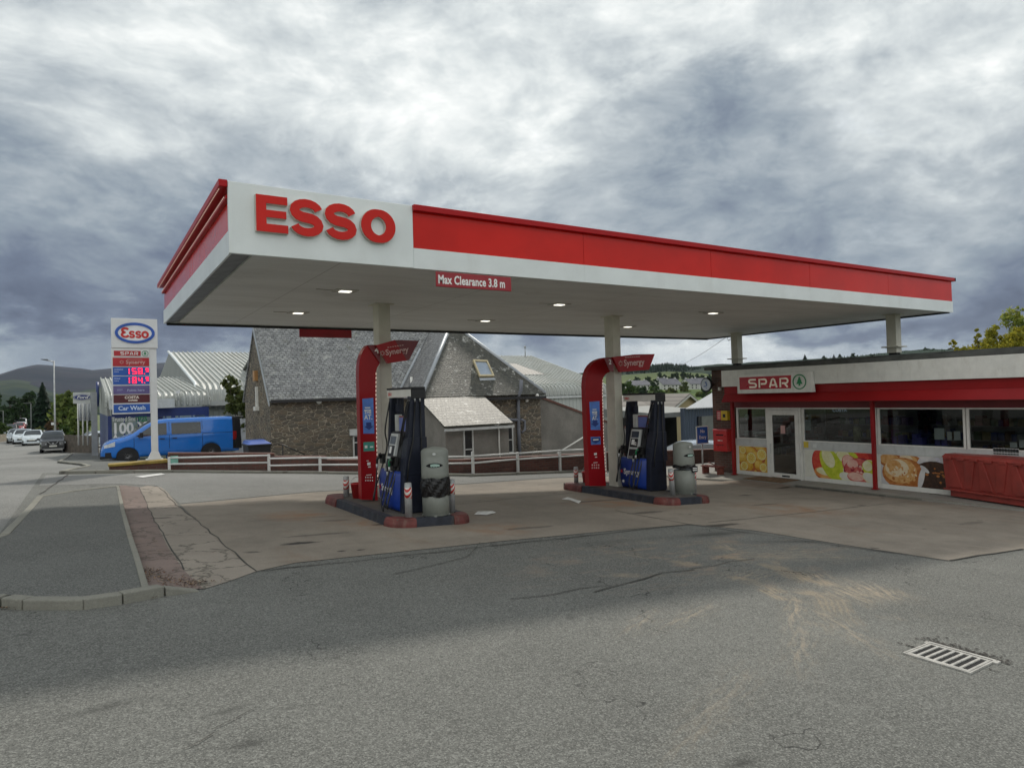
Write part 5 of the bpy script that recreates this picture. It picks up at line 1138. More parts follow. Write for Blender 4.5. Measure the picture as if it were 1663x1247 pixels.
# drain grating
dr = thing('drain_grating', tuple(G(1545, 1070)), 'pale metal drain grating with slots set in the asphalt', 'drain')
A, B, C_, D_ = [Vector(tuple(G(u, v))) for u, v in ((1466, 1063), (1510, 1045.5), (1620, 1080), (1576, 1096.5))]   # left, top, right, bottom
def dp(s, t, h): 
    p = A+(D_-A)*s+(B-A)*t; p.z = gz(p.x, p.y)+h; return p
GAL = mat('grating_metal', (.42, .41, .38), .6, .1, var=.2, vs=12, dirt=.45, dcol=(.3, .24, .2), bump=.3, bs=60)
pit = MB(DARK); pit.prism([dp(.02, .03, -.0), dp(.98, .03, -.0), dp(.98, .97, -.0), dp(.02, .97, -.0)], (0, 0, .009)); pit.build('pit', dr)
fr_ = MB(GAL)
def gb(q, s0, t0, s1, t1, h0=.004, h1=.018): q.hexa([dp(s0, t0, h0), dp(s1, t0, h0), dp(s1, t1, h0), dp(s0, t1, h0), dp(s0, t0, h1), dp(s1, t0, h1), dp(s1, t1, h1), dp(s0, t1, h1)])
gb(fr_, 0, 0, 1, .035); gb(fr_, -.02, .965, 1.03, 1.03); gb(fr_, 0, .04, .025, .96); gb(fr_, .975, .04, 1, .96); gb(fr_, -.05, .88, -.002, 1.0); gb(fr_, 1.002, .86, 1.06, 1.02); fr_.build('frame', dr)
gr = MB(GAL); gb(gr, .035, .05, .965, .12); gb(gr, .035, .87, .965, .93)
n_ = 7
for k in range(n_+1):
    s = .06+.88*k/n_-.022; gb(gr, max(.035, s), .121, min(.965, s+.044), .869)
gr.build('grate', dr, bevel=.003)
mb = MB(mat('patch_asphalt_crumbs', (.05, .045, .04), .95)); rn = random.Random(9)
for _ in range(260):
    a = rn.random()*6.28; s = .5+rn.choice([-1, 1])*(.52+abs(rn.gauss(0, .10))) if rn.random() < .3 else rn.random(); t = .98+abs(rn.gauss(0, .16))+.04 if rn.random() < .6 else .5
    if 0 < s < 1.05 and t < 1.04: t = 1.06+abs(rn.gauss(0, .08))
    if t > 1.05 or s < -.02 or s > 1.07:
        p = dp(s, t, .012); w = rn.uniform(.004, .014); mb.face([(p.x+w*math.cos(a+k*1.57), p.y+w*math.sin(a+k*1.57), p.z+.003*k % .004) for k in range(4)])
tag(mb.build('asphalt_crumbs'), 'dark loose crumbs of broken asphalt around the drain grating', 'loose stones', kind='stuff')
# ---------------------------------------------------------------- totem price sign
YT = 22.3
tz0 = gz(1.67, YT)
tt = thing('price_totem', (1.67, YT, tz0), 'tall white price totem with an oval logo and red digits on a flared pole', 'sign')
TW = mat('totem_white', (.70, .72, .73), .4, var=.04, vs=3, dirt=.08)
m_ = MB(TW)
m_.hexa([(1.50, YT-.09, .10), (1.86, YT-.09, .10), (1.86, YT+.09, .10), (1.50, YT+.09, .10), (1.60, YT-.06, .32), (1.775, YT-.06, .32), (1.775, YT+.06, .32), (1.60, YT+.06, .32)])
m_.box(1.60, YT-.06, .32, 1.775, YT+.06, 3.31); m_.box(1.45, YT-.12, tz0, 1.9, YT+.12, .10); m_.build('pole', tt, bevel=.006)
m_ = MB(TW); m_.box(.645, YT-.10, 3.315, 1.81, YT+.10, 4.16); hd = m_.build('logo_panel', tt, bevel=.008)
ELB = mat('oval_blue', (.015, .09, .42), .3); m_ = MB(ELB); cx_, cz_ = 1.235, 3.745
stroke(m_, arc(cx_, cz_, .465, .262, 0, 360, 48)[:-1], .075, (0, YT-.105, 0), RIGHT_Y, UPZ, .02, 0, True); m_.build('oval_ring', hd)
m_ = MB(mat('oval_white', (.78, .80, .82), .35)); m_.disc((cx_, YT-.103, cz_), .25, 'Y', 48, rx=.45, th=.006); m_.build('oval_face', hd)
m_ = MB(TXTR); lw = .062
o_ = (cx_-.345, YT-.112, cz_-.125)
# E as a rounded epsilon, two s, one o
stroke(m_, arc(.10, .20, .075, .055, 20, 270, 9)+arc(.10, .072, .085, .062, 90, 345, 9)[1:], lw, o_, RIGHT_Y, UPZ, .008)
for ox in (.215, .375): stroke(m_, [(x+ox, y) for x, y in S_path(.105, .165, 7)], .052, o_, RIGHT_Y, UPZ, .008)
stroke(m_, [(x+.60, y+.083) for x, y in arc(0, 0, .068, .080, 0, 360, 20)[:-1]], .056, o_, RIGHT_Y, UPZ, .008, 0, True)
m_.build('lettering', hd)
pz = [3.265, 2.995, 2.70, 2.405, 2.115, 1.815, 1.52]
TR = mat('totem_red', (.42, .02, .03), .35); TM = mat('totem_maroon', (.09, .012, .02), .35); TP = mat('totem_purple', (.12, .10, .26), .35); TB = mat('totem_blue', (.02, .10, .42), .35)
LEDR = mat('red_digit', (1, .02, .06), .5, emit=1.6, var=0); FAINT = mat('faint_lettering', (.38, .40, .62), .5)
xl, xr = .66, 1.59
back = MB(TW); back.box(xl-.02, YT-.07, 1.43, 1.598, YT+.07, 3.31); back.build('panel_backing', tt)
rows = [(3.265, 3.06, TW), (3.035, 2.79, TR), (2.765, 2.53, TB), (2.505, 2.27, TB), (2.235, 2.0, TP), (1.975, 1.745, TM), (1.705, 1.47, TB)]
po = []
for zt, zb, mm in rows: m_ = MB(mm); m_.box(xl+.01, YT-.082, zb, xr-.01, YT-.071, zt); po.append(m_.build('price_panel' if mm == TB and zb > 2 else 'brand_panel', tt))
YL = YT-.084
m_ = MB(TR, GRN, TXTW); m_.box(xl+.04, YL-.003, 3.085, 1.37, YL, 3.235); spar_word(m_, (xl+.20, YL-.004, 3.115), RIGHT_Y, UPZ, .088, .1, 2, .003)
treelogo(m_, (1.48, YL-.002, 3.16), RIGHT_Y, UPZ, .085, 1); m_.build('lettering', po[0])
m_ = MB(mat('faded_lettering_pink', (.62, .36, .34), .5)); text_mb(m_, 'Synergy', (xl+.33, YL, 2.86), RIGHT_Y, UPZ, .155, .003, .003)
for q in range(8): a = q*math.pi/4; m_.tube([(xl+.23+.025*math.cos(a), YL, 2.91+.025*math.sin(a)), (xl+.23+.055*math.cos(a), YL, 2.91+.055*math.sin(a))], .009, 4)
m_.box(xl+.36, YL-.003, 2.975, xl+.75, YL, 2.985); m_.build('lettering', po[1])
def digit(mb, d, x, z, w, h, t):
    segs = {'1': 'bc', '5': 'afgcd', '8': 'abcdefg', '4': 'fgbc', '9': 'abcdfg'}[d]; e = .3*t
    B = dict(a=(x+e, z+h-t, x+w-e, z+h), g=(x+e, z+h/2-t/2, x+w-e, z+h/2+t/2), d=(x+e, z, x+w-e, z+t), f=(x, z+h/2+e, x+t, z+h-e), b=(x+w-t, z+h/2+e, x+w, z+h-e), e=(x, z+e, x+t, z+h/2-e), c=(x+w-t, z+e, x+w, z+h/2-e))
    for s in segs: a, b, c, d_ = B[s]; mb.box(a, YL-.006, b, c, YL, d_)
for (pn, ds, zb) in ((2, '158', 2.56), (3, '184', 2.30)):
    m_ = MB(LEDR); x = xl+.33
    for ch in ds: digit(m_, ch, x-(.02 if ch == '1' else 0), zb, .115, .175, .028); x += .15
    digit(m_, '9', x+.045, zb+.065, .075, .11, .020); m_.box(x+.0, YL-.006, zb, x+.028, YL, zb+.026); m_.build('digits', po[pn])
    t = MB(mat('pale_blue_lettering', (.45, .52, .75), .5)); text_mb(t, 'Unleaded' if pn == 2 else 'Diesel', (xl+.04, YL, zb+.125), RIGHT_Y, UPZ, .058, .002, .001); text_mb(t, 'Litre', (xl+.04, YL, zb+.06), RIGHT_Y, UPZ, .058, .002, .001); t.build('lettering', po[pn])
m_ = MB(FAINT); text_mb(m_, 'Points here', (xl+.35, YL, 2.075), RIGHT_Y, UPZ, .095, .003, .002); m_.box(xl+.1, YL-.003, 2.12, xl+.24, YL, 2.135); m_.box(xl+.1, YL-.003, 2.09, xl+.2, YL, 2.095); m_.build('lettering', po[4])
m_ = MB(mat('costa_lettering', (.72, .66, .60), .5)); text_mb(m_, 'COSTA', (xl+.465, YL, 1.865), RIGHT_Y, UPZ, .105, .003, .004, align='CENTER', sx=1.05); text_mb(m_, 'EXPRESS', (xl+.49, YL, 1.79), RIGHT_Y, UPZ, .062, .003, .003, align='CENTER'); m_.build('lettering', po[5])
m_ = MB(mat('carwash_lettering', (.60, .72, .88), .5)); text_mb(m_, 'Car Wash', (xl+.465, YL, 1.54), RIGHT_Y, UPZ, .165, .003, .004, align='CENTER'); m_.build('lettering', po[6])

# ---------------------------------------------------------------- low brick wall, white railing
YEL = mat('yellow_coping', (.30, .21, .04), .7, var=.2, vs=5, dirt=.4); COPE = mat('brown_coping', (.14, .065, .05), .8, var=.2, vs=5, dirt=.3)
pw = thing('planter_wall', (1.2, 21.9, gz(1.2, 21.9)), 'very low brick wall with a chipped yellow top at the foot of the price totem', 'wall')
a_, b_ = G(176, 764), G(275, 763.5)
m_ = MB(BRICK2); m_.hexa([(a_.x, 21.95, -.4), (1.98, 21.75, -.4), (1.98, 22.25, -.4), (a_.x, 22.3, -.4), (a_.x, 21.95, -.02), (1.98, 21.75, .0), (1.98, 22.25, .0), (a_.x, 22.3, -.02)]); m_.build('brickwork', pw)
m_ = MB(YEL); m_.hexa([(a_.x-.03, 21.9, -.02), (1.99, 21.70, .0), (1.99, 22.3, .0), (a_.x-.03, 22.35, -.02), (a_.x-.03, 21.9, .05), (1.99, 21.70, .09), (1.99, 22.3, .09), (a_.x-.03, 22.35, .05)]); m_.build('coping', pw, bevel=.02)
bw_ = thing('boundary_wall', (5.9, 19.95, gz(5.9, 20)), 'low dark red brick wall stepping down behind the white railing', 'wall')
def onwl(px):    # point on wall line for an image column
    d = ray(px, 745)
    for (ax, ay), (bx_, by) in zip(WL, WL[1:]):
        # solve a + s(b-a) = t d
        rx_, ry_ = bx_-ax, by-ay; den = d.x*ry_-d.y*rx_
        if abs(den) < 1e-9: continue
        t = (ax*ry_-ay*rx_)/den; s = ((ax+0)*d.y-(ay)*d.x)/den
        s = ((t*d.x-ax)/rx_)
        if (0 <= s <= 1) or (s < 0 and (ax, ay) == WL[0]) or (s > 1 and (bx_, by) == WL[-1]):
            return Vector((t*d.x, t*d.y, 0)), t
def wz(px, py): p, t = onwl(px); d = ray(px, py); k = p.y/d.y; return Vector((p.x, p.y, CZ+d.z*k))
segs = [((274, 735), (446, 735.5)), ((446, 740.3), (531, 740.5)), ((531, 746), (640, 746)), ((640, 747), (752, 746)), ((752, 746), (985, 734.5)), ((985, 734), (1068, 732)), ((1068, 732), (1165, 729))]
for (p0, p1) in segs:
    a = wz(*p0); b = wz(*p1); th = Vector((0, .22, 0)); m_ = MB(BRICK2); za, zb = gz(a.x, a.y)-.9, gz(b.x, b.y)-.9
    q = lambda p, z: (p.x, p.y, z)
    m_.hexa([q(a, za), q(b, zb), q(b+th, zb), q(a+th, za), q(a, a.z-.05), q(b, b.z-.05), q(b+th, b.z-.05), q(a+th, a.z-.05)]); m_.build('brickwork', bw_)
    m_ = MB(COPE); e = Vector((0, .03, 0)); m_.hexa([q(a-e, a.z-.048), q(b-e, b.z-.048), q(b+th+e, b.z-.048), q(a+th+e, a.z-.048), q(a-e, a.z), q(b-e, b.z), q(b+th+e, b.z), q(a+th+e, a.z)]); m_.build('coping', bw_, bevel=.008)
rl = thing('railing', (5.9, 19.7, gz(5.9, 19.7)), 'white two-rail metal railing on short posts in front of the low brick wall', 'railing')
RLM = mat('railing_white', (.72, .73, .72), .5, var=.05, vs=6, dirt=.2)
def rp_(px, py, off=.22):
    p, t = onwl(px); s = (p.y-off)/p.y; d = ray(px, py); k = (p.y-off)/d.y; return Vector((d.x*k, d.y*k, CZ+d.z*k))
posts = [(275, 742, 765), (437, 737.5, 766.5), (520, 741.5, 767), (600, 743, 769), (685, 742, 771), (768.5, 733, 771.5), (841.5, 734, 769), (909.8, 730, 765.5), (983, 727, 763)]
for (u, vt, vb) in posts:
    p = rp_(u, vb); z = rp_(u, vt).z; m_ = MB(RLM); w = .035; m_.box(p.x-w, p.y-w, gz(p.x, p.y)-.05, p.x+w, p.y+w, z); m_.build('post', rl, bevel=.004)
def rail(u0, v0, u1, v1): a, b = rp_(u0, v0, .235), rp_(u1, v1, .235); m_ = MB(RLM); m_.tube([a, b], .026, 8); m_.build('rail', rl)
for r_ in [(275, 743.5, 437, 739.5), (275, 753.5, 437, 751), (437, 744.5, 520, 743), (437, 756, 520, 754.5), (520, 743.5, 600, 743.8), (520, 754.5, 600, 754.5), (600, 743.8, 685, 743), (600, 754.5, 685, 753.6), (685, 743, 768.5, 741), (685, 753.6, 768.5, 751.8), (768.5, 740.5, 841.5, 736), (768.5, 751.8, 841.5, 745.5), (841.5, 736, 909.8, 731.5), (841.5, 745.5, 909.8, 741.5), (909.8, 731.5, 983, 728.3), (909.8, 741.5, 983, 737)]: rail(*r_)
a, b = rp_(277, 740.5, .26), rp_(290, 752, .26); m_ = MB(mat('mint_notice', (.22, .48, .40), .5)); m_.box(a.x, a.y-.004, b.z, b.x, a.y, a.z); m_.build('notice', rl)

# ---------------------------------------------------------------- stone building with slate roofs
RUB = rubble_mat(); SLATE = slate_mat('slate_grey', (1, 1.01, 1.03), .55); SLATEM = slate_mat('slate_mossy', (.27, .26, .205), .7, bw=.17, rh=.125); SLATED = slate_mat('slate_dark', (.50, .52, .56), .25)
HARL = harl_mat('grey_harling', (.29, .275, .245)); LEAD = mat('lead_flashing', (.36, .39, .42), .45, var=.1, vs=3)
house = thing('stone_building', (9, 27, gz(9, 27)), 'old rubble stone building with steep slate roofs, a hipped wing and a grey harled lean-to', 'building')
XL_, YF, YB, ZE, ZR = 6.0, 27.0, 31.8, 1.86, 4.80; ZG = -2.2; YR_ = (YF+YB)/2
WX0, WX1, WY = 11.3, 16.9, 24.5; WXC = (WX0+WX1)/2; ZW = 1.80
m_ = MB(RUB)
m_.prism([(XL_, YF, ZG), (XL_, YB, ZG), (XL_, YB, ZE), (XL_, YR_, ZR-.03), (XL_, YF, ZE)], (.5, 0, 0)); m_.build('gable_wall', house)
m_ = MB(RUB); m_.box(XL_+.502, YF, ZG, WX0, YF+.5, ZE); m_.build('front_wall', house)
m_ = MB(RUB, HARL); m_.box(WX0, WY, ZG, WX0+.4, YF-.002, ZW, 0); m_.box(WX0+.402, WY, ZG, 15.1, WY+.4, ZW, 0); m_.box(15.1, WY, ZG, WX1, WY+.4, ZW, 0); m_.box(WX1-.4, WY+.402, ZG, WX1, 33, ZW, 0); m_.build('wing_wall', house)
a = AY(800, 660, WY); b = AY(838, 740, WY); m_ = MB(HARL); m_.box(13.9, WY-.03, ZG, b.x, WY-.002, AY(815, 694, WY).z+.3); m_.build('harled_panel', house)
sk = .16; th = .09
def slab_(name, pts, m, t=.08, par=house):
    q = MB(m); n = (Vector(pts[1])-Vector(pts[0])).cross(Vector(pts[2])-Vector(pts[0])).normalized(); n = n if n.z > 0 else -n; q.prism(pts, n*t); return q.build(name, par)
def ext(a, b, d): return Vector(b)+(Vector(b)-Vector(a)).normalized()*d
m_ = None
e0 = (XL_-.08, YF-sk, ZE-.12); e1 = (WX0+3, YF-sk, ZE-.12)
slope = (ZR-ZE)/(YR_-YF)
def rf(x, y): return (x, y, ZE+slope*(y-YF))
slab_('roof', [rf(XL_-.06, YF-.18), rf(WX0+.6, YF-.18), rf(WXC, YR_), rf(XL_-.06, YR_)], SLATE)
slab_('roof', [(XL_-.06, YB+.2, ZE-.2), (WXC, YB+.2, ZE-.2), (WXC, YR_+.001, ZR), (XL_-.06, YR_+.001, ZR)], SLATE)
m_ = MB(LEAD); m_.tube([(XL_-.05, YR_, ZR+.10), (WXC, YR_, ZR+.10)], .08, 8); m_.build('ridge', house)
m_ = MB(mat('gutter_black', (.02, .02, .022), .5)); m_.box(XL_-.02, YF-.26, ZE-.24, WX0-.2, YF-.14, ZE-.13); m_.build('gutter', house)
m_ = MB(LEAD); m_.prism([rf(XL_-.10, YF-.2), rf(XL_-.10, YR_), (XL_-.10, YR_, ZR-.16), (XL_-.10, YF-.2, ZE-.36)], (.045, 0, 0)); m_.build('verge', house)
# wing: hip front face, left and right slopes, apex
APZ = 4.92; APY = 27.35
hs = (APZ-ZW)/(WXC-WX0)
def wl(x, y): return (x, y, ZW+hs*(x-WX0))
ap = (WXC, APY, APZ)
ex = .17
fl = (WX0-ex, WY-ex, ZW-hs*ex); fr2 = (WX1+ex, WY-ex, ZW-hs*ex)
slab_('wing_roof', [fl, fr2, ap], SLATEM, .07)
slab_('wing_roof', [fl, ap, (WXC, 31, APZ), (WX0-ex, 31, ZW-hs*ex)], SLATED, .05)
slab_('wing_roof', [fr2, ap, (WXC, 31, APZ), (WX1+ex, 31, ZW-hs*ex)], SLATE, .05)
for p_ in (fl, fr2):
    m_ = MB(LEAD); m_.tube([Vector(p_)+Vector((0, 0, .07)), Vector(ap)+Vector((0, 0, .08))], .085, 8); m_.build('hip_flashing', house)
# valley flashing between the two roofs: x where wing slope height equals the main slope height at y
v0 = None; vy = []
for y in (YF-.1, YF+1.5, APY+1.2):
    z = ZE+slope*(y-YF); x = WX0+(z-ZW)/hs; vy.append((x, y, z+.10))
m_ = MB(LEAD); m_.tube(vy, .07, 6); m_.build('valley_flashing', house)
m_ = MB(mat('gutter_black', (0, 0, 0))); m_.box(WX0+2.3, WY-.30, ZW-.33, WX1+.12, WY-.18, ZW-.22); m_.build('gutter', house)
# chimney-like white vent pipe seen above the pump
p_ = AY(668, 612, 26.6); q_ = AY(668, 640, 26.6); m_ = MB(WHITE2); m_.tube([q_, p_], .055, 8); m_.build('vent_pipe', house)
# lean-to
LX0, LX1, LY = 11.1, 13.82, 22.25; LZ0, LZ1 = .60, 1.66
m_ = MB(HARL); m_.prism([(LX0, LY, ZG), (LX0, WY-.002, ZG), (LX0, WY-.002, LZ1-.05), (LX0, LY, LZ0-.05)], (LX1-LX0, 0, 0)); m_.build('lean_to_wall', house)
sl = (LZ1-LZ0)/(WY-LY)
slab_('lean_to_roof', [(LX0-.12, LY-.15, LZ0-sl*.15), (LX1+.10, LY-.15, LZ0-sl*.15), (LX1+.10, WY-.02, LZ1), (LX0-.12, WY-.02, LZ1)], SLATEM, .07)
m_ = MB(LEAD); m_.box(LX0-.12, WY-.10, LZ1+.05, LX1+.12, WY-.02, LZ1+.09); m_.build('flashing', house)
m_ = MB(LGREY); m_.box(LX0-.12, LY-.25, LZ0-.20, LX1+.12, LY-.15, LZ0-.11); m_.build('gutter', house)
WD = mat('window_dark', (.03, .033, .035), .15); WF = mat('window_frame', (.55, .56, .54), .5, dirt=.3)
def win(u0, v0, u1, v1, Y, tr=.45, name='window', par=house, mf=None, bar=True):
    a, b = AY(u0, v0, Y), AY(u1, v1, Y); w = .055; f = MB(mf or WF)
    f.box(a.x, Y-.05, b.z, a.x+w, Y-.005, a.z); f.box(b.x-w, Y-.05, b.z, b.x, Y-.005, a.z); f.box(a.x+w, Y-.048, a.z-w, b.x-w, Y-.006, a.z); f.box(a.x+w, Y-.048, b.z, b.x-w, Y-.006, b.z+w)
    if bar: z = a.z+(b.z-a.z)*tr; f.box(a.x+w, Y-.046, z-.02, b.x-w, Y-.007, z+.02)
    o = f.build(name, par); g = MB(WD); g.box(a.x+w, Y-.02, b.z+w, b.x-w, Y-.008, a.z-w); g.build('pane', o); return o
win(751.5, 697, 769, 743, LY, .7); win(820.5, 693, 833.5, 735, WY-.035, .5); win(572.5, 707, 585, 742, YF, .33)
m_ = MB(LGREY); a, b = AY(567, 697, YF), AY(590, 706, YF); m_.box(a.x, YF-.12, b.z, b.x, YF-.003, a.z); o_ = m_.build('sign_board', house); 
# skylight
def onroof(u, v): # plane of hip front face
    P0, P1, P2 = Vector(fl), Vector(fr2), Vector(ap); n = (P1-P0).cross(P2-P0); d = ray(u, v); c = Vector((0, 0, CZ)); return c+d*((P0-c).dot(n)/d.dot(n)), n.normalized()*(1 if n.z > 0 else -1)
pts = [onroof(*q)[0] for q in ((766, 588), (789.5, 589), (801, 614.5), (777, 615))]; nn = onroof(780, 600)[1]
m_ = MB(mat('skylight_frame', (.50, .43, .27), .5)); ctr = sum(pts, Vector())/4
for i in range(4):
    a, b = pts[i], pts[(i+1) % 4]; ai, bi = a.lerp(ctr, .17), b.lerp(ctr, .17)
    m_.prism([a+nn*.08, b+nn*.08, bi+nn*.08, ai+nn*.08], nn*.09)
sk_ = m_.build('skylight', house); g = MB(mat('skylight_glass', (.32, .38, .46), .08, spec=.8)); g.prism([p.lerp(ctr, .16)+nn*.09 for p in pts], nn*.02); g.build('pane', sk_)
m_ = MB(LEAD); ap_ = [onroof(*q)[0]+nn*.075 for q in ((777, 616), (801.5, 615.5), (804, 619), (779, 620))]; m_.prism(ap_, nn*.01); m_.build('apron', sk_)
# pipes
PIP = mat('grey_pipe', (.17, .18, .21), .5, var=.15, vs=4); Yq = WY-.12
m_ = MB(PIP); m_.tube([AY(846.5, 617, WY-.25), AY(846, 634, WY-.25), AY(841.5, 644, Yq), AY(842.5, 700, Yq), AY(844, 742, Yq)], .075, 10); m_.tube([AY(820, 679, Yq), AY(830, 681.5, Yq), AY(843, 682, Yq)], .06, 8); m_.tube([AY(846, 681, Yq-.03), AY(852, 683, Yq-.03), AY(852.5, 698, Yq-.03), AY(847, 702.5, Yq-.03)], .055, 8); m_.build('soil_pipe', house)
m_ = MB(WHITE2); m_.tube([AY(808, 689, LY-.06), AY(810.5, 700, LY-.06), AY(810.5, 716, LY-.06), AY(812, 745, LY-.06)], .035, 8); m_.build('downpipe', house)
def ball(u, v, Y, r=.08): c = AY(u, v, Y); m_ = MB(WHITE2); m_.lathe([(.001, -r), (r*.7, -r*.7), (r, 0), (r*.7, r*.7), (.001, r)], c, 12); m_.build('bulkhead_lamp', house)
ball(518, 651.5, YF-.1, .12); ball(581.5, 648, YF-.1, .10); ball(855.5, 650, WY-.1, .085); ball(872.5, 642.5, WY-.2, .09)
p_ = AX(415, 610, XL_-.06); m_ = MB(mat('orange_lamp', (.42, .22, .08), .5)); m_.box(XL_-.14, p_.y-.16, p_.z-.22, XL_-.003, p_.y+.16, p_.z+.2); m_.build('gable_lamp', house)
p0_, p1_ = AX(416, 628, XL_-.06), AX(417, 660, XL_-.06); m_ = MB(WHITE2); m_.box(XL_-.10, p1_.y-.06, p1_.z, XL_-.003, p1_.y+.06, p0_.z); m_.box(XL_-.16, p1_.y-.2, p1_.z-.17, XL_-.003, p1_.y+.2, p1_.z-.003); m_.build('gable_conduit', house)
a, b = AY(452, 722, 25), AY(495, 738, 25); c = AY(459, 722, 25)
hr = thing('handrail', (a.x, 25, -1.2), 'dark metal handrail sloping down beside the stone building', 'handrail'); m_ = MB(BLACK); m_.tube([a, c, b], .02, 6); m_.build('rail', hr); m_ = MB(BLACK); m_.tube([c, (c.x, c.y, -1.2)], .018, 6); m_.build('post', hr)
# rendered garden wall to the right of the wing
a, b, c = AY(877.5, 643, WY+.2), AY(952, 672, WY+.2), AY(1000, 690, WY+.2)
gw = thing('rendered_wall', (18, WY+.3, -1.6), 'grey rendered wall with a sloping brown coping between the stone building and pump 2', 'wall')
m_ = MB(HARL); m_.prism([(WX1+.02, WY+.25, ZG), (c.x+2, WY+.25, ZG), (c.x+2, WY+.25, c.z-.5), (c.x, WY+.25, c.z-.04), (WX1+.02, WY+.25, a.z-.04)], (0, .3, 0)); m_.build('render', gw)
m_ = MB(COPE); m_.prism([(WX1+.02, WY+.2, a.z-.05), (c.x, WY+.2, c.z-.05), (c.x+2, WY+.2, c.z-.5), (c.x+2, WY+.2, c.z-.42), (c.x, WY+.2, c.z+.05), (WX1+.02, WY+.2, a.z+.05)], (0, .42, 0)); m_.build('coping', gw)
a, b = AY(905, 736, 22.5), AY(954, 706, 22.5); hr2 = thing('handrail', (a.x, 22.5, -1.5), 'white sloping handrail in front of the rendered wall', 'handrail'); m_ = MB(WHITE2); m_.tube([a, b, b+(b-a)*.3], .035, 6); m_.build('rail', hr2); m_ = MB(WHITE2); m_.tube([b, (b.x, b.y, -1.6)], .03, 6); m_.build('post', hr2)

# ---------------------------------------------------------------- metal sheds
SHW = corr_mat('ribbed_white', (.50, .53, .50), .30, dirt=.35, dcol=(.30, .33, .28)); SHR = corr_mat('ribbed_roof', (.46, .48, .455), .30, dirt=.4, dcol=(.28, .27, .22), strength=.9)
SHG = mat('cladding_grey', (.30, .31, .29), .5, var=.06, vs=.6, dirt=.15)
def rib_roof(par, x0, x1, ye, ze, yr, zr, zwall, n, mw=SHR, name='roof', rad=.55, ribs=True, back=True):
    # roof slope facing -Y with a curved eave turning down into the wall
    d = Vector((0, ye-yr, ze-zr)).normalized(); m = MB(mw); prof = [(yr, zr)]
    k0 = rad*.9; ey, ez = ye-d.y*k0, ze-d.z*k0
    prof.append((ey, ez))
    a0 = math.atan2(-d.z, -d.y)      # slope angle
    for i in range(1, 6):
        t = i/5; y = (1-t)**2*ey+2*(1-t)*t*ye+t*t*ye; z = (1-t)**2*ez+2*(1-t)*t*ze+t*t*(ze-rad); prof.append((y, z))
    for (y0, z0), (y1, z1) in zip(prof, prof[1:]): m.face([(x0, y1, z1), (x1, y1, z1), (x1, y0, z0), (x0, y0, z0)], 0, True)
    o = m.build(name, par)
    if ribs:
        r = MB(mw)
        for k in range(n+1):
            x = x0+(x1-x0)*k/n
            for (y0, z0), (y1, z1) in zip(prof[1:], prof[2:]): r.hexa([(x-.04, y1, z1), (x+.04, y1, z1), (x+.04, y0, z0), (x-.04, y0, z0), (x-.025, y1-.10, z1+.04), (x+.025, y1-.10, z1+.04), (x+.025, y0-.06, z0+.08), (x-.025, y0-.06, z0+.08)])
            (y0, z0), (y1, z1) = prof[0], prof[1]
            r.hexa([(x-.04, y1, z1), (x+.04, y1, z1), (x+.04, y0, z0), (x-.04, y0, z0), (x-.025, y1-.05, z1+.10), (x+.025, y1-.05, z1+.10), (x+.025, y0-.04, z0+.09), (x-.025, y0-.04, z0+.09)])
        tag(r.build('roof_rib', par), kind='stuff' if n > 100 else None)
    return prof
# right-hand shed
s2_ = thing('metal_shed', (26, 42, -1.6), 'pale metal shed with a rust-stained roof and curved ribbed eaves, right of the stone building', 'shed')
EX = AY(986, 625, 36).x; pf = rib_roof(s2_, 9, EX, 36, 2.1, 45.4, AY(862, 579, 45.4).z, -2, 70)
m_ = MB(SHW); m_.box(9, 36.05, -3, EX-.02, 36.25, 1.56); m_.prism([(EX-.2, 36.26, -3), (EX-.2, 54.5, -3), (EX-.2, 54.5, 1.9), (EX-.2, 45.4, 4.6), (EX-.2, 36.26, 1.9)], (.18, 0, 0)); m_.build('wall', s2_)
m_ = MB(SHR); m_.face([(9, 45.4, 4.73), (EX, 45.4, 4.73), (EX, 55, 2), (9, 55, 2)]); m_.build('roof', s2_)
m_ = MB(LGREY); m_.box(9, 35.88, 1.36, EX, 36.0, 1.50); m_.build('gutter', s2_)
m_ = MB(corr_mat('rusty_sheets', (.05, .04, .028), .3, dirt=.7, dcol=(.035, .03, .02)))
def on_slope(u, v, ye=36, ze=2.1, yr=45.4, zr=None, h=.09):
    zr = zr or AY(862, 579, 45.4).z; P = Vector((0, ye, ze+h)); n = Vector((0, -(zr-ze), yr-ye)); d = ray(u, v); c = Vector((0, 0, CZ)); return c+d*((P-c).dot(n)/d.dot(n))
m_.prism([on_slope(*q) for q in ((818, 591), (838, 591), (884, 608), (845, 608.5))], (0, 0, .02)); m_.build('rusty_patch', s2_)
p_ = on_slope(853, 579); m_ = MB(STEEL); m_.tube([p_, p_+Vector((0, 0, .75))], .04, 6); m_.lathe([(.12, 0), (.001, .2)], p_+Vector((0, 0, .7)), 8); m_.build('flue', s2_)
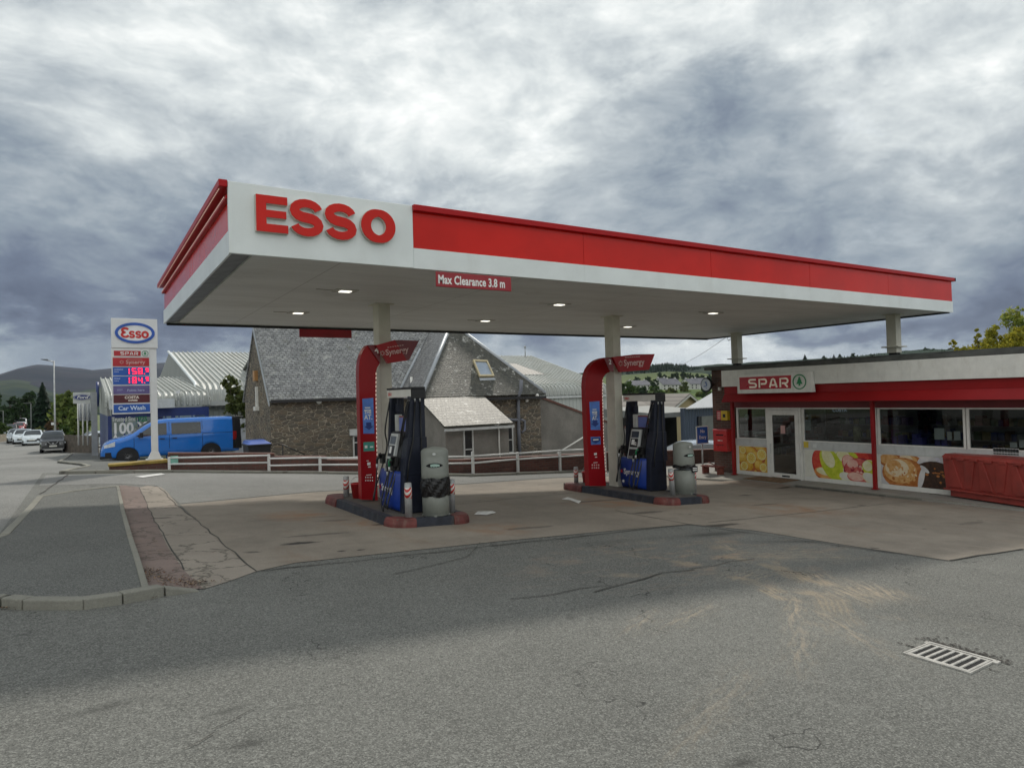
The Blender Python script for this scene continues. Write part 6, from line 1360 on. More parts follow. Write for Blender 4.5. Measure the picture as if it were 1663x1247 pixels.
# left-hand shed behind the van
s1_ = thing('metal_shed', (12, 46, -1.3), 'tall grey metal shed with a ribbed pale roof behind the blue van', 'shed')
A0 = AY(321, 633, 42); AP = AX(274, 572, A0.x)
rib_roof(s1_, A0.x, 22, 42, A0.z+.12, AP.y, AP.z, -1.5, 52, rad=1.2)
m_ = MB(SHG); m_.prism([(A0.x+.02, 42.0, -3), (A0.x+.02, AP.y+16, -3), (A0.x+.02, AP.y+16, A0.z), (A0.x+.02, AP.y, AP.z-.05), (A0.x+.02, 42.0, A0.z)], (.15, 0, 0)); m_.build('gable', s1_)
m_ = MB(SHW); m_.box(A0.x+.2, 42.2, -3, 22, 42.4, A0.z-.9); m_.build('wall', s1_)
m_ = MB(LGREY); m_.box(A0.x+.1, 41.6, AY(330, 655, 41.8).z-.15, 22, 41.95, AY(330, 655, 41.8).z+.12); m_.build('gutter', s1_)
m_ = MB(WHITE); m_.tube([(A0.x-.02, AP.y, AP.z+.05), (A0.x-.02, 43, A0.z+.42), (A0.x-.02, 42.1, A0.z-.1)], .09, 6); m_.build('verge', s1_)
c_ = AY(337, 647, 41.5); m_ = MB(WHITE2, BLACK); m_.disc((c_.x, 41.4, c_.z), .16, 'Y', 16, th=.1); m_.disc((c_.x, 41.28, c_.z), .09, 'Y', 12, m=1, th=.03); m_.box(c_.x-.03, 41.4, c_.z-.35, c_.x+.03, 41.5, c_.z-.1, 1); m_.build('floodlight', s1_)
# showroom
sr = thing('showroom', (2.5, 40, -1.2), 'car showroom with a pale ribbed roof, blue walls and large lettering on its glass', 'showroom')
SX0 = AY(177, 700, 38).x; SX1 = AY(290, 650, 38).x
rib_roof(sr, AX(163, 616, SX0-.1).x, A0.x+.0, 38, AY(200, 645, 38).z+.1, 50, AX(163, 616, SX0-.1).z, 0, 18, rad=.6)
m_ = MB(SHG); m_.prism([(SX0-.05, 38.1, 1.2), (SX0-.05, 60, 1.2), (SX0-.05, 60, 1.9), (SX0-.05, 50, AX(163, 616, SX0-.1).z-.05), (SX0-.05, 38.1, 1.8)], (.1, 0, 0)); m_.build('gable', sr)
f0, f1_ = AY(177, 650, 37.4), AY(280, 662, 37.4); m_ = MB(LGREY); m_.box(f0.x, 37.3, f1_.z, f1_.x+.1, 37.9, f0.z); m_.build('fascia_box', sr)
NB = mat('showroom_blue', (.015, .035, .16), .4, var=.1); zf = f1_.z
m_ = MB(NB); m_.box(SX0-.04, 37.95, -2, SX0+.12, 60, 1.2); m_.box(SX0+.121, 37.96, zf-.42, A0.x-.01, 38.1, zf); m_.box(f1_.x-.0, 37.95, -2, f1_.x+.18, 38.1, zf-.421); m_.box(A0.x-.2, 37.95, -2, A0.x-.02, 38.2, zf-.421); m_.build('wall', sr)
gx0, gx1 = AY(179, 700, 37.9).x, AY(279, 700, 37.9).x
m_ = MB(mat('showroom_inside_glow', (.42, .46, .43), .8, var=.4, vs=1.2, emit=.22)); m_.box(gx0, 41, -2, A0.x-.3, 41.2, zf); m_.box(gx0, 38.3, -2, A0.x-.3, 41, -1.3); m_.box(gx0, 38.3, zf, A0.x-.3, 41, zf+.1); m_.build('interior', sr)  # interior surfaces given a faint glow in place of indoor lights
m_ = MB(PAP, NB, GRN, gd[0]); rn = random.Random(12)
for k in range(26): x = rn.uniform(gx0+.2, A0.x-.5); z = rn.uniform(-1.2, zf-.7); m_.box(x, rn.uniform(38.6, 40.8), z, x+rn.uniform(.06, .4), 40.9, z+rn.uniform(.2, .8), rn.choice([0, 0, 0, 1, 2, 3]))
m_.build('furniture', sr)
m_ = MB(glass_mat('showroom_glass', (.62, .68, .66), 1.6)); m_.face([(gx0, 38, -1.9), (A0.x-.2, 38, -1.9), (A0.x-.2, 38, zf-.42), (gx0, 38, zf-.42)]); m_.build('glazing', sr)
m_ = MB(NB)
for k in range(1, 7): x = gx0+(A0.x-.2-gx0)*k/7; m_.box(x-.025, 37.96, -1.9, x+.025, 38.04, zf-.42)
m_.build('mullion', sr)
m_ = MB(TXTW, GRN); p_ = AY(180.5, 703, 37.95)
text_mb(m_, '100 Years', AY(181.5, 704.5, 37.95), RIGHT_Y, UPZ, .74, .004, .022, sx=.84); text_mb(m_, 'Anniversary', AY(181.5, 719, 37.95), RIGHT_Y, UPZ, .56, .004, .012, sx=.85); text_mb(m_, 'Trusted Since', AY(181.5, 684.5, 37.95), RIGHT_Y, UPZ, .30, .004, .004, sx=.66); text_mb(m_, '1925', AY(219, 684.5, 37.95), RIGHT_Y, UPZ, .34, .004, .012, m=1, sx=.8); m_.build('lettering', sr)
c_ = AX(160.5, 640, SX0-.2); m_ = MB(NB); m_.disc((SX0-.2, c_.y, c_.z), .8, 'X', 28, th=.15); m_.build('round_sign', sr)
c_ = AY(287, 637, 37.8); m_ = MB(WHITE2); m_.box(c_.x-.1, 37.3, c_.z-.08, c_.x+.1, 37.9, c_.z+.08); m_.tube([(c_.x, 37.8, c_.z), (c_.x+.1, 37.9, c_.z-.4)], .04, 6); m_.build('security_camera', sr)

# Ford sign and banners
fs = thing('dealer_sign', (AY(150, 722, 47).x, 47, gz(0, 47)), 'grey dealership sign with a blue oval on a broad grey pillar', 'sign')
a, b = AY(118.5, 637.5, 47), AY(147, 652.5, 47); m_ = MB(LGREY); m_.box(a.x, 46.8, b.z, b.x, 47.2, a.z); m_.box(a.x, 46.78, b.z-.08, b.x, 47.22, b.z-.002); pn = m_.build('panel', fs)
a2_, b2_ = AY(147.3, 637, 47), AY(155, 722, 47); m_ = MB(mat('pillar_grey', (.33, .35, .37), .4)); m_.box(a2_.x, 46.75, gz(0, 47)-.2, b2_.x+.12, 47.25, a2_.z); m_.build('pillar', fs)
cx_, cz_ = (a.x+b.x)/2+.02, (a.z+b.z)/2; m_ = MB(mat('oval_navy', (.01, .03, .18), .3)); m_.disc((cx_, 46.79, cz_), .17, 'Y', 30, rx=.44, th=.02); ov = m_.build('oval', pn)
m_ = MB(TXTW); text_mb(m_, 'Ford', (cx_, 46.765, cz_-.08), RIGHT_Y, UPZ, .25, .004, .004, align='CENTER', slant=.3, sx=1.15); stroke(m_, arc(cx_, cz_, .40, .145, 0, 360, 30)[:-1], .015, (0, 46.768, 0), RIGHT_Y, UPZ, .003, 0, True); m_.build('lettering', ov)
rn = random.Random(4); first = None
FLW = leaf_mat('banner_white', (.80, .82, .84), (.80, .82, .84), (.82, .84, .86)); FLT = mat('banner_ink', (.22, .23, .27), .6)
for k, (u, lab) in enumerate(((126.5, 'white banner with vertical dark writing, leftmost of three beside the dealership'), (134, 'white banner with vertical dark writing, middle one of three beside the dealership'), (141.2, 'white banner with vertical dark writing, rightmost of three beside the dealership'))):
    a, b = AY(u, 653, 48), AY(u+6.6, 683, 48); zg = AY(u, 723, 48).z
    fb = thing('flag_banner', (a.x, 48, zg), lab, 'banner', 'banners by the dealership')
    m_ = MB(WHITE2); m_.tube([(a.x, 48, zg), (a.x, 48, a.z)], .045, 8); m_.build('pole', fb)
    m_ = MB(FLW); pr = None
    rings = []
    for j in range(9):
        x = a.x+(b.x-a.x)*j/8; y = 47.93+.05*math.sin(j*1.1+k); rings.append([(x, y, b.z), (x, y-.008, b.z), (x, y-.008, a.z), (x, y, a.z)])
    m_.ringloft(rings); cl = m_.build('cloth', fb)
    m_ = MB(FLT)
    for j in range(7):
        z = b.z+.12+j*(a.z-b.z-.25)/7; x = (a.x+b.x)/2
        stroke(m_, [(x-.03, z), (x+.035*(-1)**j, z+.03), (x+.02, z+.07), (x-.025, z+.08)], .010, (0, 47.86, 0), RIGHT_Y, UPZ, .004)
    m_.build('lettering', cl)
# street lamp
zl = AY(89, 700, 75); bl = thing('street_lamp', (AY(88, 585, 75).x, 75, -1.9), 'tall grey street lamp with one angled arm beside the road', 'street lamp')
tp = AY(87.5, 586, 75); m_ = MB(STEEL); m_.tube([(tp.x, 75, -1.9), (tp.x, 75, 1), tuple(tp)], [.10, .075, .05], 8); m_.build('column', bl)
e_ = AY(66, 583.5, 75); m_ = MB(STEEL); m_.tube([tuple(tp-Vector((0, 0, .12))), tuple(tp.lerp(e_, .5))], .045, 6); m_.build('arm', bl)
m_ = MB(mat('lamp_head_grey', (.10, .11, .12), .5)); c1, c2 = tp.lerp(e_, .45), e_; m_.hexa([(c1.x, 74.85, c1.z-.08), (c2.x, 74.9, c2.z-.03), (c2.x, 75.1, c2.z-.03), (c1.x, 75.15, c1.z-.08), (c1.x, 74.9, c1.z+.1), (c2.x, 74.95, c2.z+.02), (c2.x, 75.05, c2.z+.02), (c1.x, 75.1, c1.z+.1)][::1]); m_.build('lamp_head', bl)
for (u, vt, Y, lab) in ((50, 655, 95, 'far grey street lamp standing before the dark trees'), (5, 667, 110, 'far lamp post on the left side of the road by the hedge')):
    t_ = AY(u, vt, Y); q = thing('street_lamp', (t_.x, Y, -1.9), lab, 'street lamp'); m_ = MB(mat('old_lamp_grey', (.13, .14, .14), .6)); m_.tube([(t_.x, Y, -1.9), tuple(t_)], [.07, .04], 6); m_.tube([tuple(t_), (t_.x-.7, Y, t_.z+.05)], .03, 6); m_.build('column', q)
a, b = AY(83, 686, 74), AY(88, 690, 74); m_ = MB(PAP); m_.box(a.x, 73.9, b.z, b.x, 73.94, a.z); o_ = m_.build('road_sign'); tag(rebase(o_, ((a.x+b.x)/2, 73.92, b.z)), 'small white plate on the tall street lamp', 'sign')
# wheelie bin & white gate
b0_ = AY(424, 752, 25.3); wb = thing('wheelie_bin', (b0_.x, 25.3, gz(5, 25.3)), 'large dark wheelie bin with a blue lid at the stone gable', 'wheelie bin')
a, b = AY(400, 719, 25), AY(438, 745, 25); m_ = MB(BLACK); x0_, x1_ = a.x, b.x; zt_ = a.z; m_.hexa([(x0_+.08, 24.8, -1.0), (x1_-.08, 24.8, -1.0), (x1_-.08, 25.6, -1.0), (x0_+.08, 25.6, -1.0), (x0_, 24.7, zt_-.06), (x1_, 24.7, zt_-.06), (x1_, 25.7, zt_-.06), (x0_, 25.7, zt_-.06)]); m_.box(x0_-.03, 24.66, zt_-.12, x1_+.03, 25.72, zt_-.06); m_.build('tub', wb, bevel=.02)
m_ = MB(mat('bin_lid_blue', (.02, .08, .36), .4)); m_.hexa([(x0_-.02, 24.66, zt_-.058), (x1_+.02, 24.66, zt_-.058), (x1_+.02, 25.72, zt_-.058), (x0_-.02, 25.72, zt_-.058), (x0_+.12, 24.95, zt_+.03), (x1_-.12, 24.95, zt_+.03), (x1_-.05, 25.7, zt_+.07), (x0_+.05, 25.7, zt_+.07)]); m_.build('lid', wb, bevel=.02)
a, b = AY(380, 680, 37), AY(402, 745, 37); m_ = MB(mat('white_boards', (.48, .50, .52), .6, dirt=.2)); m_.box(a.x, 37, -1.9, b.x, 37.1, a.z); tag(rebase(m_.build('gate'), (a.x, 37, -1.9)), 'tall white boarded gate between the van and the stone gable', 'gate')
# ---------------------------------------------------------------- vehicles (local: +x forward, wheels on z=0)
TYRE = mat('tyre', (.02, .02, .02), .8, var=.2); RIMD = mat('rim_dark', (.26, .26, .27), .35, .6); RIMS = mat('rim_silver', (.35, .36, .37), .3, .8)
CGL = mat('car_glass', (.022, .027, .03), .06, var=.1, spec=.9); HLM = mat('headlamp', (.62, .66, .70), .12, var=.2, vs=12); TLM = mat('tail_lamp', (.30, .02, .02), .2); PLATE = mat('number_plate', (.68, .68, .62), .5)
def lerp_tab(tab, x):
    if x <= tab[0][0]: return tab[0][1]
    for (a, u), (b, v) in zip(tab, tab[1:]):
        if x <= b: t = (x-a)/(b-a); return u+(v-u)*t
    return tab[-1][1]
def smooth_tab(tab, n=70, k=2):
    x0, x1 = tab[0][0], tab[-1][0]; P = [(x0+(x1-x0)*i/n, lerp_tab(tab, x0+(x1-x0)*i/n)) for i in range(n+1)]
    for _ in range(k): P = [P[0]]+[(P[i][0], .25*P[i-1][1]+.5*P[i][1]+.25*P[i+1][1]) for i in range(1, n)]+[P[-1]]
    return P
def vehicle(loc, rz, label, cat, name, spec, paint, group=None):
    r = thing(name, loc, label, cat, group); r.rotation_euler = (0, 0, rz)
    L0, L1 = spec['x']; top = smooth_tab(spec['top'], 70, spec.get('sm', 1)); wid = smooth_tab(spec['wid'], 70, 3); zb0 = spec['sill']; belt = spec['belt']; tum = spec['tumble']; rw = spec['rw']; axles = spec['axles']; ra = rw+.05
    def zt(x): return lerp_tab(top, x)
    def hw(x, z):
        w = lerp_tab(wid, x)
        if z > belt: w -= tum*(z-belt)**1.15
        if z < .45: w -= .12*(.45-z)
        return w
    def zbot(x):
        z = zb0
        for a in axles:
            if abs(x-a) < ra: z = max(z, rw+math.sqrt(ra*ra-(x-a)**2))
        return z
    xs = set(L0+(L1-L0)*i/64 for i in range(65))
    for a in axles:
        for k in range(17): xs.add(a-ra*math.cos(math.pi*k/16))
        xs.add(a-ra-.002); xs.add(a+ra+.002)
    xs = sorted(xs); NS = 9; NT = 6; rr = spec.get('round', .16)
    rings = []
    for x in xs:
        z0, z1 = zbot(x), zt(x); rz_ = min(rr, (z1-z0)*.35); half = []
        for i in range(NS+1):
            z = z0+(z1-rz_-z0)*i/NS; half.append((hw(x, z), z))
        wb = hw(x, z1-rz_); rx_ = rz_*1.15
        for i in range(1, NT+1):
            a = math.pi/2*i/NT; half.append((wb-rx_*(1-math.cos(a)), z1-rz_+rz_*math.sin(a)))
        wt = half[-1][0]; half.append((wt*.5, z1+.022)); 
        ring = [(x, -y, z) for y, z in half]+[(x, 0, z1+.03)]+[(x, y, z) for y, z in reversed(half)]
        rings.append(ring)
    b = MB(paint); b.ringloft(rings, 0, True, True, closed=True); body = b.build('body', r, local=True)
    u = MB(BLACK); u.box(L0+.15, -lerp_tab(wid, 0)+.12, zb0-.02, L1-.15, lerp_tab(wid, 0)-.12, zb0+.25)
    for a in axles: u.box(a-ra-.01, -lerp_tab(wid, a)+.04, .15, a+ra+.01, lerp_tab(wid, a)-.04, rw*2+.08) if False else None
    for a in axles:
        for s in (-1, 1):
            w = lerp_tab(wid, a); u.lathe([(ra-.004, -.02), (ra-.004, .02)], (a, s*(w-.25), rw), 24, axis='Y')
            u.lathe([(.05, 0), (ra-.003, 0), (ra-.003, s*.225)], (a, s*(w-.25), rw), 28, axis='Y')
    u.build('underbody', r, local=True)
    # side glass, doors lines etc.
    def sidepatch(mb, q, s, off=.006, m=0, n=8):
        # q: 4 corners (x,z) bottom-left, bottom-right, top-right, top-left
        P = []
        for j in range(n+1):
            row = []
            for i in range(n+1):
                u_, v_ = i/n, j/n; x = (q[0][0]*(1-u_)+q[1][0]*u_)*(1-v_)+(q[3][0]*(1-u_)+q[2][0]*u_)*v_; z = (q[0][1]*(1-u_)+q[1][1]*u_)*(1-v_)+(q[3][1]*(1-u_)+q[2][1]*u_)*v_
                row.append((x, s*(hw(x, z)+off), z))
            P.append(row)
        for j in range(n):
            for i in range(n): mb.face([P[j][i], P[j][i+1], P[j+1][i+1], P[j+1][i]], m, True)
    for q in spec['glass']:
        for s in (-1, 1): m = MB(CGL); sidepatch(m, q, s); m.build('side_window', r, local=True)
    def toppatch(nm, xa, xb, f0, f1, mtl, off=.010, n=8, zo=0):
        m = MB(mtl); P = []
        for j in range(n+1):
            x = xa+(xb-xa)*j/n; row = []
            f = f0+(f1-f0)*j/n; z1 = zt(x); w = hw(x, z1-min(rr, .12))-.06
            dz = (zt(x+.02)-zt(x-.02))/.04; nx, nz = -dz, 1; l = math.hypot(nx, nz)
            for i in range(n+1):
                y = (-1+2*i/n)*w*f; row.append((x+nx/l*off, y, z1+.03-.03*(abs(y)/w)**2+nz/l*off-(.05*max(0, abs(y)/w-.8)/.2)+zo))
            P.append(row)
        for j in range(n):
            for i in range(n): m.face([P[j][i], P[j+1][i], P[j+1][i+1], P[j][i+1]], 0, True)
        return m.build(nm, r, local=True)
    if 'screen' in spec: toppatch('windscreen', *spec['screen'], CGL)
    if 'rear' in spec: toppatch('rear_window', *spec['rear'], CGL)
    # wheels
    for a in axles:
        for s in (-1, 1):
            w = lerp_tab(wid, a); m = MB(TYRE); y = s*(w-.13)
            m.lathe([(rw*.66, -.10), (rw*.93, -.105), (rw, -.07), (rw, .07), (rw*.93, .105), (rw*.66, .10)], (a, y, rw), 30, axis='Y', caps=False); wo = m.build('wheel', r, local=True)
            m = MB(spec.get('rim', RIMS), BLACK); m.lathe([(rw*.70, s*.07), (rw*.68, s*.095), (rw*.62, s*.095), (rw*.60, s*.05)], (a, y, rw), 26, axis='Y', caps=False); m.lathe([(.01, s*.02), (rw*.66, s*.02)], (a, y, rw), 20, 1, axis='Y')
            nsp = spec.get('spokes', 10)
            for k in range(nsp):
                t = 2*math.pi*k/nsp; c, sn = math.cos(t), math.sin(t); p0 = Vector((a+.04*c, y+s*.085, rw+.04*sn)); p1 = Vector((a+rw*.65*c, y+s*.088, rw+rw*.65*sn)); m.tube([p0, p1], [.026, .016], 5)
            m.lathe([(.001, s*.10), (.05, s*.095), (.055, s*.06)], (a, y, rw), 12, axis='Y'); m.build('rim', wo, local=True)
    return r, body, sidepatch, hw, zt
# blue van
VBL = mat('van_blue', (.012, .165, .60), .14, var=.03, coat=.6, spec=.5)
van_spec = dict(x=(-2.62, 2.55), sill=.30, belt=1.22, tumble=.20, rw=.35, axles=(1.62, -1.48), rim=RIMD, spokes=14, round=.17, sm=1,
    top=[(-2.62, 1.72), (-2.54, 1.90), (-2.3, 1.965), (-.6, 1.97), (.2, 1.955), (.62, 1.90), (.95, 1.72), (1.50, 1.30), (1.72, 1.20), (2.1, 1.10), (2.38, .98), (2.50, .80), (2.55, .62)],
    wid=[(-2.62, .86), (-2.45, .95), (-1, .97), (1.2, .97), (1.9, .94), (2.25, .84), (2.45, .70), (2.55, .56)],
    glass=[[(.20, 1.24), (1.34, 1.20), (.66, 1.76), (.20, 1.78)], [(-1.10, 1.24), (.02, 1.24), (.02, 1.77), (-1.10, 1.77)]], screen=(1.46, .70, .92, .90))
fr_px = AY(182, 700, 31.2)
vx = (AY(160, 720, 31.2).x+AY(385, 720, 31.2).x)/2
vg = gz(2, 32)
van, vbody, vsp, vhw, vzt = vehicle(((AY(160, 720, 33.2).x+AY(385, 720, 33.2).x)/2+.05, 34.2, AY(205, 753.6, 33.25).z), math.pi, 'bright blue panel van with dark side windows and black wheels parked across the dealership entrance', 'van', 'panel_van', van_spec, VBL); van.scale = (1.06, 1, .945)
for s in (-1, 1):
    m = MB(DARK); vsp(m, [(.10, .48), (.115, .48), (.115, 1.82), (.10, 1.82)], s, .004, 0, 4); vsp(m, [(-1.16, .48), (-1.145, .48), (-1.145, 1.82), (-1.16, 1.82)], s, .004, 0, 4); vsp(m, [(1.38, .62), (1.395, .62), (1.395, 1.16), (1.38, 1.16)], s, .004, 0, 3); vsp(m, [(-2.4, 1.21), (-1.16, 1.21), (-1.16, 1.225), (-2.4, 1.225)], s, .004, 0, 4); m.build('panel_gap', van, local=True)
    m = MB(VBL); vsp(m, [(-2.45, 1.07), (1.3, 1.03), (1.3, 1.05), (-2.45, 1.09)], s, .014, 0, 8); vsp(m, [(-1.0, .50), (1.1, .50), (1.1, .60), (-1.0, .60)], s, .016, 0, 5); m.build('body_crease', van, local=True)
    m = MB(BLACK); vsp(m, [(-2.62, .42), (-2.36, .42), (-2.36, 1.93), (-2.62, 1.74)], s, .010, 0, 6); m.build('tailgate_edge', van, local=True)
    m = MB(TLM); vsp(m, [(-2.52, .85), (-2.37, .85), (-2.37, 1.25), (-2.52, 1.25)], s, .016, 0, 4); m.build('tail_light', van, local=True)
    m = MB(BLACK); m.box(-.0, s*.975, 1.04, .2 if False else -.18, s*1.0, 1.08); m.box(.28, s*.975, 1.04, .46, s*1.0, 1.08); m.build('door_handle', van, local=True)
    m = MB(BLACK); m.hexa([(1.05, s*.92, 1.16), (1.25, s*.92, 1.16), (1.22, s*1.16, 1.18), (1.08, s*1.16, 1.18), (1.05, s*.90, 1.38), (1.20, s*.90, 1.36), (1.18, s*1.16, 1.40), (1.08, s*1.16, 1.40)]); m.build('wing_mirror', van, local=True, bevel=.02)
    m = MB(HLM); vsp(m, [(2.05, .82), (2.44, .74), (2.42, .88), (2.05, 1.03)], s, .012, 0, 5); m.build('headlight', van, local=True)
m = MB(BLACK); m.box(2.42, -.5, .40, 2.565, .5, .66); m.box(2.30, -.72, .27, 2.58, .72, .38); m.build('grille', van, local=True, bevel=.02)
m = MB(BLACK); m.hexa([(-2.74, -.90, .40), (-2.48, -.975, .40), (-2.48, .975, .40), (-2.74, .90, .40), (-2.70, -.80, 1.86), (-2.42, -.87, 1.93), (-2.42, .87, 1.93), (-2.70, .80, 1.86)]); m.hexa([(-2.84, -.80, 1.88), (-2.40, -.84, 1.90), (-2.40, .84, 1.90), (-2.84, .80, 1.88), (-2.86, -.78, 1.95), (-2.40, -.80, 2.0), (-2.40, .80, 2.0), (-2.86, .78, 1.95)]); m.build('tailgate', van, local=True, bevel=.03)
# dark SUV facing the viewer
SUV = dict(x=(-2.3, 2.32), sill=.30, belt=1.0, tumble=.42, rw=.36, axles=(1.35, -1.35), rim=RIMS, spokes=5, round=.16,
    top=[(-2.3, 1.05), (-2.15, 1.35), (-1.6, 1.66), (-.4, 1.70), (.35, 1.64), (.8, 1.42), (1.15, 1.12), (1.5, 1.06), (2.05, .98), (2.25, .84), (2.32, .6)],
    wid=[(-2.3, .78), (-2.0, .90), (1.4, .92), (2.0, .88), (2.32, .74)],
    glass=[[(-1.5, 1.05), (.95, 1.05), (.35, 1.52), (-1.3, 1.55)]], screen=(1.10, .42, .90, .86))
CHAR = mat('suv_charcoal', (.03, .032, .035), .15, coat=.5); WCAR = mat('car_white', (.62, .68, .72), .15, coat=.5); SILV = mat('car_silver', (.30, .33, .35), .2, .3, coat=.4); REDC = mat('car_red', (.30, .03, .03), .2, coat=.4)
def front(r, paint, hl=(.45, .82, .70, .84), grille=True, zg=(.62, .90), L=2.32, vee=False):
    for s in (-1, 1):
        m = MB(HLM); m.hexa([(L-.22, s*hl[0], hl[2]), (L-.02, s*hl[0], hl[2]), (L-.12, s*hl[1], hl[2]+.04), (L-.42, s*hl[1], hl[2]+.04), (L-.27, s*hl[0], hl[3]), (L-.10, s*hl[0], hl[3]), (L-.2, s*hl[1], hl[3]+.03), (L-.45, s*hl[1], hl[3]+.03)]); m.build('headlight', r, local=True)
        m = MB(paint if not vee else BLACK); m.box(.95, s*.90, 1.02, 1.12, s*1.10, 1.17); m.build('wing_mirror', r, local=True, bevel=.03)
    m = MB(BLACK); m.box(L-.2, -.40, zg[0], L+.012, .40, zg[1]); m.box(L-.2, -.75, .28, L-.01, .75, .50); m.build('grille', r, local=True, bevel=.02)
    m = MB(PLATE); m.box(L+.01, -.26, .50, L+.03, .26, .61); m.build('number_plate', r, local=True)
    if vee:
        m = MB(RIMS); stroke(m, [(-.36, .93), (-.14, .68), (.14, .68), (.36, .93)], .055, (L+.02, 0, 0), (0, 1, 0), UPZ, .02); m.disc((L+.05, 0, .76), .075, 'X', 14, th=.02); m.build('grille_trim', r, local=True)
        m = MB(RIMS); m.box(L-.1, -.7, .30, L+.01, .7, .36); m.build('skid_plate', r, local=True)
        for s in (-1, 1): m = MB(RIMS); m.tube([(-1.4, s*.62, 1.70), (-1.2, s*.62, 1.75), (.1, s*.62, 1.73), (.3, s*.62, 1.66)], .02, 6); m.build('roof_rail', r, local=True)
nz = G(85, 735.5)
su, *_ = vehicle((nz.x, nz.y+2.2, gz(nz.x, nz.y+2)), R(-90+1.5), 'dark charcoal SUV with a silver V grille parked facing the camera on the road', 'car', 'parked_car', SUV, CHAR, 'cars along the road'); front(su, CHAR, vee=True, zg=(.62, .92))
HAT = dict(x=(-2.1, 2.2), sill=.24, belt=.92, tumble=.42, rw=.32, axles=(1.3, -1.25), rim=RIMS, spokes=7, round=.15,
    top=[(-2.1, .95), (-1.95, 1.15), (-1.3, 1.40), (-.3, 1.46), (.25, 1.42), (.75, 1.18), (1.1, .96), (1.5, .90), (1.95, .80), (2.14, .66), (2.2, .5)],
    wid=[(-2.1, .72), (-1.8, .84), (1.2, .87), (1.8, .82), (2.2, .66)],
    glass=[[(-1.35, .95), (.85, .95), (.3, 1.30), (-1.15, 1.32)]], screen=(1.06, .30, .90, .84))
def onroad(u, v): 
    p = G(u, v); return p
def hatch(u, v, paint, label, rz=-90, dY=0, group='cars along the road', X=None, Y=None):
    p = G(u, v) if Y is None else Vector((AY(u, v, Y).x, Y, -1.9))
    if X is not None: p.x = X
    r, *_ = vehicle((p.x, p.y+2+dY, gz(p.x, p.y+2)), R(rz), label, 'car', 'parked_car', HAT, paint, group); front(r, paint, hl=(.42, .78, .58, .74), zg=(.40, .56), L=2.2); return r
h1 = hatch(52, 723.5, WCAR, 'white hatchback parked just behind the charcoal SUV')
h2 = hatch(36, 721, WCAR, 'second white car in the row, partly hidden behind the first white hatchback')
h3 = hatch(26, 719.5, SILV, 'silver grey car behind the two white cars on the road')
h4 = hatch(29, 699, REDC, 'small red car far down the road', Y=130); h5 = hatch(15, 704, BLACK, 'dark car far down the road at the left hedge', Y=118)
# far white van
vw, *_ = vehicle((AY(34, 690, 150).x, 150, -1.9), R(-90), 'white van far down the road behind the red car', 'van', 'parked_van', dict(van_spec, rim=RIMS), mat('van_white', (.55, .57, .6), .3), None)
# white/orange vehicles on the dealership forecourt
h6 = hatch(153, 712, WCAR, 'white car with its nose behind the banner poles at the dealership', rz=-160, Y=72, group=None)
# car behind the wall near the No Entry sign
cr = AY(1128, 735, 21.2); h7, *_ = vehicle((cr.x+.3, 21.8, gz(cr.x+.3, 21.8)), R(180-25), 'pale blue-silver car behind the low brick wall near the No Entry sign', 'car', 'parked_car', HAT, mat('car_pale', (.42, .48, .55), .15, coat=.5))

# ---------------------------------------------------------------- vegetation
LG = leaf_mat('leaf_mid', (.030, .060, .015), (.055, .100, .025), (.10, .15, .035)); LD = leaf_mat('leaf_dark', (.014, .032, .012), (.024, .050, .018), (.04, .075, .022)); LO = leaf_mat('leaf_olive', (.05, .075, .02), (.10, .125, .035), (.16, .17, .05)); LY_ = leaf_mat('leaf_yellow', (.13, .16, .02), (.32, .30, .03), (.50, .43, .045)); LC_ = leaf_mat('needle_dark', (.010, .026, .014), (.016, .038, .018), (.028, .055, .024)); LR = leaf_mat('leaf_bronze', (.06, .035, .02), (.10, .06, .03), (.14, .10, .04))
BARK = mat('bark', (.09, .075, .06), .9, var=.3, vs=6, bump=.5, bs=12)
def leaves(mb, blobs, n, size, rnd, m=0, hollow=.55):
    vols = [b[3]*b[4]*b[5] for b in blobs]; tot = sum(vols)
    for b, v in zip(blobs, vols):
        k = int(n*v**.8/sum(q**.8 for q in vols))
        # sub-clumps near the surface give light and dark lumps
        sub = []
        for _ in range(max(5, int(k/42))):
            while True:
                d = Vector((rnd.uniform(-1, 1), rnd.uniform(-1, 1), rnd.uniform(-1, 1)))
                if .1 < d.length < 1: break
            d = d.normalized()*rnd.uniform(hollow, 1.0); sub.append((Vector((b[0]+d.x*b[3], b[1]+d.y*b[4], b[2]+d.z*b[5])), rnd.uniform(.20, .42)*min(b[3], b[4], b[5])*1.15))
        for _ in range(k):
            c, rr = rnd.choice(sub); p = c+Vector((rnd.gauss(0, .5), rnd.gauss(0, .5), rnd.gauss(0, .42)))*rr
            s = size*rnd.uniform(.6, 1.35); u = Vector((rnd.gauss(0, 1), rnd.gauss(0, 1), rnd.gauss(0, .7))).normalized(); w = u.orthogonal().normalized(); w = Matrix.Rotation(rnd.random()*6.28, 3, u) @ w; x = u.cross(w)
            mb.face([p+w*s, p+x*s*.55, p-w*s, p-x*s*.55], m)
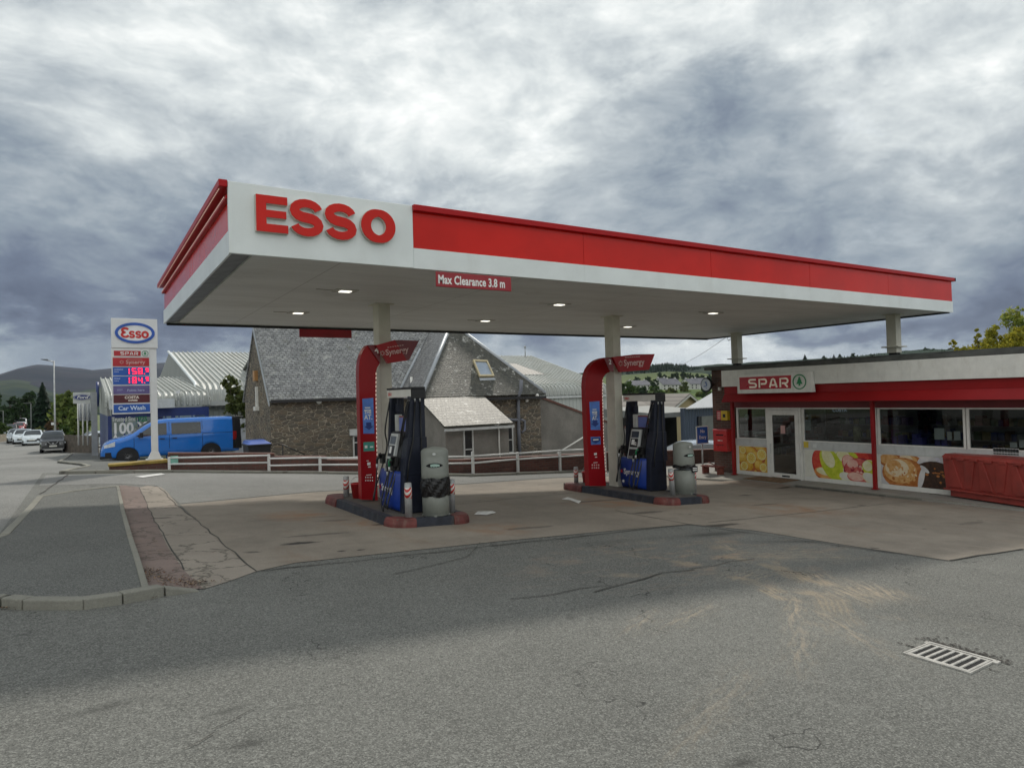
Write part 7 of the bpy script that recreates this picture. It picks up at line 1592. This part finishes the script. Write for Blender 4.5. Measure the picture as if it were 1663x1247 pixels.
def tree(name, base, h, blobs, n, size, mleaf, label, group=None, trunk=.14, seed=1, limbs=6, cat='tree', stem=True):
    rnd = random.Random(seed); r = thing(name, base, label, cat, group); b = Vector(base)
    if stem:
        t = MB(BARK); lean = Vector((rnd.uniform(-.05, .05)*h, rnd.uniform(-.05, .05)*h, 0)); P = [b+Vector((0, 0, -.1)), b+lean*.3+Vector((0, 0, h*.3)), b+lean*.7+Vector((0, 0, h*.55)), b+lean+Vector((0, 0, h*.85))]
        t.tube(P, [trunk, trunk*.75, trunk*.5, trunk*.15], 8)
        for k in range(limbs):
            bl = rnd.choice(blobs); s = b+lean*.5+Vector((0, 0, h*rnd.uniform(.28, .6))); e = b+Vector(bl[:3])+Vector((rnd.uniform(-.4, .4)*bl[3], rnd.uniform(-.4, .4)*bl[4], 0)); t.tube([s, s.lerp(e, .5)+Vector((0, 0, .04*h)), e], [trunk*.4, trunk*.25, trunk*.08], 6)
        t.build('trunk', r)
    c = MB(mleaf); leaves(c, [(b.x+q[0], b.y+q[1], b.z+q[2], q[3], q[4], q[5]) for q in blobs], n, size, rnd); c.build('crown', r); return r
def rblobs(w, h, rnd, n=7, low=.25):
    B = []
    for k in range(n):
        t = rnd.random(); a = rnd.random()*6.28; z = h*(low+(.92-low)*t); rr = w*(.28+.12*rnd.random()); o = (w-rr)*math.sin(math.pi*min(1, .25+.75*t))*rnd.uniform(.3, 1); B.append((math.cos(a)*o, math.sin(a)*o, z, rr, rr, rr*.8))
    B.append((0, 0, h*.55, w*.6, w*.6, h*.28)); return B
def simple_tree(u, vtop, vbase, Y, mleaf, label, wpx, n=1600, seed=1, name='broadleaf_tree', group=None, size=None, low=.2):
    t = AY(u, vtop, Y); b = AY(u, vbase, Y); h = t.z-b.z; dep = (t-Vector((0, 0, CZ))).dot(FW); w = wpx/2*dep/FPX; rnd = random.Random(seed)
    return tree(name, (t.x, Y, b.z), h, rblobs(w, h, rnd, 8, low), n, size or w*.15, mleaf, label, group, trunk=w*.07, seed=seed)
def conifer(u, vtop, vbase, Y, wpx, label, n=900, seed=1, group=None, ml=None):
    t = AY(u, vtop, Y); b = AY(u, vbase, Y); h = t.z-b.z; dep = (t-Vector((0, 0, CZ))).dot(FW); w = wpx/2*dep/FPX; rnd = random.Random(seed)
    r = thing('conifer_tree', (t.x, Y, b.z), label, 'tree', group); tr = MB(BARK); tr.tube([(t.x, Y, b.z), (t.x, Y, t.z)], [w*.1, .02], 6); tr.build('trunk', r)
    c = MB(ml or LC_)
    for _ in range(int(n*2.2)):
        f = rnd.random()**.7; z = t.z-f*h*.92; tier = (f*9) % 1; rad = w*f*(.45+.55*tier)*rnd.uniform(.5, 1.05); a = rnd.random()*6.28; p = Vector((t.x+rad*math.cos(a), Y+rad*math.sin(a), z-rad*.25)); s = w*.26*rnd.uniform(.6, 1.3)*(0.4+f)
        u_ = Vector((math.cos(a), math.sin(a), -.5)).normalized(); w_ = Vector((-math.sin(a), math.cos(a), 0)); c.face([p+u_*s, p+w_*s*.4, p-u_*s*.6, p-w_*s*.4])
    c.build('crown', r); return r
# yellow-leaved tree over the shop roof
yb = Vector((26, 11.5, -1.2))
c1 = AX(1650, 525, 26); c2 = AX(1590, 553, 24); 
tree('yellow_tree', (26.5, c1.y, -1.2), c1.z+1.6, [(0, .25, c1.z+1.2+.05, .34, .36, .50), (0, -.25, c1.z+1.2-.55, .6, .62, .45), (.1, -1.1, c1.z+1.2-.25, .6, .65, .62), (0, .85, c1.z+1.2-.85, .5, .4, .28), (0, .85, c1.z+1.2-.15, .16, .14, .28), (0, .1, c1.z+1.2+.45, .14, .14, .2)], 10500, .042, leaf_mat('leaf_gold_green', (.11, .18, .035), (.28, .35, .06), (.52, .50, .10)), 'loose leafy tree with yellow-green foliage behind the right end of the shop roof', trunk=.1, seed=5, limbs=9)
tree('golden_shrub', (24.6, c2.y, -.8), 3.2, [(0, -.3, c2.z+.8-.25, .6, .85, .33), (0, .55, c2.z+.8-.35, .5, .55, .22), (0, -.15, c2.z+.8+.15, .22, .25, .28), (0, .35, c2.z+.8+.2, .16, .14, .30), (0, -.85, c2.z+.8+.12, .3, .3, .35), (0, 1.05, c2.z+.8-.05, .1, .1, .22)], 6500, .048, LY_, 'bright golden shrub just above the shop roof left of the taller yellow-green tree', cat='shrub', trunk=.06, seed=8, limbs=8)
# small tree between the shed and the stone gable
g_ = AY(388, 680, 33); tree('small_tree', (AY(387, 700, 37.5).x, 37.5, -1.5), 3.6, [(-.35, 0, 4.15, .32, .4, .45), (-.15, 0, 3.45, .42, .4, .5), (.15, 0, 2.8, .6, .5, .5), (.25, 0, 2.0, .55, .5, .5), (-.5, 0, 1.55, .5, .5, .4), (.40, 0, 3.5, .3, .3, .4)], 5200, .095, LO, 'olive green small tree growing between the tall metal shed and the stone gable', trunk=.07, seed=11, limbs=9)
# road-side vegetation on the left
LO2 = leaf_mat('leaf_bright', (.06, .10, .02), (.13, .18, .04), (.22, .26, .07)); rs_ = random.Random(21)
simple_tree(20, 640, 712, 190, LD, 'dark broadleaf tree at the far left over the road', 60, 1900, 31, group='dark trees closing the road')
simple_tree(48, 636, 706, 175, LD, 'dark broadleaf tree behind the far cars, second from the left', 52, 1900, 32, group='dark trees closing the road')
simple_tree(-8, 636, 706, 160, LD, 'dark broadleaf tree cut by the left edge of the photo', 50, 1400, 33, group='dark trees closing the road')
simple_tree(33, 652, 706, 150, LD, 'lower dark tree right above the small red car', 40, 1400, 34, group='dark trees closing the road')
conifer(69, 621, 712, 140, 62, 'tall dark conifer left of the tall street lamp', 1500, 35)
simple_tree(80, 645, 716, 200, LG, 'mid green tree behind the tall street lamp', 60, 4200, 36, group='green trees beyond the dealership')
simple_tree(106, 639, 724, 110, LO2, 'olive green tree between the tall street lamp and the dealership sign', 64, 5200, 37, group='green trees beyond the dealership')
simple_tree(128, 650, 724, 100, LO2, 'olive tree behind the white banners', 50, 3200, 38, group='green trees beyond the dealership')
simple_tree(84, 676, 720, 88, LR, 'bronze green bush beside the base of the tall street lamp', 30, 1600, 39, name='bush', low=.05)
simple_tree(62, 693, 714, 92, LO, 'low green bush behind the white hatchback', 26, 900, 41, name='bush', low=.05)
simple_tree(104, 690, 722, 82, LG, 'green bush between the charcoal SUV and the banner poles', 30, 1600, 40, name='bush', low=.05)
simple_tree(2, 686, 706, 98, LG, 'bright green garden bush at the left edge by the low wall', 26, 1400, 42, name='bush', low=.05)
simple_tree(14, 690, 702, 112, LG, 'smaller garden bush beside the lamp post on the left', 16, 700, 43, name='bush', low=.05)
a, b = AY(-30, 704, 90), AY(13, 702.5, 96); m = MB(mat('garden_wall', (.36, .31, .24), .85)); m.hexa([(a.x, 90, -2.4), (b.x, 96, -2.4), (b.x, 96.4, -2.4), (a.x, 90.4, -2.4), (a.x, 90, -1.1), (b.x, 96, -1.1), (b.x, 96.4, -1.1), (a.x, 90.4, -1.1)]); tag(rebase(m.build('garden_wall'), (b.x, 96, -2)), 'low tan garden wall on the left side of the road', 'wall')
# fence / dark hedge line beyond the far pavement
a, b = AY(104, 706, 66), AY(160, 708, 60); m = MB(mat('brown_fence', (.09, .075, .06), .9, var=.3, vs=3)); m.hexa([(a.x, 66, -2.2), (b.x, 60, -2.2), (b.x, 60.15, -2.2), (a.x, 66.15, -2.2), (a.x, 66, a.z), (b.x, 60, b.z), (b.x, 60.15, b.z), (a.x, 66.15, a.z)]); tag(rebase(m.build('timber_fence'), (a.x, 66, -2.2)), 'low brown timber fence behind the charcoal SUV', 'fence')
# houses -----------------------------------------------------------
HW_ = mat('house_white', (.52, .52, .48), .8, var=.08, vs=.5, dirt=.2); HRF = mat('house_roof', (.13, .13, .15), .8, var=.2, vs=.7); 
def gable_house(x0, x1, y0, y1, zb, ze, zr, label, wall=None, roof=None, wins=3, chim=2, group=None, along='x'):
    wall = wall or HW_; roof = roof or HRF; h = thing('house', ((x0+x1)/2, y0, zb), label, 'house', group); ym = (y0+y1)/2; o = .25
    m = MB(wall); m.prism([(x0, y0, zb), (x0, y1, zb), (x0, y1, ze), (x0, ym, zr-.1), (x0, y0, ze)], (x1-x0, 0, 0)); m.build('wall', h)
    s = (zr-ze)/(ym-y0)
    for a_, b_ in ((y0-.35, ym), (y1+.35, ym)):
        za = ze-s*.35; m = MB(roof); m.prism([(x0-o, a_, za), (x1+o, a_, za), (x1+o, b_, zr), (x0-o, b_, zr)], (0, 0, .15)); ro = m.build('roof', h)
    for k in range(chim): cx = x0+(x1-x0)*(.12+.76*k/max(1, chim-1)); m = MB(wall); m.box(cx-.4, ym-.3, zr-.6, cx+.4, ym+.3, zr+.8); m.build('chimney', h)
    for row, zz in ((0, zb+(ze-zb)*.15), (1, zb+(ze-zb)*.58)):
        for k in range(wins): cx = x0+(x1-x0)*(k+.5)/wins; m = MB(WD); m.box(cx-.55, y0-.03, zz, cx+.55, y0-.003, zz+(ze-zb)*.24); m.build('window', h)
    return h
def px_house(u0, u1, vr, ve, vb, Y, label, dep=8, **k):
    a, b = AY(u0, ve, Y), AY(u1, ve, Y); zr = AY((u0+u1)/2, vr, Y+dep/2).z; zb = AY(u0, vb, Y).z; ze = AY((u0+u1)/2, ve, Y).z; return gable_house(a.x, b.x, Y, Y+dep, zb, ze, zr, label, **k)
px_house(62, 101, 670, 681, 695, 185, 'pale harled house with a grey roof behind the tall street lamp', dep=9, chim=1, wins=2)
px_house(1076, 1089, 614, 624, 634, 260, 'white terraced house at the left end of the hillside row', wins=2, group='terraced houses on the hillside')
px_house(1090, 1107, 615, 624, 634, 262, 'white terraced house in the middle of the hillside row with a forward gable', wins=3, group='terraced houses on the hillside')
px_house(1121, 1134, 615, 623, 632, 270, 'white hillside house right of the round green tree', wins=2, group='terraced houses on the hillside')
px_house(1135, 1158, 614, 623, 633, 275, 'white hillside house nearest the round projecting sign', wins=3, group='terraced houses on the hillside')
px_house(1027, 1058, 618, 625, 634, 290, 'grey roofed hillside house left of the terrace, half hidden by trees', wins=3, group='terraced houses on the hillside')
px_house(-20, -4, 690, 696, 706, 180, 'pale house at the far left beyond the hedge', chim=1)
# bungalow with cream gable behind pump 2
bg = thing('bungalow', (28, 40, -2), 'bungalow with a brown tiled roof and a cream front gable behind pump 2', 'house')
TILE = corr_mat('brown_tiles', (.15, .135, .12), .5, dirt=.3, dcol=(.08, .08, .07), strength=.2)
def tile_mat():
    m_, t, b = base_mat('roof_tiles'); v, p = boxmap(t, 1.5); z_ = t.sep(v)[1]; f = t.m('FRACT', t.m('DIVIDE', z_, .42)); c = t.mix(t.smooth(f, .0, .22), (.05, .047, .043), t.mix(t.noise(p, 1.5, 5, .6), (.16, .145, .13), (.25, .23, .205)))
    t.put(b.inputs['Base Color'], c); b.inputs['Roughness'].default_value = .85; t.put(b.inputs['Normal'], t.bump(f, -.8, .04)); return m_
TL = tile_mat()
ra_, re_ = AY(1115, 641, 43), AY(1010, 671, 38); rx0 = AY(1000, 671, 38).x; rx1 = AY(1145, 660, 40).x
m = MB(TL); m.prism([(rx0, 38, re_.z), (rx1, 38, re_.z), (rx1, 43.5, ra_.z), (rx0, 43.5, ra_.z)], (0, 0, .12)); m.build('roof', bg)
m = MB(TL); m.prism([(rx0, 49, re_.z), (rx1, 49, re_.z), (rx1, 43.51, ra_.z), (rx0, 43.51, ra_.z)], (0, 0, .12)); m.build('roof', bg)
CRM = mat('cream_render', (.42, .34, .20), .8, var=.06, vs=1, dirt=.1)
m = MB(CRM); m.box(rx0+.3, 38.3, -3.5, rx1-.3, 48.5, re_.z); m.build('wall', bg)
A_, B_, C_ = AY(1082, 671, 37), AY(1116, 641.5, 37), AY(1150, 671, 37)
m = MB(CRM); m.prism([(A_.x, 37.02, A_.z), (C_.x, 37.02, A_.z), (B_.x, 37.02, B_.z-.05)], (0, .2, 0)); m.box(A_.x, 37.02, -3.5, C_.x, 37.2, A_.z-.002); m.build('gable', bg)
for P_, Q_ in ((A_, B_), (C_, B_)): m = MB(TL, HW_); m.prism([(P_.x, 36.7, P_.z), (Q_.x, 36.7, Q_.z), (Q_.x, 43, Q_.z), (P_.x, 43, P_.z)], (0, 0, .14)); m.prism([(P_.x, 36.66, P_.z-.10), (Q_.x, 36.66, Q_.z-.10), (Q_.x, 36.66, Q_.z+.05), (P_.x, 36.66, P_.z+.05)], (0, .04, 0), 1); m.build('roof', bg)
# carport
a, b = AY(1083, 668, 30), AY(1119, 676, 30); cp_ = thing('carport', ((a.x+b.x)/2, 30, -2), 'flat grey-roofed carport with a black opening behind pump 2', 'carport')
m = MB(mat('carport_roof', (.20, .21, .20), .7, dirt=.3)); m.hexa([(a.x-1, 30, b.z), (b.x+2, 30, b.z), (b.x+2, 35, b.z), (a.x-1, 35, b.z), (a.x-1, 30, a.z-.1), (b.x+2, 30, a.z-.05), (b.x+2, 35, a.z+.25), (a.x-1, 35, a.z+.2)]); m.build('roof', cp_)
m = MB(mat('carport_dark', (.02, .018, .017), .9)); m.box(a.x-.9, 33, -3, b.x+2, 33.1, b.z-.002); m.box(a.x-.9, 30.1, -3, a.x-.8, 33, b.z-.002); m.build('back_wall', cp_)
# blue metal shed
a, b = AY(1113.5, 663, 26), AX(1160, 636, AY(1113.5, 663, 26).x)
bs_ = thing('blue_shed', (a.x+2, 26, -1.5), 'blue ribbed metal shed with a white corrugated roof behind the No Entry sign', 'shed')
m = MB(corr_mat('blue_cladding', (.045, .065, .10), .22, dirt=.2, dcol=(.08, .09, .10))); m.box(a.x+.02, 26.15, -3, a.x+11.9, 26.3, a.z); m.prism([(a.x+.1, 26.32, -3), (a.x+10.2, 31.2, -3), (a.x+10.2, 31.4, -3), (a.x+.1, 26.5, -3)], (0, 0, a.z+3)); rz_ = a.z+(AY(1160, 636, 28.6).z-a.z)*5.2/2.7; m.build('wall', bs_)
m = MB(corr_mat('white_corrugated', (.42, .44, .46), .20, dirt=.15)); m.prism([(a.x-.1, 25.9, a.z-.05), (a.x+12, 25.9, a.z-.05), (a.x+12, 31.1, rz_), (a.x+10.3, 31.1, rz_)], (0, 0, .05)); m.build('roof', bs_)
p0_, p1_ = AY(1139, 676, 26.1), AY(1163, 720, 26.1); m = MB(mat('roller_door', (.13, .14, .13), .6, var=.1)); m.box(p0_.x, 26.08, -2.5, p0_.x+3.4, 26.14, p0_.z); m.build('door', bs_)
m = MB(BLACK); m.box(p0_.x-.28, 26.07, p0_.z-.9, p0_.x-.02, 26.14, p0_.z); m.build('window', bs_)
# trees of the hillside town
rt = random.Random(77)
town = [(1020, 622, 650, 150, LG, 46, 'large mid green tree just right of the second column'), (1044, 626, 648, 160, LD, 30, 'dark tree beside the first hillside house'), (1063, 614, 634, 230, LD, 20, 'dark round tree left of the terrace'), (1062, 628, 648, 180, LG, 30, 'green tree below the dark round tree'), (1112, 620, 642, 200, LO, 24, 'light olive round tree in front of the terrace'), (1146, 630, 652, 120, LG, 26, 'bright green tree by the round projecting sign'), (1136, 634, 650, 150, LO, 22, 'pale bush left of the round projecting sign'), (1090, 634, 646, 190, LO, 36, 'pale hedge mass below the terrace'), (990, 624, 645, 140, LG, 30, 'green tree seen between the arch sign and the second column'), (1030, 640, 655, 130, LG, 30, 'green bush above the bungalow roof'), (1075, 636, 650, 170, LG, 30, 'green bush just above the bungalow roof ridge')]
for i, (u, vt, vb, Y, ml, w, lab) in enumerate(town): simple_tree(u, vt, vb, Y, ml, lab, w, 1300, 100+i, group='trees among the hillside houses', low=.1)
hedge = [(1033, 612, 'dark hedge tree above the left hillside house'), (1052, 611, 'dark hedge tree second along the field edge'), (1071, 605, 'lone dark tree standing in the green field'), (1079, 608, 'dark hedge tree behind the left end of the terrace'), (1092, 607, 'dark hedge tree behind the terrace chimneys'), (1098, 606, 'small dark tree at the top of the field gap'), (1110, 605, 'dark hedge tree at the start of the long upper hedge'), (1120, 606, 'dark hedge tree second in the long upper hedge'), (1130, 607, 'dark hedge tree third in the long upper hedge'), (1141, 608, 'dark hedge tree fourth in the long upper hedge'), (1152, 609, 'dark hedge tree at the right end of the long upper hedge')]
for i, (u, vt, lab) in enumerate(hedge): simple_tree(u, vt, vt+11, 330, LD, lab, 17, 700, 140+i, group='dark trees along the field edge', low=.1)

# ---------------------------------------------------------------- hills
def hill_mat(name, c1, c2, c3=None, sc=.006, bright=0.0):
    m, t, b = base_mat(name); p = pos(t); n = t.noise(p, sc, 8, .65, .4); n2 = t.noise(t.vm('MULTIPLY', p, (1, 1, 3)), sc*4, 7, .7)
    c = t.mix(t.smooth(n, .38, .62), c1, c2); c = t.mix(t.m('MULTIPLY', t.smooth(n2, .5, .68), .6), c, c3 or c1)
    t.put(b.inputs['Base Color'], c); b.inputs['Roughness'].default_value = 1; b.inputs['Specular IOR Level'].default_value = .1; return m
def hill(name, pts, D, D0, material, z0=-6, amp=.0, n=90, rough=0.0, seed=0, back=1.4):
    mb = MB(material); rows = 14; xs = [pts[0][0]+(pts[-1][0]-pts[0][0])*i/n for i in range(n+1)]; tab = pts; grid = []
    for x in xs:
        v = lerp_tab(tab, x); pk = AD(x, v, D); dirv = Vector((pk.x, pk.y)).normalized(); col = []
        for j in range(rows+1):
            t = j/rows; d = D0+(D-D0)*t; s = t**1.15*(1-.0)+(math.sin(t*math.pi)*.08)
            z = z0+(pk.z-z0)*min(1, s) if j < rows else pk.z
            q = Vector((dirv.x*d, dirv.y*d, z)); nn_ = mnoise.noise(Vector((q.x, q.y, seed*10))*(3.0/D)*4)+.5*mnoise.noise(Vector((q.x, q.y, seed*10))*(3.0/D)*11)
            q.z += nn_*amp*math.sin(t*math.pi)+(mnoise.noise(Vector((x*.35, t*5, seed)))*rough if j == rows else 0); col.append(q)
        for bk in (1.15, back): q = Vector((dirv.x*D*bk, dirv.y*D*bk, pk.z+(z0-pk.z)*((bk-1)/(back-1)))); col.append(q)
        grid.append(col)
    k = len(grid[0])
    for c in grid: mb.v += [tuple(q) for q in c]
    for i in range(n):
        for j in range(k-1): mb.f.append((i*k+j, (i+1)*k+j, (i+1)*k+j+1, i*k+j+1)); mb.mi.append(0); mb.sm.append(True)
    return tag(mb.build(name), kind='structure')
MOOR = hill_mat('moorland_cloud_shade', (.016, .024, .038), (.038, .040, .056), (.028, .038, .040), .0022); FORH = hill_mat('forest_hill', (.012, .026, .020), (.02, .038, .024), (.045, .06, .025), .01); FIELD = hill_mat('green_field', (.075, .10, .04), (.12, .145, .06), (.095, .12, .045), .01); FIELD2 = hill_mat('garden_green', (.05, .085, .025), (.10, .14, .045), (.04, .06, .02), .05); MOOR2 = hill_mat('moorland_green', (.018, .034, .034), (.042, .058, .038), (.10, .10, .06), .006)  # MOOR: cloud shade and distance blue are put into the heather colour
hill('mountain', [(-500, 660), (-300, 628), (-120, 625), (0, 607.5), (30, 598), (58, 592), (75, 592.5), (101, 595.5), (130, 598), (151, 601), (182, 598), (220, 594), (262, 589), (330, 586), (420, 592), (520, 605), (700, 640)], 3200, 900, MOOR, -10, 26, 120, .0, 1)
hill('hill', [(-400, 640), (-100, 622), (0, 618), (25, 616), (50, 620), (62, 626), (76, 630), (100, 634), (140, 632), (200, 625), (260, 632), (330, 650)], 1700, 500, MOOR2, -8, 12, 90, 0, 2)
hill('hill', [(-300, 650), (-60, 640), (0, 640), (40, 644), (90, 642), (180, 640), (300, 652)], 800, 320, FORH, -6, 6, 60, 0, 3)
hill('forest_hill', [(860, 640), (900, 612), (938, 606), (960, 604.5), (1000, 603), (1040, 600), (1054, 597), (1084, 593), (1108, 594), (1138, 597), (1156, 600), (1230, 604)], 950, 780, FORH, 0, 5, 90, 1.5, 4)
hill('field_hill', [(880, 640), (950, 616), (1010, 609), (1050, 606.5), (1084, 603.5), (1120, 605), (1160, 607), (1240, 612)], 700, 430, FIELD, 2.0, 1.5, 60, 0, 5)
hill('town_slope', [(900, 640), (960, 636), (1010, 633.5), (1060, 633), (1110, 632.5), (1160, 632), (1240, 634)], 340, 70, FIELD2, -4, .3, 60, 0, 7, back=1.5)
hill('far_hill', [(1090, 600), (1130, 595), (1156, 592), (1208, 590.5), (1230, 588), (1269, 585.5), (1320, 584), (1381, 580), (1420, 575), (1472, 569), (1510, 567), (1553, 567.5), (1600, 566), (1663, 560), (1760, 556), (2000, 590)], 1000, 300, FORH, -6, 10, 110, 1.2, 6)
# conifer plantation on the ridges: far-off wood that reads as one mass
def forest(name, spans, label, seed=1, wpx=3.0, hpx=7.0, mleaf=None):
    rnd = random.Random(seed); mb = MB(mleaf or LC_)
    for (u0, v0, u1, v1, D, n, hs) in spans:
        for k in range(n):
            f = rnd.random(); u = u0+(u1-u0)*f; v = v0+(v1-v0)*f+rnd.random()*rnd.random()*hs[1]; p = AD(u, v+1.5, D-rnd.random()*hs[2]); h = rnd.uniform(.55, 1.2)*hs[0]*D/FPX; w = h*rnd.uniform(.26, .4)
            i = len(mb.v); q = 5
            mb.v += [(p.x+w*math.cos(6.283*j/q+f), p.y+w*math.sin(6.283*j/q+f), p.z-.2) for j in range(q)]+[(p.x, p.y, p.z+h)]
            for j in range(q): mb.f.append((i+j, i+(j+1) % q, i+q)); mb.mi.append(0); mb.sm.append(False)
    return tag(mb.build(name), label, 'forest', kind='stuff')
forest('conifer_forest', [(1015, 601, 1054, 597, 900, 130, (6, 8, 60)), (1054, 597, 1084, 593, 900, 170, (6.5, 10, 80)), (1084, 593, 1115, 595, 900, 150, (5.5, 10, 80)), (1115, 595, 1160, 599, 900, 130, (4, 8, 60)), (925, 609, 1015, 602, 900, 140, (3, 6, 40))], 'dark conifer plantation along the ridge beyond the green field', 3)
forest('ridge_wood', [(1205, 590.5, 1320, 584, 1000, 170, (3, 6, 60)), (1320, 584, 1420, 575.5, 1000, 150, (3.2, 7, 60)), (1420, 575, 1553, 567.5, 1000, 190, (3.2, 9, 80)), (1553, 567.5, 1663, 560, 1000, 60, (3.2, 8, 60))], 'mixed dark wood along the hill crest above the shop roof', 4, mleaf=LD)
for (u, vt, w, lab) in ((1307, 575, 9, 'pointed conifer standing above the hill crest over the round fruit logo sign'), (1354, 575, 8, 'pointed conifer on the hill crest left of the tree pair'),): conifer(u, vt, 584, 420, w, lab.replace('round fruit logo', 'shop'), 500, 60)
for (u, vt, w, lab, s_) in ((1338, 577, 14, 'dark tree on the hill crest between the two conifers', 61), (1364, 575.5, 12, 'dark tree on the hill crest right of the second conifer', 62), (1386, 573.5, 17, 'broad dark tree on the hill crest above the awning middle', 63), (1418, 573, 16, 'dark tree on the hill crest left of the right roof column', 64), (1505, 566, 26, 'rounded dark green trees right of the right roof column', 65), (1543, 565, 18, 'dark bronze rounded tree left of the golden shrub', 66)): simple_tree(u, vt, vt+14, 420, LR if s_ == 66 else LD, lab, w, 700, s_, group='trees on the hill crest above the shop', low=.1)

# trees across the road, outside the frame: the shop glass and the red fascia mirror them
spots = [(-15, 8, 9, 1), (-17, 18, 10, 2), (-16, 29, 11, 3), (-18, 41, 9, 4), (-14, 1, 8, 5)]
proto = None
for i, (x, y, h, s) in enumerate(spots):
    lab = ['tall roadside tree opposite the near pavement', 'tall roadside tree opposite the exit lane', 'tallest roadside tree opposite the dealership entrance', 'roadside tree opposite the dealership', 'shorter roadside tree nearest the camera'][i]
    if proto is None: rnd = random.Random(50); proto = tree('roadside_tree', (x, y, .12), h, rblobs(3.6, h, rnd, 9, .2), 3800, .26, LG, lab, 'trees across the road', trunk=.22, seed=50)
    else: dup(proto, (x, y, .1), lab, rotz=i*1.3, scale=h/9)

# ---------------------------------------------------------------- air: hills fade towards blue
hm = bpy.data.materials.new('haze_air'); hm.use_nodes = True; ht = NT(hm.node_tree)
pv_ = ht.new('ShaderNodeVolumePrincipled'); pv_.inputs['Color'].default_value = (.72, .80, .93, 1); pv_.inputs['Density'].default_value = HAZE_D; pv_.inputs['Anisotropy'].default_value = .2
ho_ = ht.new('ShaderNodeOutputMaterial'); ht.l.new(pv_.outputs[0], ho_.inputs['Volume'])
hb = MB(hm); hb.box(-5600, -2900, -14, 5600, 5600, 330); tag(hb.build('haze'), 'thin pale blue air over the whole valley', 'haze', kind='stuff')
